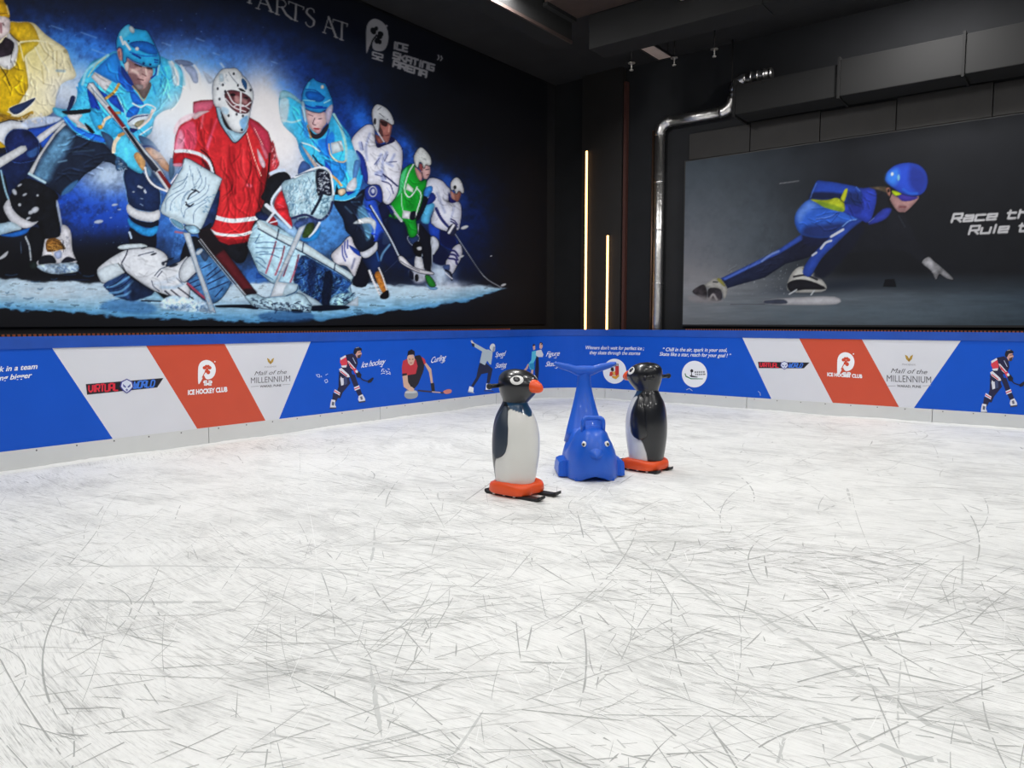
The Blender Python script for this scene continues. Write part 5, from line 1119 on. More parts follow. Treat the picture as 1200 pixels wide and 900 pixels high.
def skater_poster():
    A = Paint(785, 120, 1330, 396, 1.5, (33, 35, 40))
    yy, xx = np.mgrid[0:A.h, 0:A.w]; X = xx / A.sc + A.X0; Y = yy / A.sc + A.Y0
    n = value_noise(A.h, A.w, 40, 5, 5) - .5
    t = np.clip((X - 800) / 190, 0, 1)
    sky = np.array([72, 82, 92.]) * (1 - t[..., None]) + np.array([24, 26, 31.]) * t[..., None]
    A.im = sky * (1 + .25 * n[..., None])
    A.G((130, 130, 138), 815, 300, 60, 70, .8, .3, .3); A.G((165, 160, 162), 818, 345, 80, 36, .85, 0, .3); A.G((88, 98, 108), 870, 280, 70, 60, .5, .4, .4)
    ice = np.clip((Y - 318) / 30, 0, 1) * (1 - .0 * X)
    k = np.clip((X - 800) / 400, 0, 1)[..., None]
    ic = np.array([136, 140, 146.]) * (1 - k) + np.array([62, 76, 88.]) * k
    st = value_noise(A.h, A.w, 5, 6, 4, 9.0) - .5
    A.im = A.im * (1 - (ice * .9)[..., None]) + ic * (1 + .3 * st[..., None]) * (ice * .9)[..., None]
    A.G((34, 40, 52), 975, 335, 70, 8, .8, -.1); A.G((96, 112, 124), 1010, 368, 160, 14, .6, 0, .4); A.G((36, 44, 54), 1080, 332, 60, 6, .6)
    A.specks((190, 196, 205), 850, 310, 950, 345, 90, .2, .8, .7, 5)
    A.L((150, 150, 155), 1, [(914, 215), (936, 212)], .4, .7)
    # dark trunk and reaching arm
    A.o(790, 150, 2.927)
    A.P((27, 29, 36), [(640, 330), (720, 330), (740, 270), (790, 300), (830, 380), (868, 445), (850, 465), (780, 420), (600, 430), (500, 485), (480, 470)], 1.5)
    A.L((60, 66, 78), 3, [(770, 300), (792, 340)], .5, .6)
    # rear leg
    A.o(790, 270, 8)
    A.P((36, 44, 76), [(440, 450), (800, 280), (1000, 170), (1230, 20), (1400, 60), (1400, 200), (1200, 272), (1050, 312), (850, 442), (600, 512), (490, 545)], .4, sm=False, n=.25, c2=(26, 28, 44), g=(1, 0))
    A.P((56, 88, 192), [(440, 450), (800, 272), (1000, 166), (1230, 10), (1300, 30), (1200, 92), (1000, 212), (800, 312), (560, 432), (470, 472)], .8, sm=False, n=.2); A.L((140, 165, 225), 20, [(820, 290), (900, 230), (980, 195)], .5, .7); A.L((90, 120, 210), 18, [(480, 455), (650, 370), (800, 300)], .8, .8)
    # boots
    A.P((198, 196, 190), [(280, 520), (340, 470), (400, 440), (460, 480), (500, 555), (470, 645), (440, 560), (330, 540)], .4, n=.25); A.P((180, 176, 80), [(400, 460), (430, 450), (475, 510), (470, 525), (440, 500)], .3); A.L(INK, 10, [(365, 482), (410, 486)])
    A.P((72, 66, 72), [(170, 575), (220, 530), (280, 508), (305, 560), (300, 650), (230, 620)], .5, n=.7); A.P((64, 60, 66), [(320, 550), (400, 540), (445, 570), (440, 655), (330, 650)], .4, n=.6); A.L((170, 165, 165), 20, [(330, 650), (365, 600), (400, 650)], .5); A.P((150, 145, 148), [(140, 610), (300, 620), (450, 660), (300, 680), (150, 660)], 2, .8); A.L((80, 82, 92), 6, [(530, 695), (850, 690)], .4)
    A.o(790, 150, 2.927)
    A.P((192, 192, 188), [(388, 535), (408, 492), (440, 474), (482, 498), (522, 540), (505, 562), (400, 562)], .3, n=.2); A.P((30, 30, 37), [(388, 535), (420, 520), (470, 525), (522, 552), (440, 555), (400, 562)], .3); A.L((30, 30, 36), 6, [(410, 510), (450, 505), (490, 520)], .3); A.L((190, 195, 200), 5, [(395, 570), (420, 555)], .3); A.L((190, 195, 200), 5, [(470, 572), (480, 558)], .3); A.P((180, 160, 70), [(440, 480), (470, 490), (476, 502), (450, 492)], .2)
    A.P((196, 196, 202), [(312, 590), (400, 582), (550, 578), (556, 605), (380, 607), (315, 602)], .3); A.P((70, 76, 96), [(312, 592), (375, 588), (385, 602), (318, 602)], .6)
    # seat and thigh
    A.o(910, 180, 7.5)
    A.P((28, 32, 60), [(230, 700), (350, 742), (480, 732), (400, 800), (250, 800)], 1.5)
    A.P((46, 92, 194), [(295, 400), (420, 460), (590, 500), (730, 570), (640, 642), (580, 662), (480, 732), (350, 742), (220, 712), (170, 642), (158, 570), (190, 490)], .4, n=.15)
    A.P((30, 38, 84), [(260, 640), (420, 620), (600, 610), (560, 660), (470, 732), (330, 738), (230, 705)], 3, .8); A.P((112, 150, 224), [(180, 560), (200, 490), (290, 420), (360, 460), (260, 520), (210, 600)], 3, .6); A.L((120, 150, 220), 6, [(345, 575), (440, 560), (520, 535)], .4, .8); A.L((28, 48, 120), 6, [(350, 582), (450, 568), (550, 520), (470, 620)], .4, .7)
    # front leg
    A.P((44, 74, 170), [(740, 575), (745, 602), (640, 682), (520, 800), (440, 872), (370, 960), (300, 1080), (235, 1060), (240, 1000), (310, 895), (420, 780), (580, 650), (640, 600)], .4, n=.2); A.P((24, 27, 42), [(745, 602), (640, 690), (520, 810), (380, 970), (320, 1080), (420, 1090), (560, 960), (760, 700)], 2, .9)
    A.L((196, 200, 214), 22, [(480, 730), (530, 700), (585, 668)], .4); A.L((196, 200, 214), 20, [(390, 835), (430, 785), (480, 765)], .4); A.L((196, 200, 214), 18, [(315, 895), (350, 870)], .4); A.L((120, 160, 225), 8, [(580, 640), (640, 590), (700, 580)], .4)
    # arm held behind the back, yellow panel, torso
    A.P((42, 62, 172), [(585, 440), (720, 430), (728, 310), (760, 305), (832, 300), (882, 350), (865, 480), (812, 605), (720, 572), (588, 512)], .6, n=.2); A.P((26, 34, 96), [(640, 460), (720, 430), (760, 420), (740, 520), (640, 520)], 2, .6)
    A.P((36, 68, 168), [(345, 252), (400, 238), (600, 268), (740, 312), (735, 440), (590, 432), (310, 402), (288, 392)], .4, n=.15); A.P((22, 28, 56), [(320, 340), (570, 350), (585, 400), (560, 405), (305, 398)], 1.5, .9); A.P((22, 28, 60), [(620, 340), (730, 350), (730, 440), (620, 430)], 3, .7); A.L((90, 130, 215), 8, [(350, 262), (320, 330), (300, 385)], .6, .8); A.L((90, 130, 215), 7, [(700, 295), (735, 330)], .4)
    A.P((192, 206, 46), [(298, 402), (400, 408), (470, 402), (530, 388), (592, 432), (585, 512), (420, 472), (370, 442)], .3, n=.3); A.P((90, 130, 40), [(350, 420), (430, 430), (580, 480), (585, 510), (420, 472)], 1, .6); A.P((206, 212, 42), [(600, 314), (626, 320), (592, 432), (562, 402)], .2); A.L(INK, 7, [(560, 405), (595, 432)], .2)
    A.P((25, 27, 34), [(875, 300), (960, 308), (1000, 430), (1010, 500), (940, 490), (860, 565), (885, 400)], 1); A.P((46, 60, 160), [(808, 612), (932, 488), (1012, 488), (962, 572), (860, 615)], .8, n=.2); A.L((110, 130, 200), 5, [(810, 605), (860, 565)], .4); A.P((90, 78, 64), [(815, 298), (960, 290), (985, 345), (900, 320)], .8, n=.6)
    # head
    A.o(1000, 180, 5.627)
    A.P((172, 132, 132), [(232, 245), (300, 290), (432, 280), (392, 342), (332, 392), (290, 378), (245, 312)], .3, n=.2, ol=(14, 14, 18)); A.P((110, 80, 84), [(300, 340), (350, 345), (330, 385), (295, 370)], 1, .6); A.L((110, 50, 56), 7, [(305, 352), (345, 352)], .3); A.P((160, 110, 96), [(215, 230), (240, 225), (250, 270), (230, 275)], .4); A.E((40, 28, 28), 232, 245, 8, 12, .3); A.L((20, 20, 24), 8, [(235, 200), (250, 260), (235, 320), (290, 385), (335, 390)], .3)
    A.P((62, 52, 156), [(258, 245), (310, 255), (425, 285), (382, 310), (322, 312), (290, 282)], .3, n=.2); A.P((184, 212, 34), [(255, 243), (320, 262), (292, 278), (268, 272)], .3)
    A.P((40, 72, 188), [(212, 165), (225, 120), (270, 80), (345, 60), (420, 70), (470, 110), (490, 170), (478, 235), (440, 272), (380, 278), (320, 262), (260, 225), (220, 190)], .3, n=.06, ol=(14, 16, 30)); A.P((34, 46, 128), [(380, 80), (460, 115), (482, 180), (465, 240), (430, 262), (370, 200)], 3, .8); A.P((56, 130, 226), [(215, 170), (230, 125), (290, 100), (300, 160), (270, 210), (235, 195)], 3, .8); A.L((40, 100, 210), 14, [(330, 235), (370, 262), (420, 262)], 1, .8)
    A.E((225, 240, 250), 256, 135, 10, 13, .5); A.E((130, 200, 240), 298, 158, 9, 22, .5)
    A.P((152, 152, 158), [(452, 718), (495, 680), (530, 710), (575, 745), (662, 828), (612, 822), (568, 792), (545, 832), (515, 775)], .3, n=.5, ol=(14, 16, 20)); A.P((18, 20, 26), [(195, 878), (210, 830), (270, 828), (285, 880)], .3, sm=False)
    A.o(0, 0, 1); A.folds([(935, 240), (1000, 250), (985, 275), (935, 270)], 12, 16, 1.6, .2, 71, .7, 1.25); A.folds([(985, 222), (1025, 222), (1015, 255), (990, 250)], 12, 12, 1.6, .8, 72, .65, 1.25); A.folds([(850, 320), (940, 280), (940, 300), (870, 330)], 12, 16, 1.4, -.4, 73, .75, 1.2)
    # lettering
    A.o(1090, 220, 10.91)
    for tx, og, ux, uy in [('Race th', (275, 438), (112, -7.0), (30, -100)), ('Rule t', (495, 592), (112, -6.0), (30, -100))]:
        for c_, wd in (((12, 13, 16), 50), ((188, 188, 192), 31)):
            for stt in block_text(tx, og, ux, uy, .34): A.L(c_, wd, stt, .12, sm=False)
    return A

def bake(name, A, us, zs, pos, m, parent, gain=1.0):
    """a sheet of fine cells, one print colour per vertex"""
    us, zs = np.asarray(us), np.asarray(zs); nu, nz = len(us), len(zs)
    U, Z = np.meshgrid(us, zs); P = pos(U.ravel(), Z.ravel())
    col = srgb(np.clip(A.sample(project(P)), 0, 255)) * gain
    idx = np.arange(nu * nz).reshape(nz, nu)
    q = np.stack([idx[:-1, :-1], idx[:-1, 1:], idx[1:, 1:], idx[1:, :-1]], -1).reshape(-1, 4)
    me = bpy.data.meshes.new(name)
    me.vertices.add(len(P)); me.vertices.foreach_set('co', P.astype(np.float32).ravel())
    me.loops.add(q.size); me.loops.foreach_set('vertex_index', q.astype(np.int32).ravel())
    me.polygons.add(len(q)); me.polygons.foreach_set('loop_start', np.arange(0, q.size, 4, dtype=np.int32))
    me.update(calc_edges=True)
    at = me.color_attributes.new('print', 'FLOAT_COLOR', 'POINT')
    at.data.foreach_set('color', np.concatenate([col, np.ones((len(col), 1))], 1).astype(np.float32).ravel())
    me.materials.append(m)
    return link(bpy.data.objects.new(name, me), parent)

POSTER_INK = color_mat('poster_ink', 0.6, 0.12)
FRAME = mat('poster_frame_black', (16, 16, 18), 0.5)
# ice hockey mural on the left wall
MX = WL + 0.03
y_of = lambda px: float(on_plane(px, 377, (1, 0, 0), MX + .012)[1])
ys = np.array([y_of(p) for p in np.arange(-40, 641, 1.05)])
zs = np.arange(1.30, 5.70, 0.0085)
mural = empty('hockey_mural', (MX, 5, 1.3))
tag(mural, 'huge printed mural of ice hockey players around a red goalkeeper on the left wall', 'mural')
box('backing_panel', WL + .012, MX + .011, ys[0], ys[-1], zs[0], zs[-1], FRAME, mural)
bake('printed_sheet', hockey_mural(), ys, zs, lambda u, z: np.stack([np.full_like(u, MX + .012), u, z], -1), POSTER_INK, mural, 1.0)
# speed skater poster on the back wall
PY = WB - 0.04
x_of = lambda px: float(on_plane(px, 377, (0, 1, 0), PY - .012)[0])
xs = np.array([x_of(p) for p in np.arange(800, 1330, 1.05)])
z0 = float(on_plane(900, 380.5, (0, 1, 0), PY)[2]); z1 = float(on_plane(801, 190, (0, 1, 0), PY)[2])
zs = np.arange(z0, z1, 0.0115)
poster = empty('skater_poster', (0, PY, z0))
tag(poster, 'wide dark poster of a blue suited speed skater on the back wall', 'poster')
box('backing_panel', xs[0] - .02, xs[-1], PY - .011, WB - .012, z0 - .03, z1 + .01, FRAME, poster)
bake('printed_sheet', skater_poster(), xs, zs, lambda u, z: np.stack([u, np.full_like(u, PY - .012), z], -1), POSTER_INK, poster, 0.76)

# ------------------------------------------------------------------ prints on the boards
W_ = (236, 238, 244)
def logo_p52(ax, ay, k, parent, col=W_, hole=(205, 74, 48)):
    """white letter P with a clover and 52; (ax, ay) top left in photograph points, k = drawing units per point"""
    p = Print(ax, ay, k)
    p.P(col, [(4, 140), (2, 60), (8, 28), (24, 8), (50, 0), (78, 8), (98, 28), (106, 56), (100, 86), (84, 106), (60, 114), (46, 108), (36, 92), (24, 116)], True)
    for (x, y, rx, ry) in [(40, 46, 11, 10), (50, 38, 9, 9), (70, 46, 11, 10), (62, 38, 9, 9), (62, 72, 11, 12), (50, 66, 9, 9), (55, 55, 8, 8)]: p.E(hole, x, y, rx, ry)
    p.S(hole, 5, [(52, 58), (38, 80), (26, 104)])
    p.E(col, 100, 10, 4, 4)
    for st in block_text('52', (36, 146), (19, 0), (0, -22), .35): p.S(col, 8, st)
    return p.build('club_logo', parent)
def logo_virtual(quad, parent):
    """dark bar with red and blue lettering and a round mask emblem; quad = tl, tr, br, bl in photograph points"""
    tl, tr, br, bl = [np.array(q, float) for q in quad]
    def m(u, v): return tuple((tl * (1 - u) + tr * u) * (1 - v) + (bl * (1 - u) + br * u) * v)
    p = Print()
    p.P((46, 42, 50), [m(0, .12), m(1, -.05), m(.955, .88), m(.01, 1.05)]); p.P((24, 22, 30), [m(.012, .22), m(.98, .05), m(.945, .76), m(.02, .93)])
    u0 = np.array(m(.035, .86)); ux = np.array(m(.085, .86)) - u0; uy = np.array(m(.04, .24)) - np.array(m(.035, .86))
    for st in block_text('VIRTUAL', u0, ux, uy, .25): p.S((214, 42, 62), 1.5 * abs(uy[1]) / 7, st)
    u0 = np.array(m(.63, .78)); ux = np.array(m(.675, .78)) - u0; uy = np.array(m(.635, .14)) - np.array(m(.63, .78))
    for st in block_text('WORLD', u0, ux, uy, .25): p.S((64, 120, 220), 1.5 * abs(uy[1]) / 7, st)
    c = np.array(m(.535, .5)); r = np.linalg.norm(tl - bl) * .62
    p.P((70, 70, 150), [c + r * np.array(q) for q in [(0, -1), (.8, -.6), (1.0, .1), (.55, .7), (0, 1.05), (-.55, .7), (-1.0, .1), (-.8, -.6)]])
    p.P((214, 220, 236), [c + r * np.array(q) for q in [(0, -.85), (.65, -.5), (.8, .1), (.4, .6), (0, .9), (-.4, .6), (-.8, .1), (-.65, -.5)]])
    p.P((90, 96, 160), [c + r * np.array(q) for q in [(-.55, -.3), (-.1, .1), (-.15, .3), (-.5, .1)]]); p.P((90, 96, 160), [c + r * np.array(q) for q in [(.55, -.3), (.1, .1), (.15, .3), (.5, .1)]])
    p.P((120, 126, 180), [c + r * np.array(q) for q in [(-.2, .55), (0, .35), (.2, .55), (0, .8)]])
    return p.build('company_logo', parent)
def logo_mall(cx, y0, wd, slope, parent):
    """gold crest over small lettering; cx, y0 = top centre, wd = width of the big word, slope = fall of the foot line"""
    k = wd / 46.0
    p = Print(cx, y0, 1 / k); g = (176, 142, 60)
    p.P(g, [(-4.2, 0), (-1.6, 1.4), (0, 4.2), (1.6, 1.4), (4.2, 0), (3.0, 4.6), (0, 7.6), (-3.0, 4.6)]); p.P((110, 80, 40), [(-1, 4), (0, 5.2), (1, 4), (0, 7)])
    p.S((150, 150, 160), .5, [(-23, 33 - slope * 14), (-14, 32.6 - slope * 9)]); p.S((150, 150, 160), .5, [(14, 32 + slope * 9), (23, 31.6 + slope * 14)])
    o = p.build('mall_crest', parent)
    D = (84, 84, 92)
    def t(txt, y, w2, cap, shear=0.0, bold=0.0, c=D, sp=1.0):
        board_text('lettering', txt, (cx - w2 * k / 2, y0 + y * k - slope * w2 * k / 2), (cx + w2 * k / 2, y0 + y * k + slope * w2 * k / 2), cap * k, c, parent, shear, bold, sp)
    t('PHOENIX', 11.2, 14, 1.9, c=(150, 150, 158)); t('Mall of the', 19.5, 38, 5.0, .35, 0.0); t('MILLENNIUM', 28.6, 46, 7.2, 0, -.004); t('WAKAD, PUNE', 34, 25, 2.6, 0, .02)
def hockey_figure(ax, ay, k, parent, sh=0.0):
    """printed ice hockey player; drawing units as in a 5x view, origin at the top left of the figure box"""
    p = Print(ax, ay, k); N_ = (30, 30, 66); R_ = (214, 62, 78); T = (206, 158, 146); D = (24, 24, 40); B = (60, 70, 110); SW = (216, 218, 228)
    p.P(N_, [(70, 150), (105, 160), (120, 210), (75, 265), (60, 300), (30, 290), (50, 230), (52, 160)])     # rear leg
    p.P(N_, [(110, 155), (145, 160), (165, 215), (185, 275), (165, 285), (140, 230)])                       # front leg
    p.P(SW, [(60, 185), (70, 150), (85, 160), (80, 220), (66, 225)])
    p.P(SW, [(28, 245), (60, 265), (56, 282), (22, 262)]); p.P(R_, [(26, 252), (58, 271), (57, 276), (24, 258)])
    p.P(SW, [(140, 235), (170, 222), (176, 242), (146, 254)]); p.P(R_, [(142, 242), (172, 229), (174, 235), (144, 248)])
    p.P(N_, [(18, 265), (52, 285), (34, 322), (12, 316)]); p.P(N_, [(150, 255), (178, 245), (192, 285), (176, 295)])
    p.P(SW, [(8, 305), (32, 310), (28, 335), (36, 350), (30, 356), (0, 352), (2, 330)]); p.P((60, 62, 80), [(0, 352), (34, 352), (36, 360), (-4, 360)]); p.P((90, 92, 110), [(12, 318), (26, 322), (22, 342), (10, 338)])
    p.P(SW, [(168, 285), (190, 275), (205, 300), (206, 316), (172, 320), (164, 305)]); p.P((60, 62, 80), [(166, 318), (206, 312), (208, 320), (168, 326)]); p.P((100, 100, 120), [(176, 290), (188, 286), (192, 306), (180, 308)])
    p.P(N_, [(60, 130), (75, 105), (120, 120), (130, 160), (110, 185), (70, 180), (50, 150)])              # shorts
    p.P(SW, [(52, 128), (66, 120), (110, 160), (116, 174), (100, 176), (60, 146)]); p.P(R_, [(62, 136), (100, 166), (98, 172), (60, 142)])
    p.P(B, [(78, 178), (98, 172), (100, 215), (82, 222)])
    p.P(N_, [(90, 45), (130, 36), (156, 56), (162, 95), (150, 130), (120, 140), (86, 112), (74, 78)])      # jersey
    p.P(R_, [(60, 62), (92, 52), (102, 90), (98, 112), (72, 114), (58, 88)]); p.P(SW, [(58, 64), (90, 46), (94, 56), (62, 76)]); p.P(SW, [(62, 108), (98, 104), (94, 118), (72, 118)])
    p.P(SW, [(100, 78), (110, 80), (152, 128), (146, 140), (120, 120)]); p.P(R_, [(106, 84), (146, 130), (142, 136), (116, 112)])
    p.P(R_, [(134, 130), (150, 122), (164, 148), (148, 158)]); p.P(D, [(148, 146), (168, 140), (184, 160), (180, 180), (158, 176)]); p.P(SW, [(146, 136), (158, 132), (164, 146), (152, 152)])
    p.S(D, 6, [(150, 150), (190, 190), (226, 202)]); p.P(D, [(218, 196), (250, 176), (256, 182), (240, 206), (222, 210)])
    p.P(T, [(146, 20), (176, 16), (186, 36), (176, 60), (158, 62), (148, 44)]); p.P((70, 56, 60), [(160, 48), (182, 40), (176, 62), (160, 64)]); p.S((60, 40, 44), 4, [(164, 30), (182, 28)])
    p.P(D, [(136, 28), (142, 8), (162, -4), (184, 6), (186, 18), (160, 22), (150, 40), (142, 44)]); p.S((150, 156, 176), 4, [(150, 4), (168, 0)])
    p.S((170, 180, 210), 4, [(132, 60), (150, 96)])
    return p.build('printed_hockey_player', parent)

pl = PANELS
# left run
logo_virtual([(100.3, 448.5), (191.2, 443.6), (187.5, 455.2), (101, 462)], pl[1])
logo_p52(231.5, 421.8, 5.0, pl[2]); board_text('lettering', 'ICE HOCKEY CLUB', (220, 462.6), (266.3, 458.8), 5.6, W_, pl[2], bold=.05)
logo_mall(316.8, 419.4, 46, -.055, pl[3])
hockey_figure(386.5, 407, 5.0, pl[4])
for a, b, tx in [((-30, 438), (43.8, 432.2), 'work in a team'), ((-42, 452.0), (37.6, 444.0), 'something bigger')]:
    # only the right-hand ends of these two lines are in view
    pass
board_text('lettering', 'k in a team', (-1, 435.6), (43.8, 432.0), 6.4, W_, pl[0], .25, .02); board_text('lettering', 'ng bigger', (-1, 446.0), (37.6, 442.4), 6.4, W_, pl[0], .25, .02)
def script(txt, a, b, cap, parent):
    o = board_text('script_lettering', txt, a, b, cap, W_, parent, .5, .004, .92)
    p = Print(); a = np.array(a); b = np.array(b)
    # swashes on the first capital and the tail
    p.S(W_, .45, [b + (-4, 0), b + (-4.6, cap * .55), b + (-7, cap * .45)])
    p.build('swash', parent)
script('Ice hockey', (423, 431), (452, 426.2), 7, pl[4]); script('Curling', (505, 425.5), (523, 421.5), 7, pl[4])
p = Print(446, 431.5, 5)
for st in [[(4, 20), (10, 4), (20, 6)], [(2, 34), (12, 28), (24, 30)], [(28, 10), (34, 24), (44, 16)], [(40, 2), (52, 8)], [(30, 36), (44, 30), (58, 36)], [(50, 20), (56, 30)], [(14, 14), (22, 22)]]: p.S(W_, 3, st)
p.build('scrawl', pl[4])
p = Print(370, 438, 5)
for st in [[(0, 6), (20, 4), (24, 20), (10, 18), (4, 8)], [(50, 38), (64, 32), (70, 46), (58, 54), (50, 40)], [(56, 8), (70, 0)], [(30, 12), (34, 20)]]: p.S((200, 210, 235), 3.4, st)
p.build('shuttle_print', pl[4])
# curling player
p = Print(430, 380, 5); D = (34, 30, 36); T = (206, 170, 150)
p.P(D, [(250, 330), (300, 270), (330, 275), (300, 350), (270, 385), (245, 370)]); p.P(D, [(232, 290), (300, 280), (270, 380), (245, 372)])
p.P(D, [(280, 185), (310, 180), (336, 215), (332, 270), (285, 300), (270, 250)]); p.P((190, 52, 62), [(210, 215), (240, 200), (285, 205), (296, 245), (285, 290), (230, 300), (206, 298), (204, 250)]); p.P((190, 52, 62), [(318, 190), (338, 205), (346, 232), (334, 236)])
p.P(T, [(206, 300), (236, 296), (240, 340), (260, 372), (238, 384), (214, 366)]); p.P(T, [(336, 234), (346, 226), (376, 262), (386, 345), (374, 348), (362, 280)])
p.P(D, [(372, 346), (392, 342), (398, 392), (378, 396)]); p.P(D, [(206, 290), (232, 286), (234, 298), (206, 304)])
p.P(T, [(238, 180), (272, 178), (280, 205), (270, 235), (254, 242), (240, 228), (234, 200)]); p.P((26, 20, 22), [(234, 190), (240, 158), (260, 146), (278, 158), (280, 186), (268, 176), (244, 180)]); p.S((60, 40, 40), 4, [(244, 204), (254, 206)]); p.S((60, 40, 40), 4, [(262, 206), (272, 204)]); p.S((140, 70, 70), 4, [(250, 226), (264, 226)])
p.P((150, 156, 160), [(222, 398), (240, 384), (280, 386), (296, 400), (294, 424), (270, 436), (236, 436), (218, 420)], True); p.P((196, 200, 204), [(232, 392), (280, 390), (288, 402), (226, 404)], True); p.P((214, 180, 160), [(238, 376), (260, 366), (276, 378), (270, 394), (244, 392)])
p.S((60, 50, 56), 8, [(296, 388), (450, 402)]); p.S((190, 170, 175), 7, [(380, 396), (430, 400)]); p.P((206, 128, 120), [(446, 392), (476, 380), (494, 386), (490, 402), (460, 408)], True)
p.build('printed_curler', pl[4])
# speed skater print
p = Print(430, 380, 5); G1 = (176, 190, 200); D = (34, 36, 60)
p.P(D, [(660, 225), (700, 228), (736, 262), (728, 300), (718, 345), (700, 345), (708, 285), (670, 292), (648, 330), (622, 368), (610, 360), (640, 310), (650, 260)])
p.P(G1, [(676, 150), (712, 148), (736, 160), (732, 200), (726, 238), (716, 232), (704, 212), (690, 240), (660, 224)]); p.P(G1, [(686, 166), (630, 134), (612, 112), (620, 104), (690, 144), (714, 156)]); p.P((206, 196, 196), [(606, 98), (614, 92), (626, 112), (618, 122)]); p.P(D, [(612, 110), (628, 114), (630, 132), (616, 130)])
p.P((210, 214, 220), [(718, 140), (726, 118), (742, 114), (750, 128), (748, 156), (736, 160)], True); p.P((150, 156, 166), [(738, 130), (750, 132), (746, 160), (734, 164)])
p.P(W_, [(600, 362), (624, 372), (622, 398), (592, 392)]); p.S((180, 190, 205), 4, [(590, 396), (628, 402)]); p.P(W_, [(698, 346), (720, 350), (728, 382), (694, 384)]); p.S((60, 60, 80), 4, [(684, 388), (742, 394)])
p.build('printed_speed_skater', pl[4])
script('Speed', (580, 418.5), (593, 416.6), 6, pl[4]); script('Skating', (580, 431.5), (594, 429.5), 6, pl[4])
# figure skating pair in the corner
p = Print(430, 380, 5); T = (206, 166, 156)
p.P((28, 28, 50), [(990, 190), (1004, 180), (1008, 260), (1000, 350), (988, 352), (984, 270)]); p.P((206, 210, 220), [(992, 155), (1020, 148), (1034, 178), (1028, 192), (1000, 192), (986, 176)])
p.P(T, [(1010, 112), (1026, 110), (1030, 130), (1022, 146), (1010, 140)]); p.P((40, 28, 28), [(1008, 116), (1016, 104), (1030, 110), (1026, 120), (1012, 122)])
p.P((90, 190, 220), [(966, 160), (990, 155), (992, 190), (976, 226), (978, 262), (952, 262), (946, 230), (962, 210)]); p.P((40, 140, 190), [(950, 232), (978, 226), (980, 266), (956, 268)])
p.P(T, [(948, 236), (940, 262), (908, 290), (900, 300), (896, 292), (928, 256), (942, 232)]); p.P(T, [(962, 266), (976, 266), (966, 318), (956, 318)]); p.P(T, [(970, 122), (984, 120), (986, 146), (974, 152)]); p.P((50, 30, 30), [(968, 128), (974, 116), (986, 120), (980, 128)]); p.P(W_, [(984, 350), (1000, 350), (1002, 364), (984, 364)])
p.build('printed_skating_pair', pl[5])
script('Figure', (639.5, 417.8), (656, 416.6), 6, pl[5]); script('Skating', (639, 429.5), (657, 428.4), 6, pl[5])
# sentences and badges on the back run
board_text('lettering', "Winners don't wait for perfect ice ;", (686.5, 409.2), (755, 410.2), 4.3, W_, pl[6], .3, .012); board_text('lettering', 'they skate through the storms', (691, 415), (750.5, 416), 4.3, W_, pl[6], .3, .012)
board_text('lettering', '\u201c Chill in the air, spark in your soul,', (777, 411.5), (852, 412.3), 4.5, W_, pl[6], .3, .012); board_text('lettering', 'Skate like a star, reach for your goal ! \u201d', (773, 416.8), (857, 418.8), 4.5, W_, pl[6], .3, .012)
p = Print(670, 380, 5)
p.E(W_, 252, 275, 68, 73, 36); p.build('round_badge', pl[6]); p = Print(670, 380, 5); p.P((120, 120, 126), [(234, 233), (276, 230), (276, 246), (234, 248)]); p.P(W_, [(240, 238), (244, 236), (244, 244), (240, 245)]); p.P(W_, [(254, 237), (258, 236), (258, 244), (254, 244)]); p.P(W_, [(266, 236), (270, 235), (270, 243), (266, 244)])
p.P((198, 52, 48), [(258, 246), (278, 244), (278, 296), (262, 306), (256, 290)]); p.P((224, 164, 60), [(236, 300), (262, 304), (278, 292), (280, 304), (262, 322), (240, 314)]); p.P((40, 34, 36), [(232, 252), (246, 252), (250, 272), (240, 276), (230, 268)]); p.P((198, 62, 54), [(226, 280), (240, 276), (250, 290), (234, 304), (222, 302)]); p.P((230, 180, 90), [(240, 278), (256, 276), (258, 296), (246, 300)])
p.build('badge_emblem', pl[6], .012)
p = Print(670, 380, 5)
p.E(W_, 720, 292, 74, 78, 36); p.P((40, 120, 80), [(662, 292), (666, 284), (672, 302), (700, 316), (770, 318), (768, 322), (700, 322), (668, 308)]); p.P((60, 60, 66), [(690, 300), (700, 298), (740, 308), (736, 312), (700, 310)]); p.P((34, 32, 38), [(694, 270), (704, 262), (712, 268), (712, 280), (704, 282), (706, 298), (700, 300), (700, 284)]); p.P((130, 132, 138), [(720, 276), (780, 274), (780, 284), (720, 286)]); p.P((130, 132, 138), [(724, 290), (784, 288), (784, 297), (724, 299)])
for x in (732, 744, 756, 768): p.S(W_, 3, [(x, 273), (x, 300)])
p.build('round_badge', pl[6])
# right-hand repeat of the sponsor panels
logo_virtual([(888.3, 423), (948.6, 425.2), (944, 432.6), (888.8, 431)], pl[7])
logo_p52(980.8, 412.8, 5.15, pl[8]); board_text('lettering', 'ICE HOCKEY CLUB', (969.5, 440.6), (1010.5, 443.0), 4.2, W_, pl[8], bold=.05)
logo_mall(1065.3, 415.6, 52, .035, pl[9])
hockey_figure(1149.5, 410, 4.85, pl[10])
# small scuffs on the blue vinyl
p = Print(670, 380, 5)
for st in [[(672, 384), (690, 376), (708, 390)], [(1092, 392), (1104, 402), (1106, 418)]]: p.S((190, 200, 225), 3, st)
p.build('scuff', pl[6])
for o in list(COL.objects):            # flat print whose letters and marks are too small to pick apart
    if o.type == 'MESH' and o.name.split('.')[0] in ('lettering', 'script_lettering', 'swash', 'scrawl', 'shuttle_print', 'mall_crest', 'scuff', 'badge_emblem', 'company_logo', 'club_logo'):
        tag(o, kind='stuff')

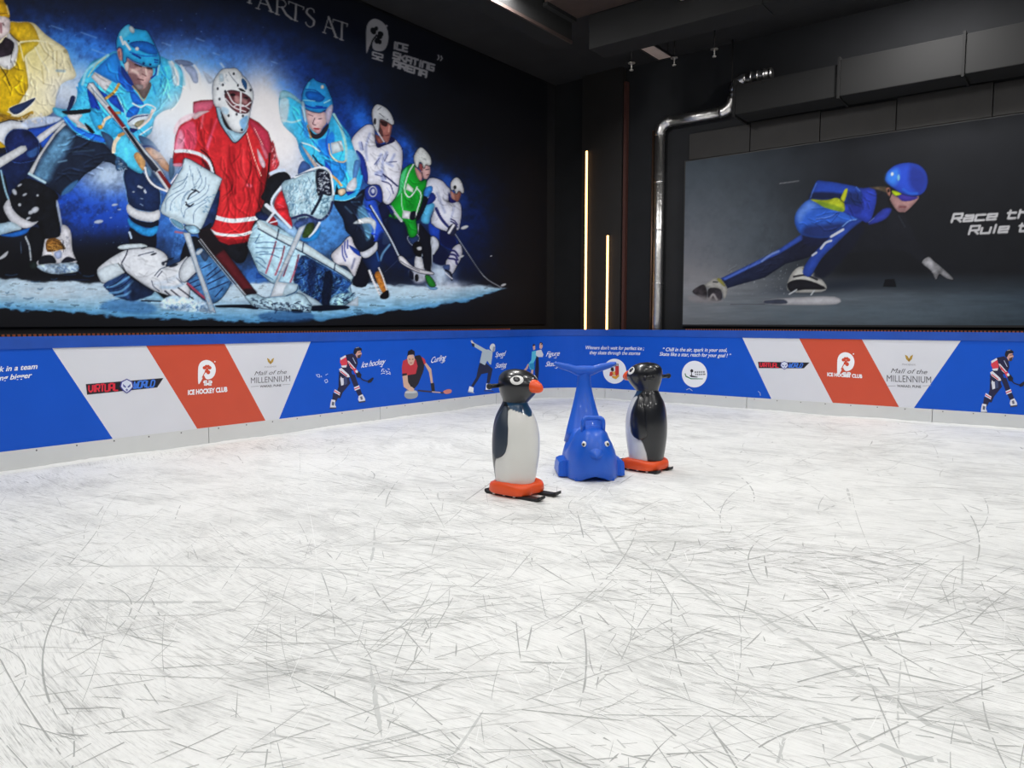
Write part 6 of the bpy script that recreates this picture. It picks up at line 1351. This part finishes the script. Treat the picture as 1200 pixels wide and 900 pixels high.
# ------------------------------------------------------------------ copper strip lights at the foot of the murals
COPPER = mat('copper_strip', (190, 104, 70), 0.35, metal=.6)
DARKM = mat('dark_metal', (30, 28, 28), 0.5, metal=.3)
def strip_light(label, a, b, axis):
    """ribbed copper strip between points a and b"""
    a, b = Vector(a), Vector(b); d = (b - a); n = int(d.length / .045); d.normalize()
    e = empty('strip_light', a); tag(e, label, 'strip light', 'copper strips under the murals')
    nrm = Vector((1, 0, 0)) if axis == 'y' else Vector((0, -1, 0))
    def bxs(s0, s1, o0, o1, z0, z1, V, Fc):
        c = len(V)
        for s in (s0, s1):
            for (o_, z) in ((o0, z0), (o1, z0), (o1, z1), (o0, z1)): V.append(tuple(d * s + nrm * o_ + Vector((0, 0, z))))
        Fc += [(c, c + 1, c + 2, c + 3), (c + 7, c + 6, c + 5, c + 4)] + [(c + k, c + 4 + k, c + 4 + (k + 1) % 4, c + (k + 1) % 4) for k in range(4)]
    V, Fc = [], []; L_ = (b - a).length
    bxs(0, L_, 0, .02, -.03, .012, V, Fc)
    mesh_obj('channel', V, Fc, DARKM, e)
    V, Fc = [], []
    for i in range(n): bxs(i * .045 + .006, i * .045 + .030, .02, .032, -.025, .004, V, Fc)
    tag(mesh_obj('copper_ribs', V, Fc, COPPER, e), kind='stuff')
zl = 1.225
strip_light('ribbed copper strip running below the ice hockey mural', (WL + .012, y_of(-40), zl), (WL + .012, y_of(600), zl), 'y')
strip_light('ribbed copper strip running below the speed skater poster', (x_of(803), WB - .012, zl), (x_of(1330), WB - .012, zl), 'x')

# ------------------------------------------------------------------ corner column with two light bars
def wx(px, py=385, y=WB): return float(on_plane(px, py, (0, 1, 0), y)[0])
cy = WB - 0.12
column = box('wall_column', wx(681, 300, cy), wx(727, 300, cy), cy, WB, -0.06, ZC, mat('column_black', (30, 27, 26), 0.6, noise=.15, nscale=4), None)
tag(column, kind='structure')
box('trim_1', wx(728, 300, cy), wx(731, 300, cy), cy + .03, WB, -0.06, ZC - .25, mat('rust_trim', (70, 38, 32), 0.6))['kind'] = 'structure'
LED = mat('led_warm', (255, 191, 116), 0.4, emit=4.8)
HOUS = mat('led_housing', (26, 22, 20), 0.5)
def light_bar(pxt, pyt, pxb, label):
    xt = (wx(pxt, pyt, cy) + wx(pxb, 385, cy)) / 2
    zt = float(on_plane(pxt, pyt, (0, 1, 0), cy)[2])
    e = empty('light_bar', (xt, cy, 0)); tag(e, label, 'light bar', 'warm upright light bars')
    box('housing', -.026, .026, -.012, 0, 0.0, zt + .02, HOUS, e)
    bm = bmesh.new(); add_box(bm, -.019, .019, -.034, -.012, 0.02, zt, .008)
    bm_obj('diffuser', bm, LED, e)
    bm = bmesh.new(); add_box(bm, -.024, .024, -.036, -.012, zt, zt + .02); bm_obj('end_cap', bm, HOUS, e)
light_bar(689.0, 177, 686.0, 'tall glowing warm white light bar on the corner column')
light_bar(713.2, 276, 711.6, 'shorter glowing warm white light bar on the corner column')

# ------------------------------------------------------------------ silver pipe climbing the back wall, thin pipe beside it
FOIL = mat('foil_pipe', (214, 212, 210), 0.34, metal=1.0, noise=.25, nscale=14, bump=.5)
py_ = WB - 0.13
def wp(px, pyy, y=py_):
    q = on_plane(px, pyy, (0, 1, 0), y); return Vector(q)
pt = wp(774.5, 143); pb = wp(769, 385); xv = (pt.x + pb.x) / 2
pipe = empty('vent_pipe', (xv, py_, 0)); tag(pipe, 'shiny silver foil pipe climbing the wall and bending along under the ceiling', 'pipe')
zt = pt.z - .02; pr = wp(858, 124); up = wp(874, 92)
def rel(v): return Vector(v) - Vector((xv, py_, 0))
A0 = Vector((xv, py_, 0.0)); R = .20
tube_obj('riser', [rel(A0), rel((xv, py_, 1.5)), rel((xv, py_, 2.4)), rel((xv, py_, zt - R))], .082, FOIL, pipe, 18)
tube_obj('elbow', [rel(v) for v in arc_pts((xv, py_, zt - R), (xv, py_, zt), (xv + R, py_, zt))], .088, FOIL, pipe, 18)
tube_obj('run', [rel((xv + R, py_, zt)), rel(((xv + pr.x) / 2, py_, zt)), rel((pr.x - R, py_, zt))], .082, FOIL, pipe, 18)
tube_obj('elbow', [rel(v) for v in arc_pts((pr.x - R, py_, zt), (pr.x, py_, zt), (pr.x + .02, py_, zt + R))], .088, FOIL, pipe, 18)
tube_obj('riser', [rel((pr.x + .02, py_, zt + R)), rel((pr.x + .03, py_, up.z - .16))], .07, FOIL, pipe, 18)
tube_obj('elbow', [rel(v) for v in arc_pts((pr.x + .03, py_, up.z - .16), (pr.x + .04, py_, up.z), (pr.x + .22, py_, up.z))], .075, FOIL, pipe, 18)
tube_obj('run', [rel((pr.x + .22, py_, up.z)), rel((pr.x + .62, py_, up.z + .0))], .075, FOIL, pipe, 18)
for s in (.30, .40, .50, .60):
    tube_obj('joint_ring', [rel((pr.x + s - .012, py_, up.z)), rel((pr.x + s + .012, py_, up.z))], .084, FOIL, pipe, 18)
for z in (2.0, 2.9, 3.7):
    tube_obj('joint_ring', [rel((xv, py_, z - .015)), rel((xv, py_, z + .015))], .087, FOIL, pipe, 18)
thin = empty('conduit_pipe', (wx(763.5, 300, WB - .05), WB - .05, 0)); tag(thin, 'thin dull conduit pipe standing beside the silver foil pipe', 'pipe')
tube_obj('tube', [(0, 0, 0), (0, 0, 2), (0, 0, float(wp(764, 152).z))], .022, mat('conduit_grey', (96, 74, 62), 0.4, metal=.7), thin, 10)
for z in (1.4, 2.2, 3.0, 3.8): box('clamp', -.035, .035, -.01, .05, z, z + .03, DARKM, thin)

# ------------------------------------------------------------------ grey boards above the poster
PANELG = mat('grey_wall_board', (36, 34, 33), 0.7, noise=.25, nscale=5, bump=.15)
gz0 = z1 + .02; edges = [x_of(p) for p in (803, 873, 953, 1040, 1150, 1270)]
gb = empty('wall_cladding', (edges[0], WB - .012, gz0)); tag(gb, 'dull grey boards fixed above the speed skater poster', 'cladding')
for i in range(len(edges) - 1):
    bm = bmesh.new(); add_box(bm, edges[i] - edges[0] + .006, edges[i + 1] - edges[0] - .006, -.03, 0, 0, .42 + .02 * (i % 2), .004)
    bm_obj('board', bm, PANELG, gb)

# ------------------------------------------------------------------ ceiling: beams, ducts, unlit panels, sprinklers
BEAM = mat('beam_black', (9, 9, 10), 0.95, noise=.3, nscale=4)
RUST_WARMLIGHT = mat('rust_and_warm_light', (52, 38, 33), 0.75, noise=.4, nscale=7)  # rust on the beam edge; painted warm light on the ceiling panel
def cz(px, py, z): return on_z(px, py, z)
def thing_box(name, label, cat_, x0, x1, y0, y1, za, zb, m, group=None, bevel=.01):
    e = empty(name, ((x0 + x1) / 2, (y0 + y1) / 2, za)); tag(e, label, cat_, group)
    bm = bmesh.new(); add_box(bm, x0 - e.location.x, x1 - e.location.x, y0 - e.location.y, y1 - e.location.y, 0, zb - za, bevel)
    bm_obj('casing', bm, m, e); return e
q = cz(690, 58, 5.15); q2 = cz(760, 42, 5.15)
bz = 5.15
yb0 = float(q[1])
b1 = thing_box('roof_beam', 'long black roof beam crossing above the corner parallel to the back wall', 'beam', float(q[0]), X_END, yb0, yb0 + .45, bz, ZC, BEAM)
for i in range(5):
    x = i * 2.4 - 5.0
    bm = bmesh.new(); add_box(bm, x, x + .05, -.235, .235, -.012, .6); bm_obj('joint_flange', bm, BEAM, b1)
q = cz(684, 57, 5.3)
b2 = thing_box('roof_beam', 'black roof beam with a rusty lower edge running along the left wall', 'beam', float(q[0]) - .35, float(q[0]), Y_END + .5, yb0 - .02, 5.3, ZC, BEAM)
bm = bmesh.new(); add_box(bm, .155, .185, -(yb0 - Y_END - .5) / 2, (yb0 - Y_END - .52) / 2, -.02, .02); bm_obj('rust_edge', bm, RUST_WARMLIGHT, b2)
# ceiling panel between the beams; its brown paints in reflected warm LED light
d = thing_box('warm_tint_panel', 'ceiling panel between roof beams near the corner, coloured brown for reflected warm light', 'plate', float(cz(684, 57, 5.3)[0]) + .04, float(cz(770, 12, 5.6)[0]), yb0 - .75, yb0 - .03, 5.60, 5.66, RUST_WARMLIGHT)
for k in (.18, .32):
    bm = bmesh.new(); add_box(bm, -1.2 + k * 2, -1.12 + k * 2, -.36, .34, -.05, 0); bm_obj('rib', bm, BEAM, d)
OFFP = mat('panel_lamp_dull', (178, 160, 150), 0.6, noise=.15, nscale=9)
def unlit_panel(quad, z, label):
    P = [cz(px, py, z) for px, py in quad]
    x0, x1 = min(p[0] for p in P), max(p[0] for p in P); y0, y1 = min(p[1] for p in P), max(p[1] for p in P)
    e = empty('ceiling_panel_lamp', ((x0 + x1) / 2, (y0 + y1) / 2, z)); tag(e, label, 'ceiling lamp', 'unlit ceiling panel lamps')
    hx, hy = (x1 - x0) / 2, (y1 - y0) / 2
    box('diffuser', -hx, hx, -hy, hy, 0, .012, OFFP, e)
    for (a, b_, c_, d_) in ((-hx - .02, -hx, -hy - .02, hy + .02), (hx, hx + .02, -hy - .02, hy + .02), (-hx, hx, -hy - .02, -hy), (-hx, hx, hy, hy + .02)): box('frame_side', a, b_, c_, d_, -.01, .02, DARKM, e)
    for s in (-1, 1):
        for t in (-1, 1): tube_obj('hanger', [(s * hx * .8, t * hy * .8, .01), (s * hx * .8, t * hy * .8, ZC - z)], .006, DARKM, e, 6)
p0 = cz(749, 47, 5.45); p1 = cz(777, 69, 5.45)
e = None
xm, xw = float((p0[0] + p1[0]) / 2), .11
def panel_at(x, ya, yb, z, label):
    e = empty('ceiling_panel_lamp', (x, (ya + yb) / 2, z)); tag(e, label, 'ceiling lamp', 'unlit ceiling panel lamps'); hx, hy = xw, (yb - ya) / 2
    box('diffuser', -hx, hx, -hy, hy, 0, .012, OFFP, e)
    for (a, b_, c_, d_) in ((-hx - .02, -hx, -hy - .02, hy + .02), (hx, hx + .02, -hy - .02, hy + .02), (-hx, hx, -hy - .02, -hy), (-hx, hx, hy, hy + .02)): box('frame_side', a, b_, c_, d_, -.01, .02, DARKM, e)
    for s in (-1, 1):
        for t in (-1, 1): tube_obj('hanger', [(s * hx * .8, t * hy * .8, .012), (s * hx * .8, t * hy * .8, ZC - z)], .006, DARKM, e, 6)
panel_at(xm, float(p0[1]), float(p1[1]), 5.45, 'pale unlit ceiling panel beyond the black roof beam')
p2 = cz(812, 2, 5.45)
panel_at(float(p2[0]), float(p2[1]) - .9, float(p2[1]) + .1, 5.45, 'pale unlit ceiling panel before the roof beam, at the top edge')
STEEL = mat('sprinkler_steel', (196, 192, 186), 0.3, metal=.8)
for (px, py, z, lb) in [(790, 76, 5.25, 'small sprinkler head hanging right of the pale ceiling panel'), (837, 66, 5.25, 'small sprinkler head hanging above the bend of the foil pipe'), (740, 82, 5.2, 'small sprinkler head hanging left of the pale ceiling panel, near the wall')]:
    q = cz(px, py, z); e = empty('sprinkler', q); tag(e, lb, 'sprinkler', 'ceiling sprinklers')
    tube_obj('drop_pipe', [(0, 0, .10), (0, 0, ZC - z)], .012, DARKM, e, 8)
    tube_obj('body', [(0, 0, 0), (0, 0, .06), (0, 0, .10)], [.012, .012, .018], STEEL, e, 10)
    V, Fc = loft(tube([(0, 0, .095), (0, 0, .105)], .055, 14)); mesh_obj('rosette', V, Fc, STEEL, e)
    V, Fc = loft(tube([(0, 0, -.012), (0, 0, 0)], [.028, .034], 12)); mesh_obj('deflector', V, Fc, STEEL, e)
hq = rel(wp(857.5, 106, py_)); hz_ = zt + .08
hr = tube_obj('hanger_rod', [(hq.x, 0, hz_), (hq.x, 0, hz_ + .34)], .013, STEEL, pipe, 8); tube_obj('nut', [(hq.x, 0, hz_ + .10), (hq.x, 0, hz_ + .13)], .03, STEEL, hr, 6); tube_obj('rod_top', [(hq.x, 0, hz_ + .34), (hq.x, 0, ZC)], .009, DARKM, hr, 8)
# square duct along the back wall above the grey boards
DUCT = mat('duct_black', (8, 8, 9), 0.9, noise=.3, nscale=3, bump=.2)
dx0 = x_of(868); dz0 = gz0 + .46
dk = empty('air_duct', (dx0, WB, dz0)); tag(dk, 'black square air duct running along the back wall above the grey boards', 'duct')
for i in range(7):
    bm = bmesh.new(); add_box(bm, i * 1.5 + .01, i * 1.5 + 1.49, -.55, -.02, 0, .5 - (0.06 if i == 0 else 0), .012); bm_obj('duct_section', bm, DUCT, dk)
    bm = bmesh.new(); add_box(bm, i * 1.5 - .015, i * 1.5 + .015, -.58, -.015, -.03, .53); bm_obj('flange', bm, BEAM, dk)
# slim duct lines on the ceiling to the right
for i, (y, lb) in enumerate([(WB - 2.3, 'slim black duct on the ceiling nearer the back wall'), (WB - 4.4, 'slim black duct on the ceiling nearer the middle of the rink')]):
    e = empty('ceiling_duct', (1.0, y, ZC - .35)); tag(e, lb, 'duct', 'slim ceiling ducts')
    for k in range(6):
        bm = bmesh.new(); add_box(bm, -4.2 + k * 2, -4.2 + k * 2 + 1.98, -.2, .2, 0, .35, .01); bm_obj('duct_section', bm, DUCT, e)

# ------------------------------------------------------------------ skating aids
PBLACK = mat('penguin_black', (22, 24, 30), 0.3, coat=.5)
PWHITE = mat('penguin_white', (222, 222, 218), 0.4, noise=.04, nscale=6)
PNAVY = mat('flipper_navy', (40, 52, 68), 0.42, noise=.12, nscale=6)
PTEAL = mat('throat_teal', (24, 70, 104), 0.4)
PORANGE = mat('penguin_orange', (236, 84, 30), 0.42, noise=.08, nscale=9)
SKI = mat('ski_black', (24, 25, 28), 0.5, noise=.2, nscale=20)
EYEW = mat('eye_white', (232, 232, 230), 0.3)
BODY = [  # z, half width, half depth, forward shift
    (.085, .150, .150, .0), (.12, .158, .158, .0), (.20, .172, .170, .0), (.30, .184, .184, .002), (.40, .187, .188, .004), (.48, .183, .184, .004), (.56, .170, .170, .0), (.62, .150, .150, -.004),
    (.67, .124, .124, -.006), (.71, .103, .103, -.006), (.735, .098, .098, -.002)]
HEAD = [(.725, .097, .100, .0), (.75, .106, .116, .010), (.79, .126, .142, .022), (.83, .140, .160, .030), (.865, .145, .166, .030), (.90, .141, .160, .024), (.935, .124, .140, .014), (.96, .096, .108, .006), (.977, .058, .066, .002), (.984, .012, .014, .0)]
def interp_prof(prof, z):
    zs_ = [p[0] for p in prof]
    return [float(np.interp(z, zs_, [p[k] for p in prof])) for k in (1, 2, 3)]
def body_pt(prof, z, th, off=0.0):
    """th = 0 at the front (+x), positive to the bird's left (+y)"""
    hw, hd, sh = interp_prof(prof, z)
    return Vector((sh + (hd + off) * math.cos(th), (hw + off) * math.sin(th), z))
def two_tone(name, prof, nz_, nth, colour, parent, m):
    zs_ = np.linspace(prof[0][0], prof[-1][0], nz_)
    # smooth the profile a little
    V, C = [], []
    for z in zs_:
        for k in range(nth):
            th = 2 * math.pi * k / nth - math.pi
            V.append(body_pt(prof, z, th)); C.append(colour(z, th))
    Fc = []
    for i in range(nz_ - 1):
        for k in range(nth):
            a, b_ = i * nth + k, i * nth + (k + 1) % nth
            Fc.append((a, b_, b_ + nth, a + nth))
    Fc.append(tuple(range(nth - 1, -1, -1))); Fc.append(tuple((nz_ - 1) * nth + k for k in range(nth)))
    o = mesh_obj(name, V, Fc, m, parent, True)
    at = o.data.color_attributes.new('print', 'FLOAT_COLOR', 'POINT')
    at.data.foreach_set('color', [c for col in C for c in col])
    return o
PENG_MAT = color_mat('penguin_shell', 0.32, 0.5, 0.35)
def smooth_prof(prof, n=40):
    P = np.array(prof); zq = np.linspace(P[0, 0], P[-1, 0], n); out = []
    for z in zq:
        # cubic hermite through the profile
        i = min(len(P) - 2, max(0, np.searchsorted(P[:, 0], z) - 1)); t = (z - P[i, 0]) / (P[i + 1, 0] - P[i, 0])
        r = [z]
        for c in (1, 2, 3):
            m0 = (P[min(i + 1, len(P) - 1), c] - P[max(i - 1, 0), c]) / (P[min(i + 1, len(P) - 1), 0] - P[max(i - 1, 0), 0])
            m1 = (P[min(i + 2, len(P) - 1), c] - P[i, c]) / (P[min(i + 2, len(P) - 1), 0] - P[i, 0]); h = P[i + 1, 0] - P[i, 0]
            r.append((2 * t ** 3 - 3 * t * t + 1) * P[i, c] + (t ** 3 - 2 * t * t + t) * h * m0 + (-2 * t ** 3 + 3 * t * t) * P[i + 1, c] + (t ** 3 - t * t) * h * m1)
        out.append(tuple(r))
    return out
SB, SH = smooth_prof(BODY), smooth_prof(HEAD)
def penguin(loc, rz, label, flipper_mat):
    e = empty('penguin_skating_aid', loc, rz); tag(e, label, 'skating aid', 'penguin skating aids')
    wh, bk, tl = lin((224, 224, 220)), lin((22, 24, 30)), lin((22, 66, 100))
    def col(z, th):
        a = abs(math.degrees(th))
        lim = float(np.interp(z, [.08, .18, .27, .34, .60, .66, .70, .735], [128, 122, 112, 98, 92, 80, 60, 40]))
        throat = float(np.interp(z, [.625, .65, .68, .735], [0, 16, 58, 90]))
        if z > .625 and a < throat + 8: return tl
        t = min(1, max(0, (a - lim) / 2 + .5))
        return tuple(w_ * (1 - t) + b_ * t for w_, b_ in zip(wh, bk))
    two_tone('body', SB, 90, 180, col, e, PENG_MAT)
    hd = two_tone('head', SH, 40, 64, lambda z, th: bk, e, PENG_MAT)
    # flippers: thick curved plates lying on the sides
    for s in (-1, 1):
        out = []
        for i in range(21):
            t = i / 20; z = .70 - t * .40
            c = math.radians(float(np.interp(t, [0, .3, .7, 1], [90, 94, 98, 104])))
            half = math.radians(float(np.interp(t, [0, .12, .4, .7, .88, .97, 1], [9, 17, 24, 26, 24, 14, 4])))
            ring = []
            for k in range(9):
                u = -1 + k / 4; ring.append(body_pt(SB, z, s * (c + half * u), .016 * (1 - u * u) + .004))
            for k in range(8, -1, -1):
                u = -1 + k / 4; ring.append(body_pt(SB, z, s * (c + half * u), -.004))
            out.append(ring)
        V, Fc = loft(out); mesh_obj('flipper', V, Fc, flipper_mat, e, True)
    # orange beak
    bz_ = .862; bx0 = .168
    V, Fc = loft([[Vector((bx0 + dx, w_ * math.cos(2 * math.pi * k / 16), bz_ + dz + h_ * math.sin(2 * math.pi * k / 16))) for k in range(16)]
                  for dx, w_, h_, dz in [(-.03, .058, .046, 0), (0, .066, .053, -.002), (.03, .061, .05, -.007), (.06, .046, .04, -.014), (.083, .024, .024, -.02), (.092, .005, .006, -.024)]])
    mesh_obj('beak', V, Fc, PORANGE, hd, True)
    # eyes: white disc with black pupil
    for s in (-1, 1):
        th = s * math.radians(58)
        for nm, r, off, mt, zz in (('eye', .040, -.006, EYEW, .912), ('pupil', .019, -.002, PBLACK, .912)):
            c = body_pt(SH, zz, th, 0)
            hw, hd_, sh_ = interp_prof(SH, zz)
            nrm = Vector((math.cos(th) / hd_, math.sin(th) / hw, 0)); nrm.normalize(); nrm.z = .62; nrm.normalize()
            u = Vector((0, 0, 1)).cross(nrm).normalized(); v = nrm.cross(u)
            V, Fc = loft([[c + nrm * o_ + (u * math.cos(2 * math.pi * k / 20) * rr * 1.3 + v * math.sin(2 * math.pi * k / 20) * rr) for k in range(20)] for o_, rr in ((-.045, r), (off, r), (off + .004, r * .85))])
            if nm == 'eye': eye = mesh_obj(nm, V, Fc, mt, hd, True)
            else: mesh_obj(nm, V, Fc, mt, eye, True)
    # grip bar through the back of the head
    tube_obj('grip', [(-.10, -.19, .855), (-.10, -.10, .855), (-.10, .10, .855), (-.10, .19, .855)], .017, SKI, e, 12)
    for s in (-1, 1): tube_obj('grip_end', [(-.10, s * .188, .855), (-.10, s * .205, .855)], .023, SKI, e, 12)
    # orange feet slab
    def foot_ring(sc, z):
        pts = []
        for k in range(40):
            a = 2 * math.pi * k / 40; c_, s_ = math.cos(a), math.sin(a)
            x = .195 * abs(c_) ** .62 * (1 if c_ > 0 else -1) * sc + .012; y = .185 * abs(s_) ** .62 * (1 if s_ > 0 else -1) * sc
            if x > .12: x -= .02 * math.exp(-(y / .05) ** 2)
            pts.append(Vector((x, y, z + (.018 * max(0, 1 - abs(c_) * 1.2) if z > .06 else 0))))
        return pts
    V, Fc = loft([foot_ring(.95, .022), foot_ring(1.0, .034), foot_ring(.99, .072), foot_ring(.95, .092), foot_ring(.82, .100)])
    mesh_obj('feet', V, Fc, PORANGE, e, True)
    for s in (-1, 1):
        prof_ = [(-.20, .012), (-.18, .0), (.27, .0), (.315, .008), (.34, .024)]
        V, Fc = loft([[Vector((x, s * .105 + y, z + zz)) for (y, zz) in ((-.036, 0), (.036, 0), (.036, .022), (-.036, .022))] for x, z in prof_])
        sk = mesh_obj('ski', V, Fc, SKI, e)
        for x in (-.10, .0, .10): box('bolt', x - .01, x + .01, s * .145 - .004, s * .145 + .004, .006, .02, STEEL, sk)
    return e
def facing(px, py, away):
    """heading (about z) of something seen at that spot: 0 looks at the camera, positive turns to the picture's right"""
    g = on_z(px, py); to_cam = math.atan2(-g[1], -g[0])
    return to_cam + math.radians(away)
g = on_z(604, 578); penguin((g[0], g[1], 0), facing(604, 578, 52), 'penguin skating aid showing its white belly, left of the blue whale', PNAVY)
g = on_z(757, 550); penguin((g[0], g[1], 0), facing(757, 550, -122), 'glossy black penguin skating aid with its back turned, right of the blue whale', PBLACK)

# ------------------------------------------------------------------ blue whale sled
WBLUE = mat('whale_blue', (18, 92, 208), 0.42, noise=.05, nscale=5, coat=.1)
def whale(loc, rz):
    e = empty('whale_skating_aid', loc, rz); tag(e, 'bright blue plastic whale skating aid with raised tail between the penguins', 'skating aid')
    # body: a bell of plan sections stacked in z: z, half width, front, back
    secs = [(.0, .222, .315, -.46), (.012, .236, .335, -.465), (.06, .238, .345, -.465), (.12, .232, .352, -.46), (.18, .222, .356, -.455), (.24, .206, .352, -.45), (.30, .182, .334, -.44), (.35, .155, .306, -.42), (.39, .140, .276, -.39), (.42, .116, .238, -.34), (.442, .080, .19, -.26), (.452, .03, .12, -.14)]
    n = 48; rings = []
    for z, hw, xf, xb in secs:
        r = []
        for k in range(n):
            a = 2 * math.pi * k / n; c_, s_ = math.cos(a), math.sin(a)
            xm_, xh = (xf + xb) / 2, (xf - xb) / 2
            x = xm_ + xh * abs(c_) ** .72 * (1 if c_ >= 0 else -1); y = hw * abs(s_) ** .80 * (1 if s_ >= 0 else -1)
            zz = z * (1 - .28 * math.exp(-((x + .10) / .10) ** 2))                 # dip for the seat
            if z < .1 and x > .2: zz += .045 * max(0, 1 - (y / .12) ** 2) * (1 - z / .1)    # arch under the chin
            r.append(Vector((x, y, zz)))
        rings.append(r)
    V, Fc = loft(rings); b = mesh_obj('body', V, Fc, WBLUE, e, True)
    # snout ridge
    V, Fc = loft([[Vector((x, hw * math.cos(2 * math.pi * k / 14), zc + hz * math.sin(2 * math.pi * k / 14))) for k in range(14)] for x, hw, hz, zc in ((.30, .09, .07, .25), (.345, .06, .045, .24), (.366, .036, .028, .232), (.379, .016, .013, .228), (.384, .005, .004, .226))])
    mesh_obj('snout', V, Fc, WBLUE, e, True)
    # side fins and foot rests
    for s in (-1, 1):
        V, Fc = loft([[Vector((x + dx, s * y, z)) for x, z in ((-.20, .012), (.14, .012), (.12, zt_), (-.14, zt_))] for y, zt_, dx in ((.19, .155, 0), (.255, .15, 0), (.285, .13, -.02), (.292, .09, -.03))])
        f = mesh_obj('foot_rest', V, Fc, WBLUE, e)
        f.modifiers.new('round', 'BEVEL').width = .012; f.modifiers['round'].segments = 2
        box('runner', -.40, .28, s * .14 - .03, s * .14 + .03, 0, .03, WBLUE, e, .008)
    # carry handle on the head
    hp = [(.16, -.085, .40), (.16, -.088, .47)] + [tuple(v) for v in arc_pts((.16, -.088, .48), (.155, -.088, .525), (.155, -.045, .525), 4)] + [tuple(v) for v in arc_pts((.155, .045, .525), (.155, .088, .525), (.16, .088, .48), 4)] + [(.16, .088, .47), (.16, .085, .40)]
    tube_obj('handle', hp, .0205, WBLUE, e, 12)
    # rising tail with flukes
    tails = [(-.26, .26, .200, .16), (-.30, .36, .172, .135), (-.335, .46, .142, .105), (-.36, .56, .113, .08), (-.375, .66, .088, .062), (-.382, .74, .071, .05), (-.382, .80, .063, .042), (-.378, .85, .062, .038), (-.372, .89, .066, .034), (-.366, .92, .072, .026)]
    rings = [[Vector((x + hd_ * math.sin(2 * math.pi * k / 24), hw * math.cos(2 * math.pi * k / 24), z)) for k in range(24)] for x, z, hw, hd_ in tails]
    V, Fc = loft(rings); t = mesh_obj('tail', V, Fc, WBLUE, e, True)
    # flukes: lens sections across y
    fr = []
    for i in range(25):
        u = -1 + i / 12; a = abs(u); y = u * .29
        zc = .925 + .055 * a ** 1.6 - .012
        hh = float(np.interp(a, [0, .2, .35, .6, .85, 1], [.046, .048, .040, .034, .027, .012])); th = float(np.interp(a, [0, .3, .9, 1], [.036, .032, .026, .012]))
        dz = -float(np.interp(a, [0, .25, .5, 1], [.012, .02, .004, 0]))
        fr.append([Vector((-.366 + th * math.cos(2 * math.pi * k / 14) + .03 * a, y, zc + dz + hh * math.sin(2 * math.pi * k / 14))) for k in range(14)])
    V, Fc = loft(fr); mesh_obj('tail_fluke', V, Fc, WBLUE, t, True)
    for s in (-1, 1):
        c = Vector((.288, s * .092, .318)); nrm = Vector((.82, s * .42, .38)).normalized(); u = Vector((0, 0, 1)).cross(nrm).normalized(); v = nrm.cross(u)
        def disc(name, r, o0, o1, m, par, up=0.0):
            V, Fc = loft([[c + v * up + nrm * o_ + (u * math.cos(2 * math.pi * k / 16) * r * .8 + v * math.sin(2 * math.pi * k / 16) * r) for k in range(16)] for o_ in (o0, o1)])
            return mesh_obj(name, V, Fc, m, par, True)
        ey = disc('eye', .023, -.05, .022, EYEW, e); disc('pupil', .013, -.04, .025, PBLACK, ey, -.006)
    return e
g = on_z(691, 556); whale((g[0], g[1], 0), facing(691, 556, 9))
# bolts of loose snow scraped up along the foot of the boards
def snow_bank():
    V, Fc = [], []; rg = random.Random(3)
    ss = np.arange(S1 - 8, S3 - 4, .05)
    for i, s in enumerate(ss):
        hgt = .012 + .010 * math.sin(s * 3.1) * math.sin(s * 1.3 + 1) + rg.uniform(0, .008); wd = .05 + .03 * math.sin(s * 2.2) + rg.uniform(0, .03)
        for o_, z in ((.011, hgt), (.011 + wd * .5, hgt * .6), (.012 + wd, .0012)):
            x, y = path(float(s), o_); V.append((x, y, z))
        if i:
            a = 3 * (i - 1); b_ = 3 * i
            Fc += [(a, b_, b_ + 1, a + 1), (a + 1, b_ + 1, b_ + 2, a + 2)]
    tag(mesh_obj('scraped_snow', V, Fc, mat('snow', (226, 227, 226), 0.85, noise=.08, nscale=30), floor, True), kind='stuff')
snow_bank()

# children of the barrier runs, murals and other empties were written in world metres: bring them to their thing's origin
for e in (b_left, b_corner, b_back, mural, poster): to_local(e)
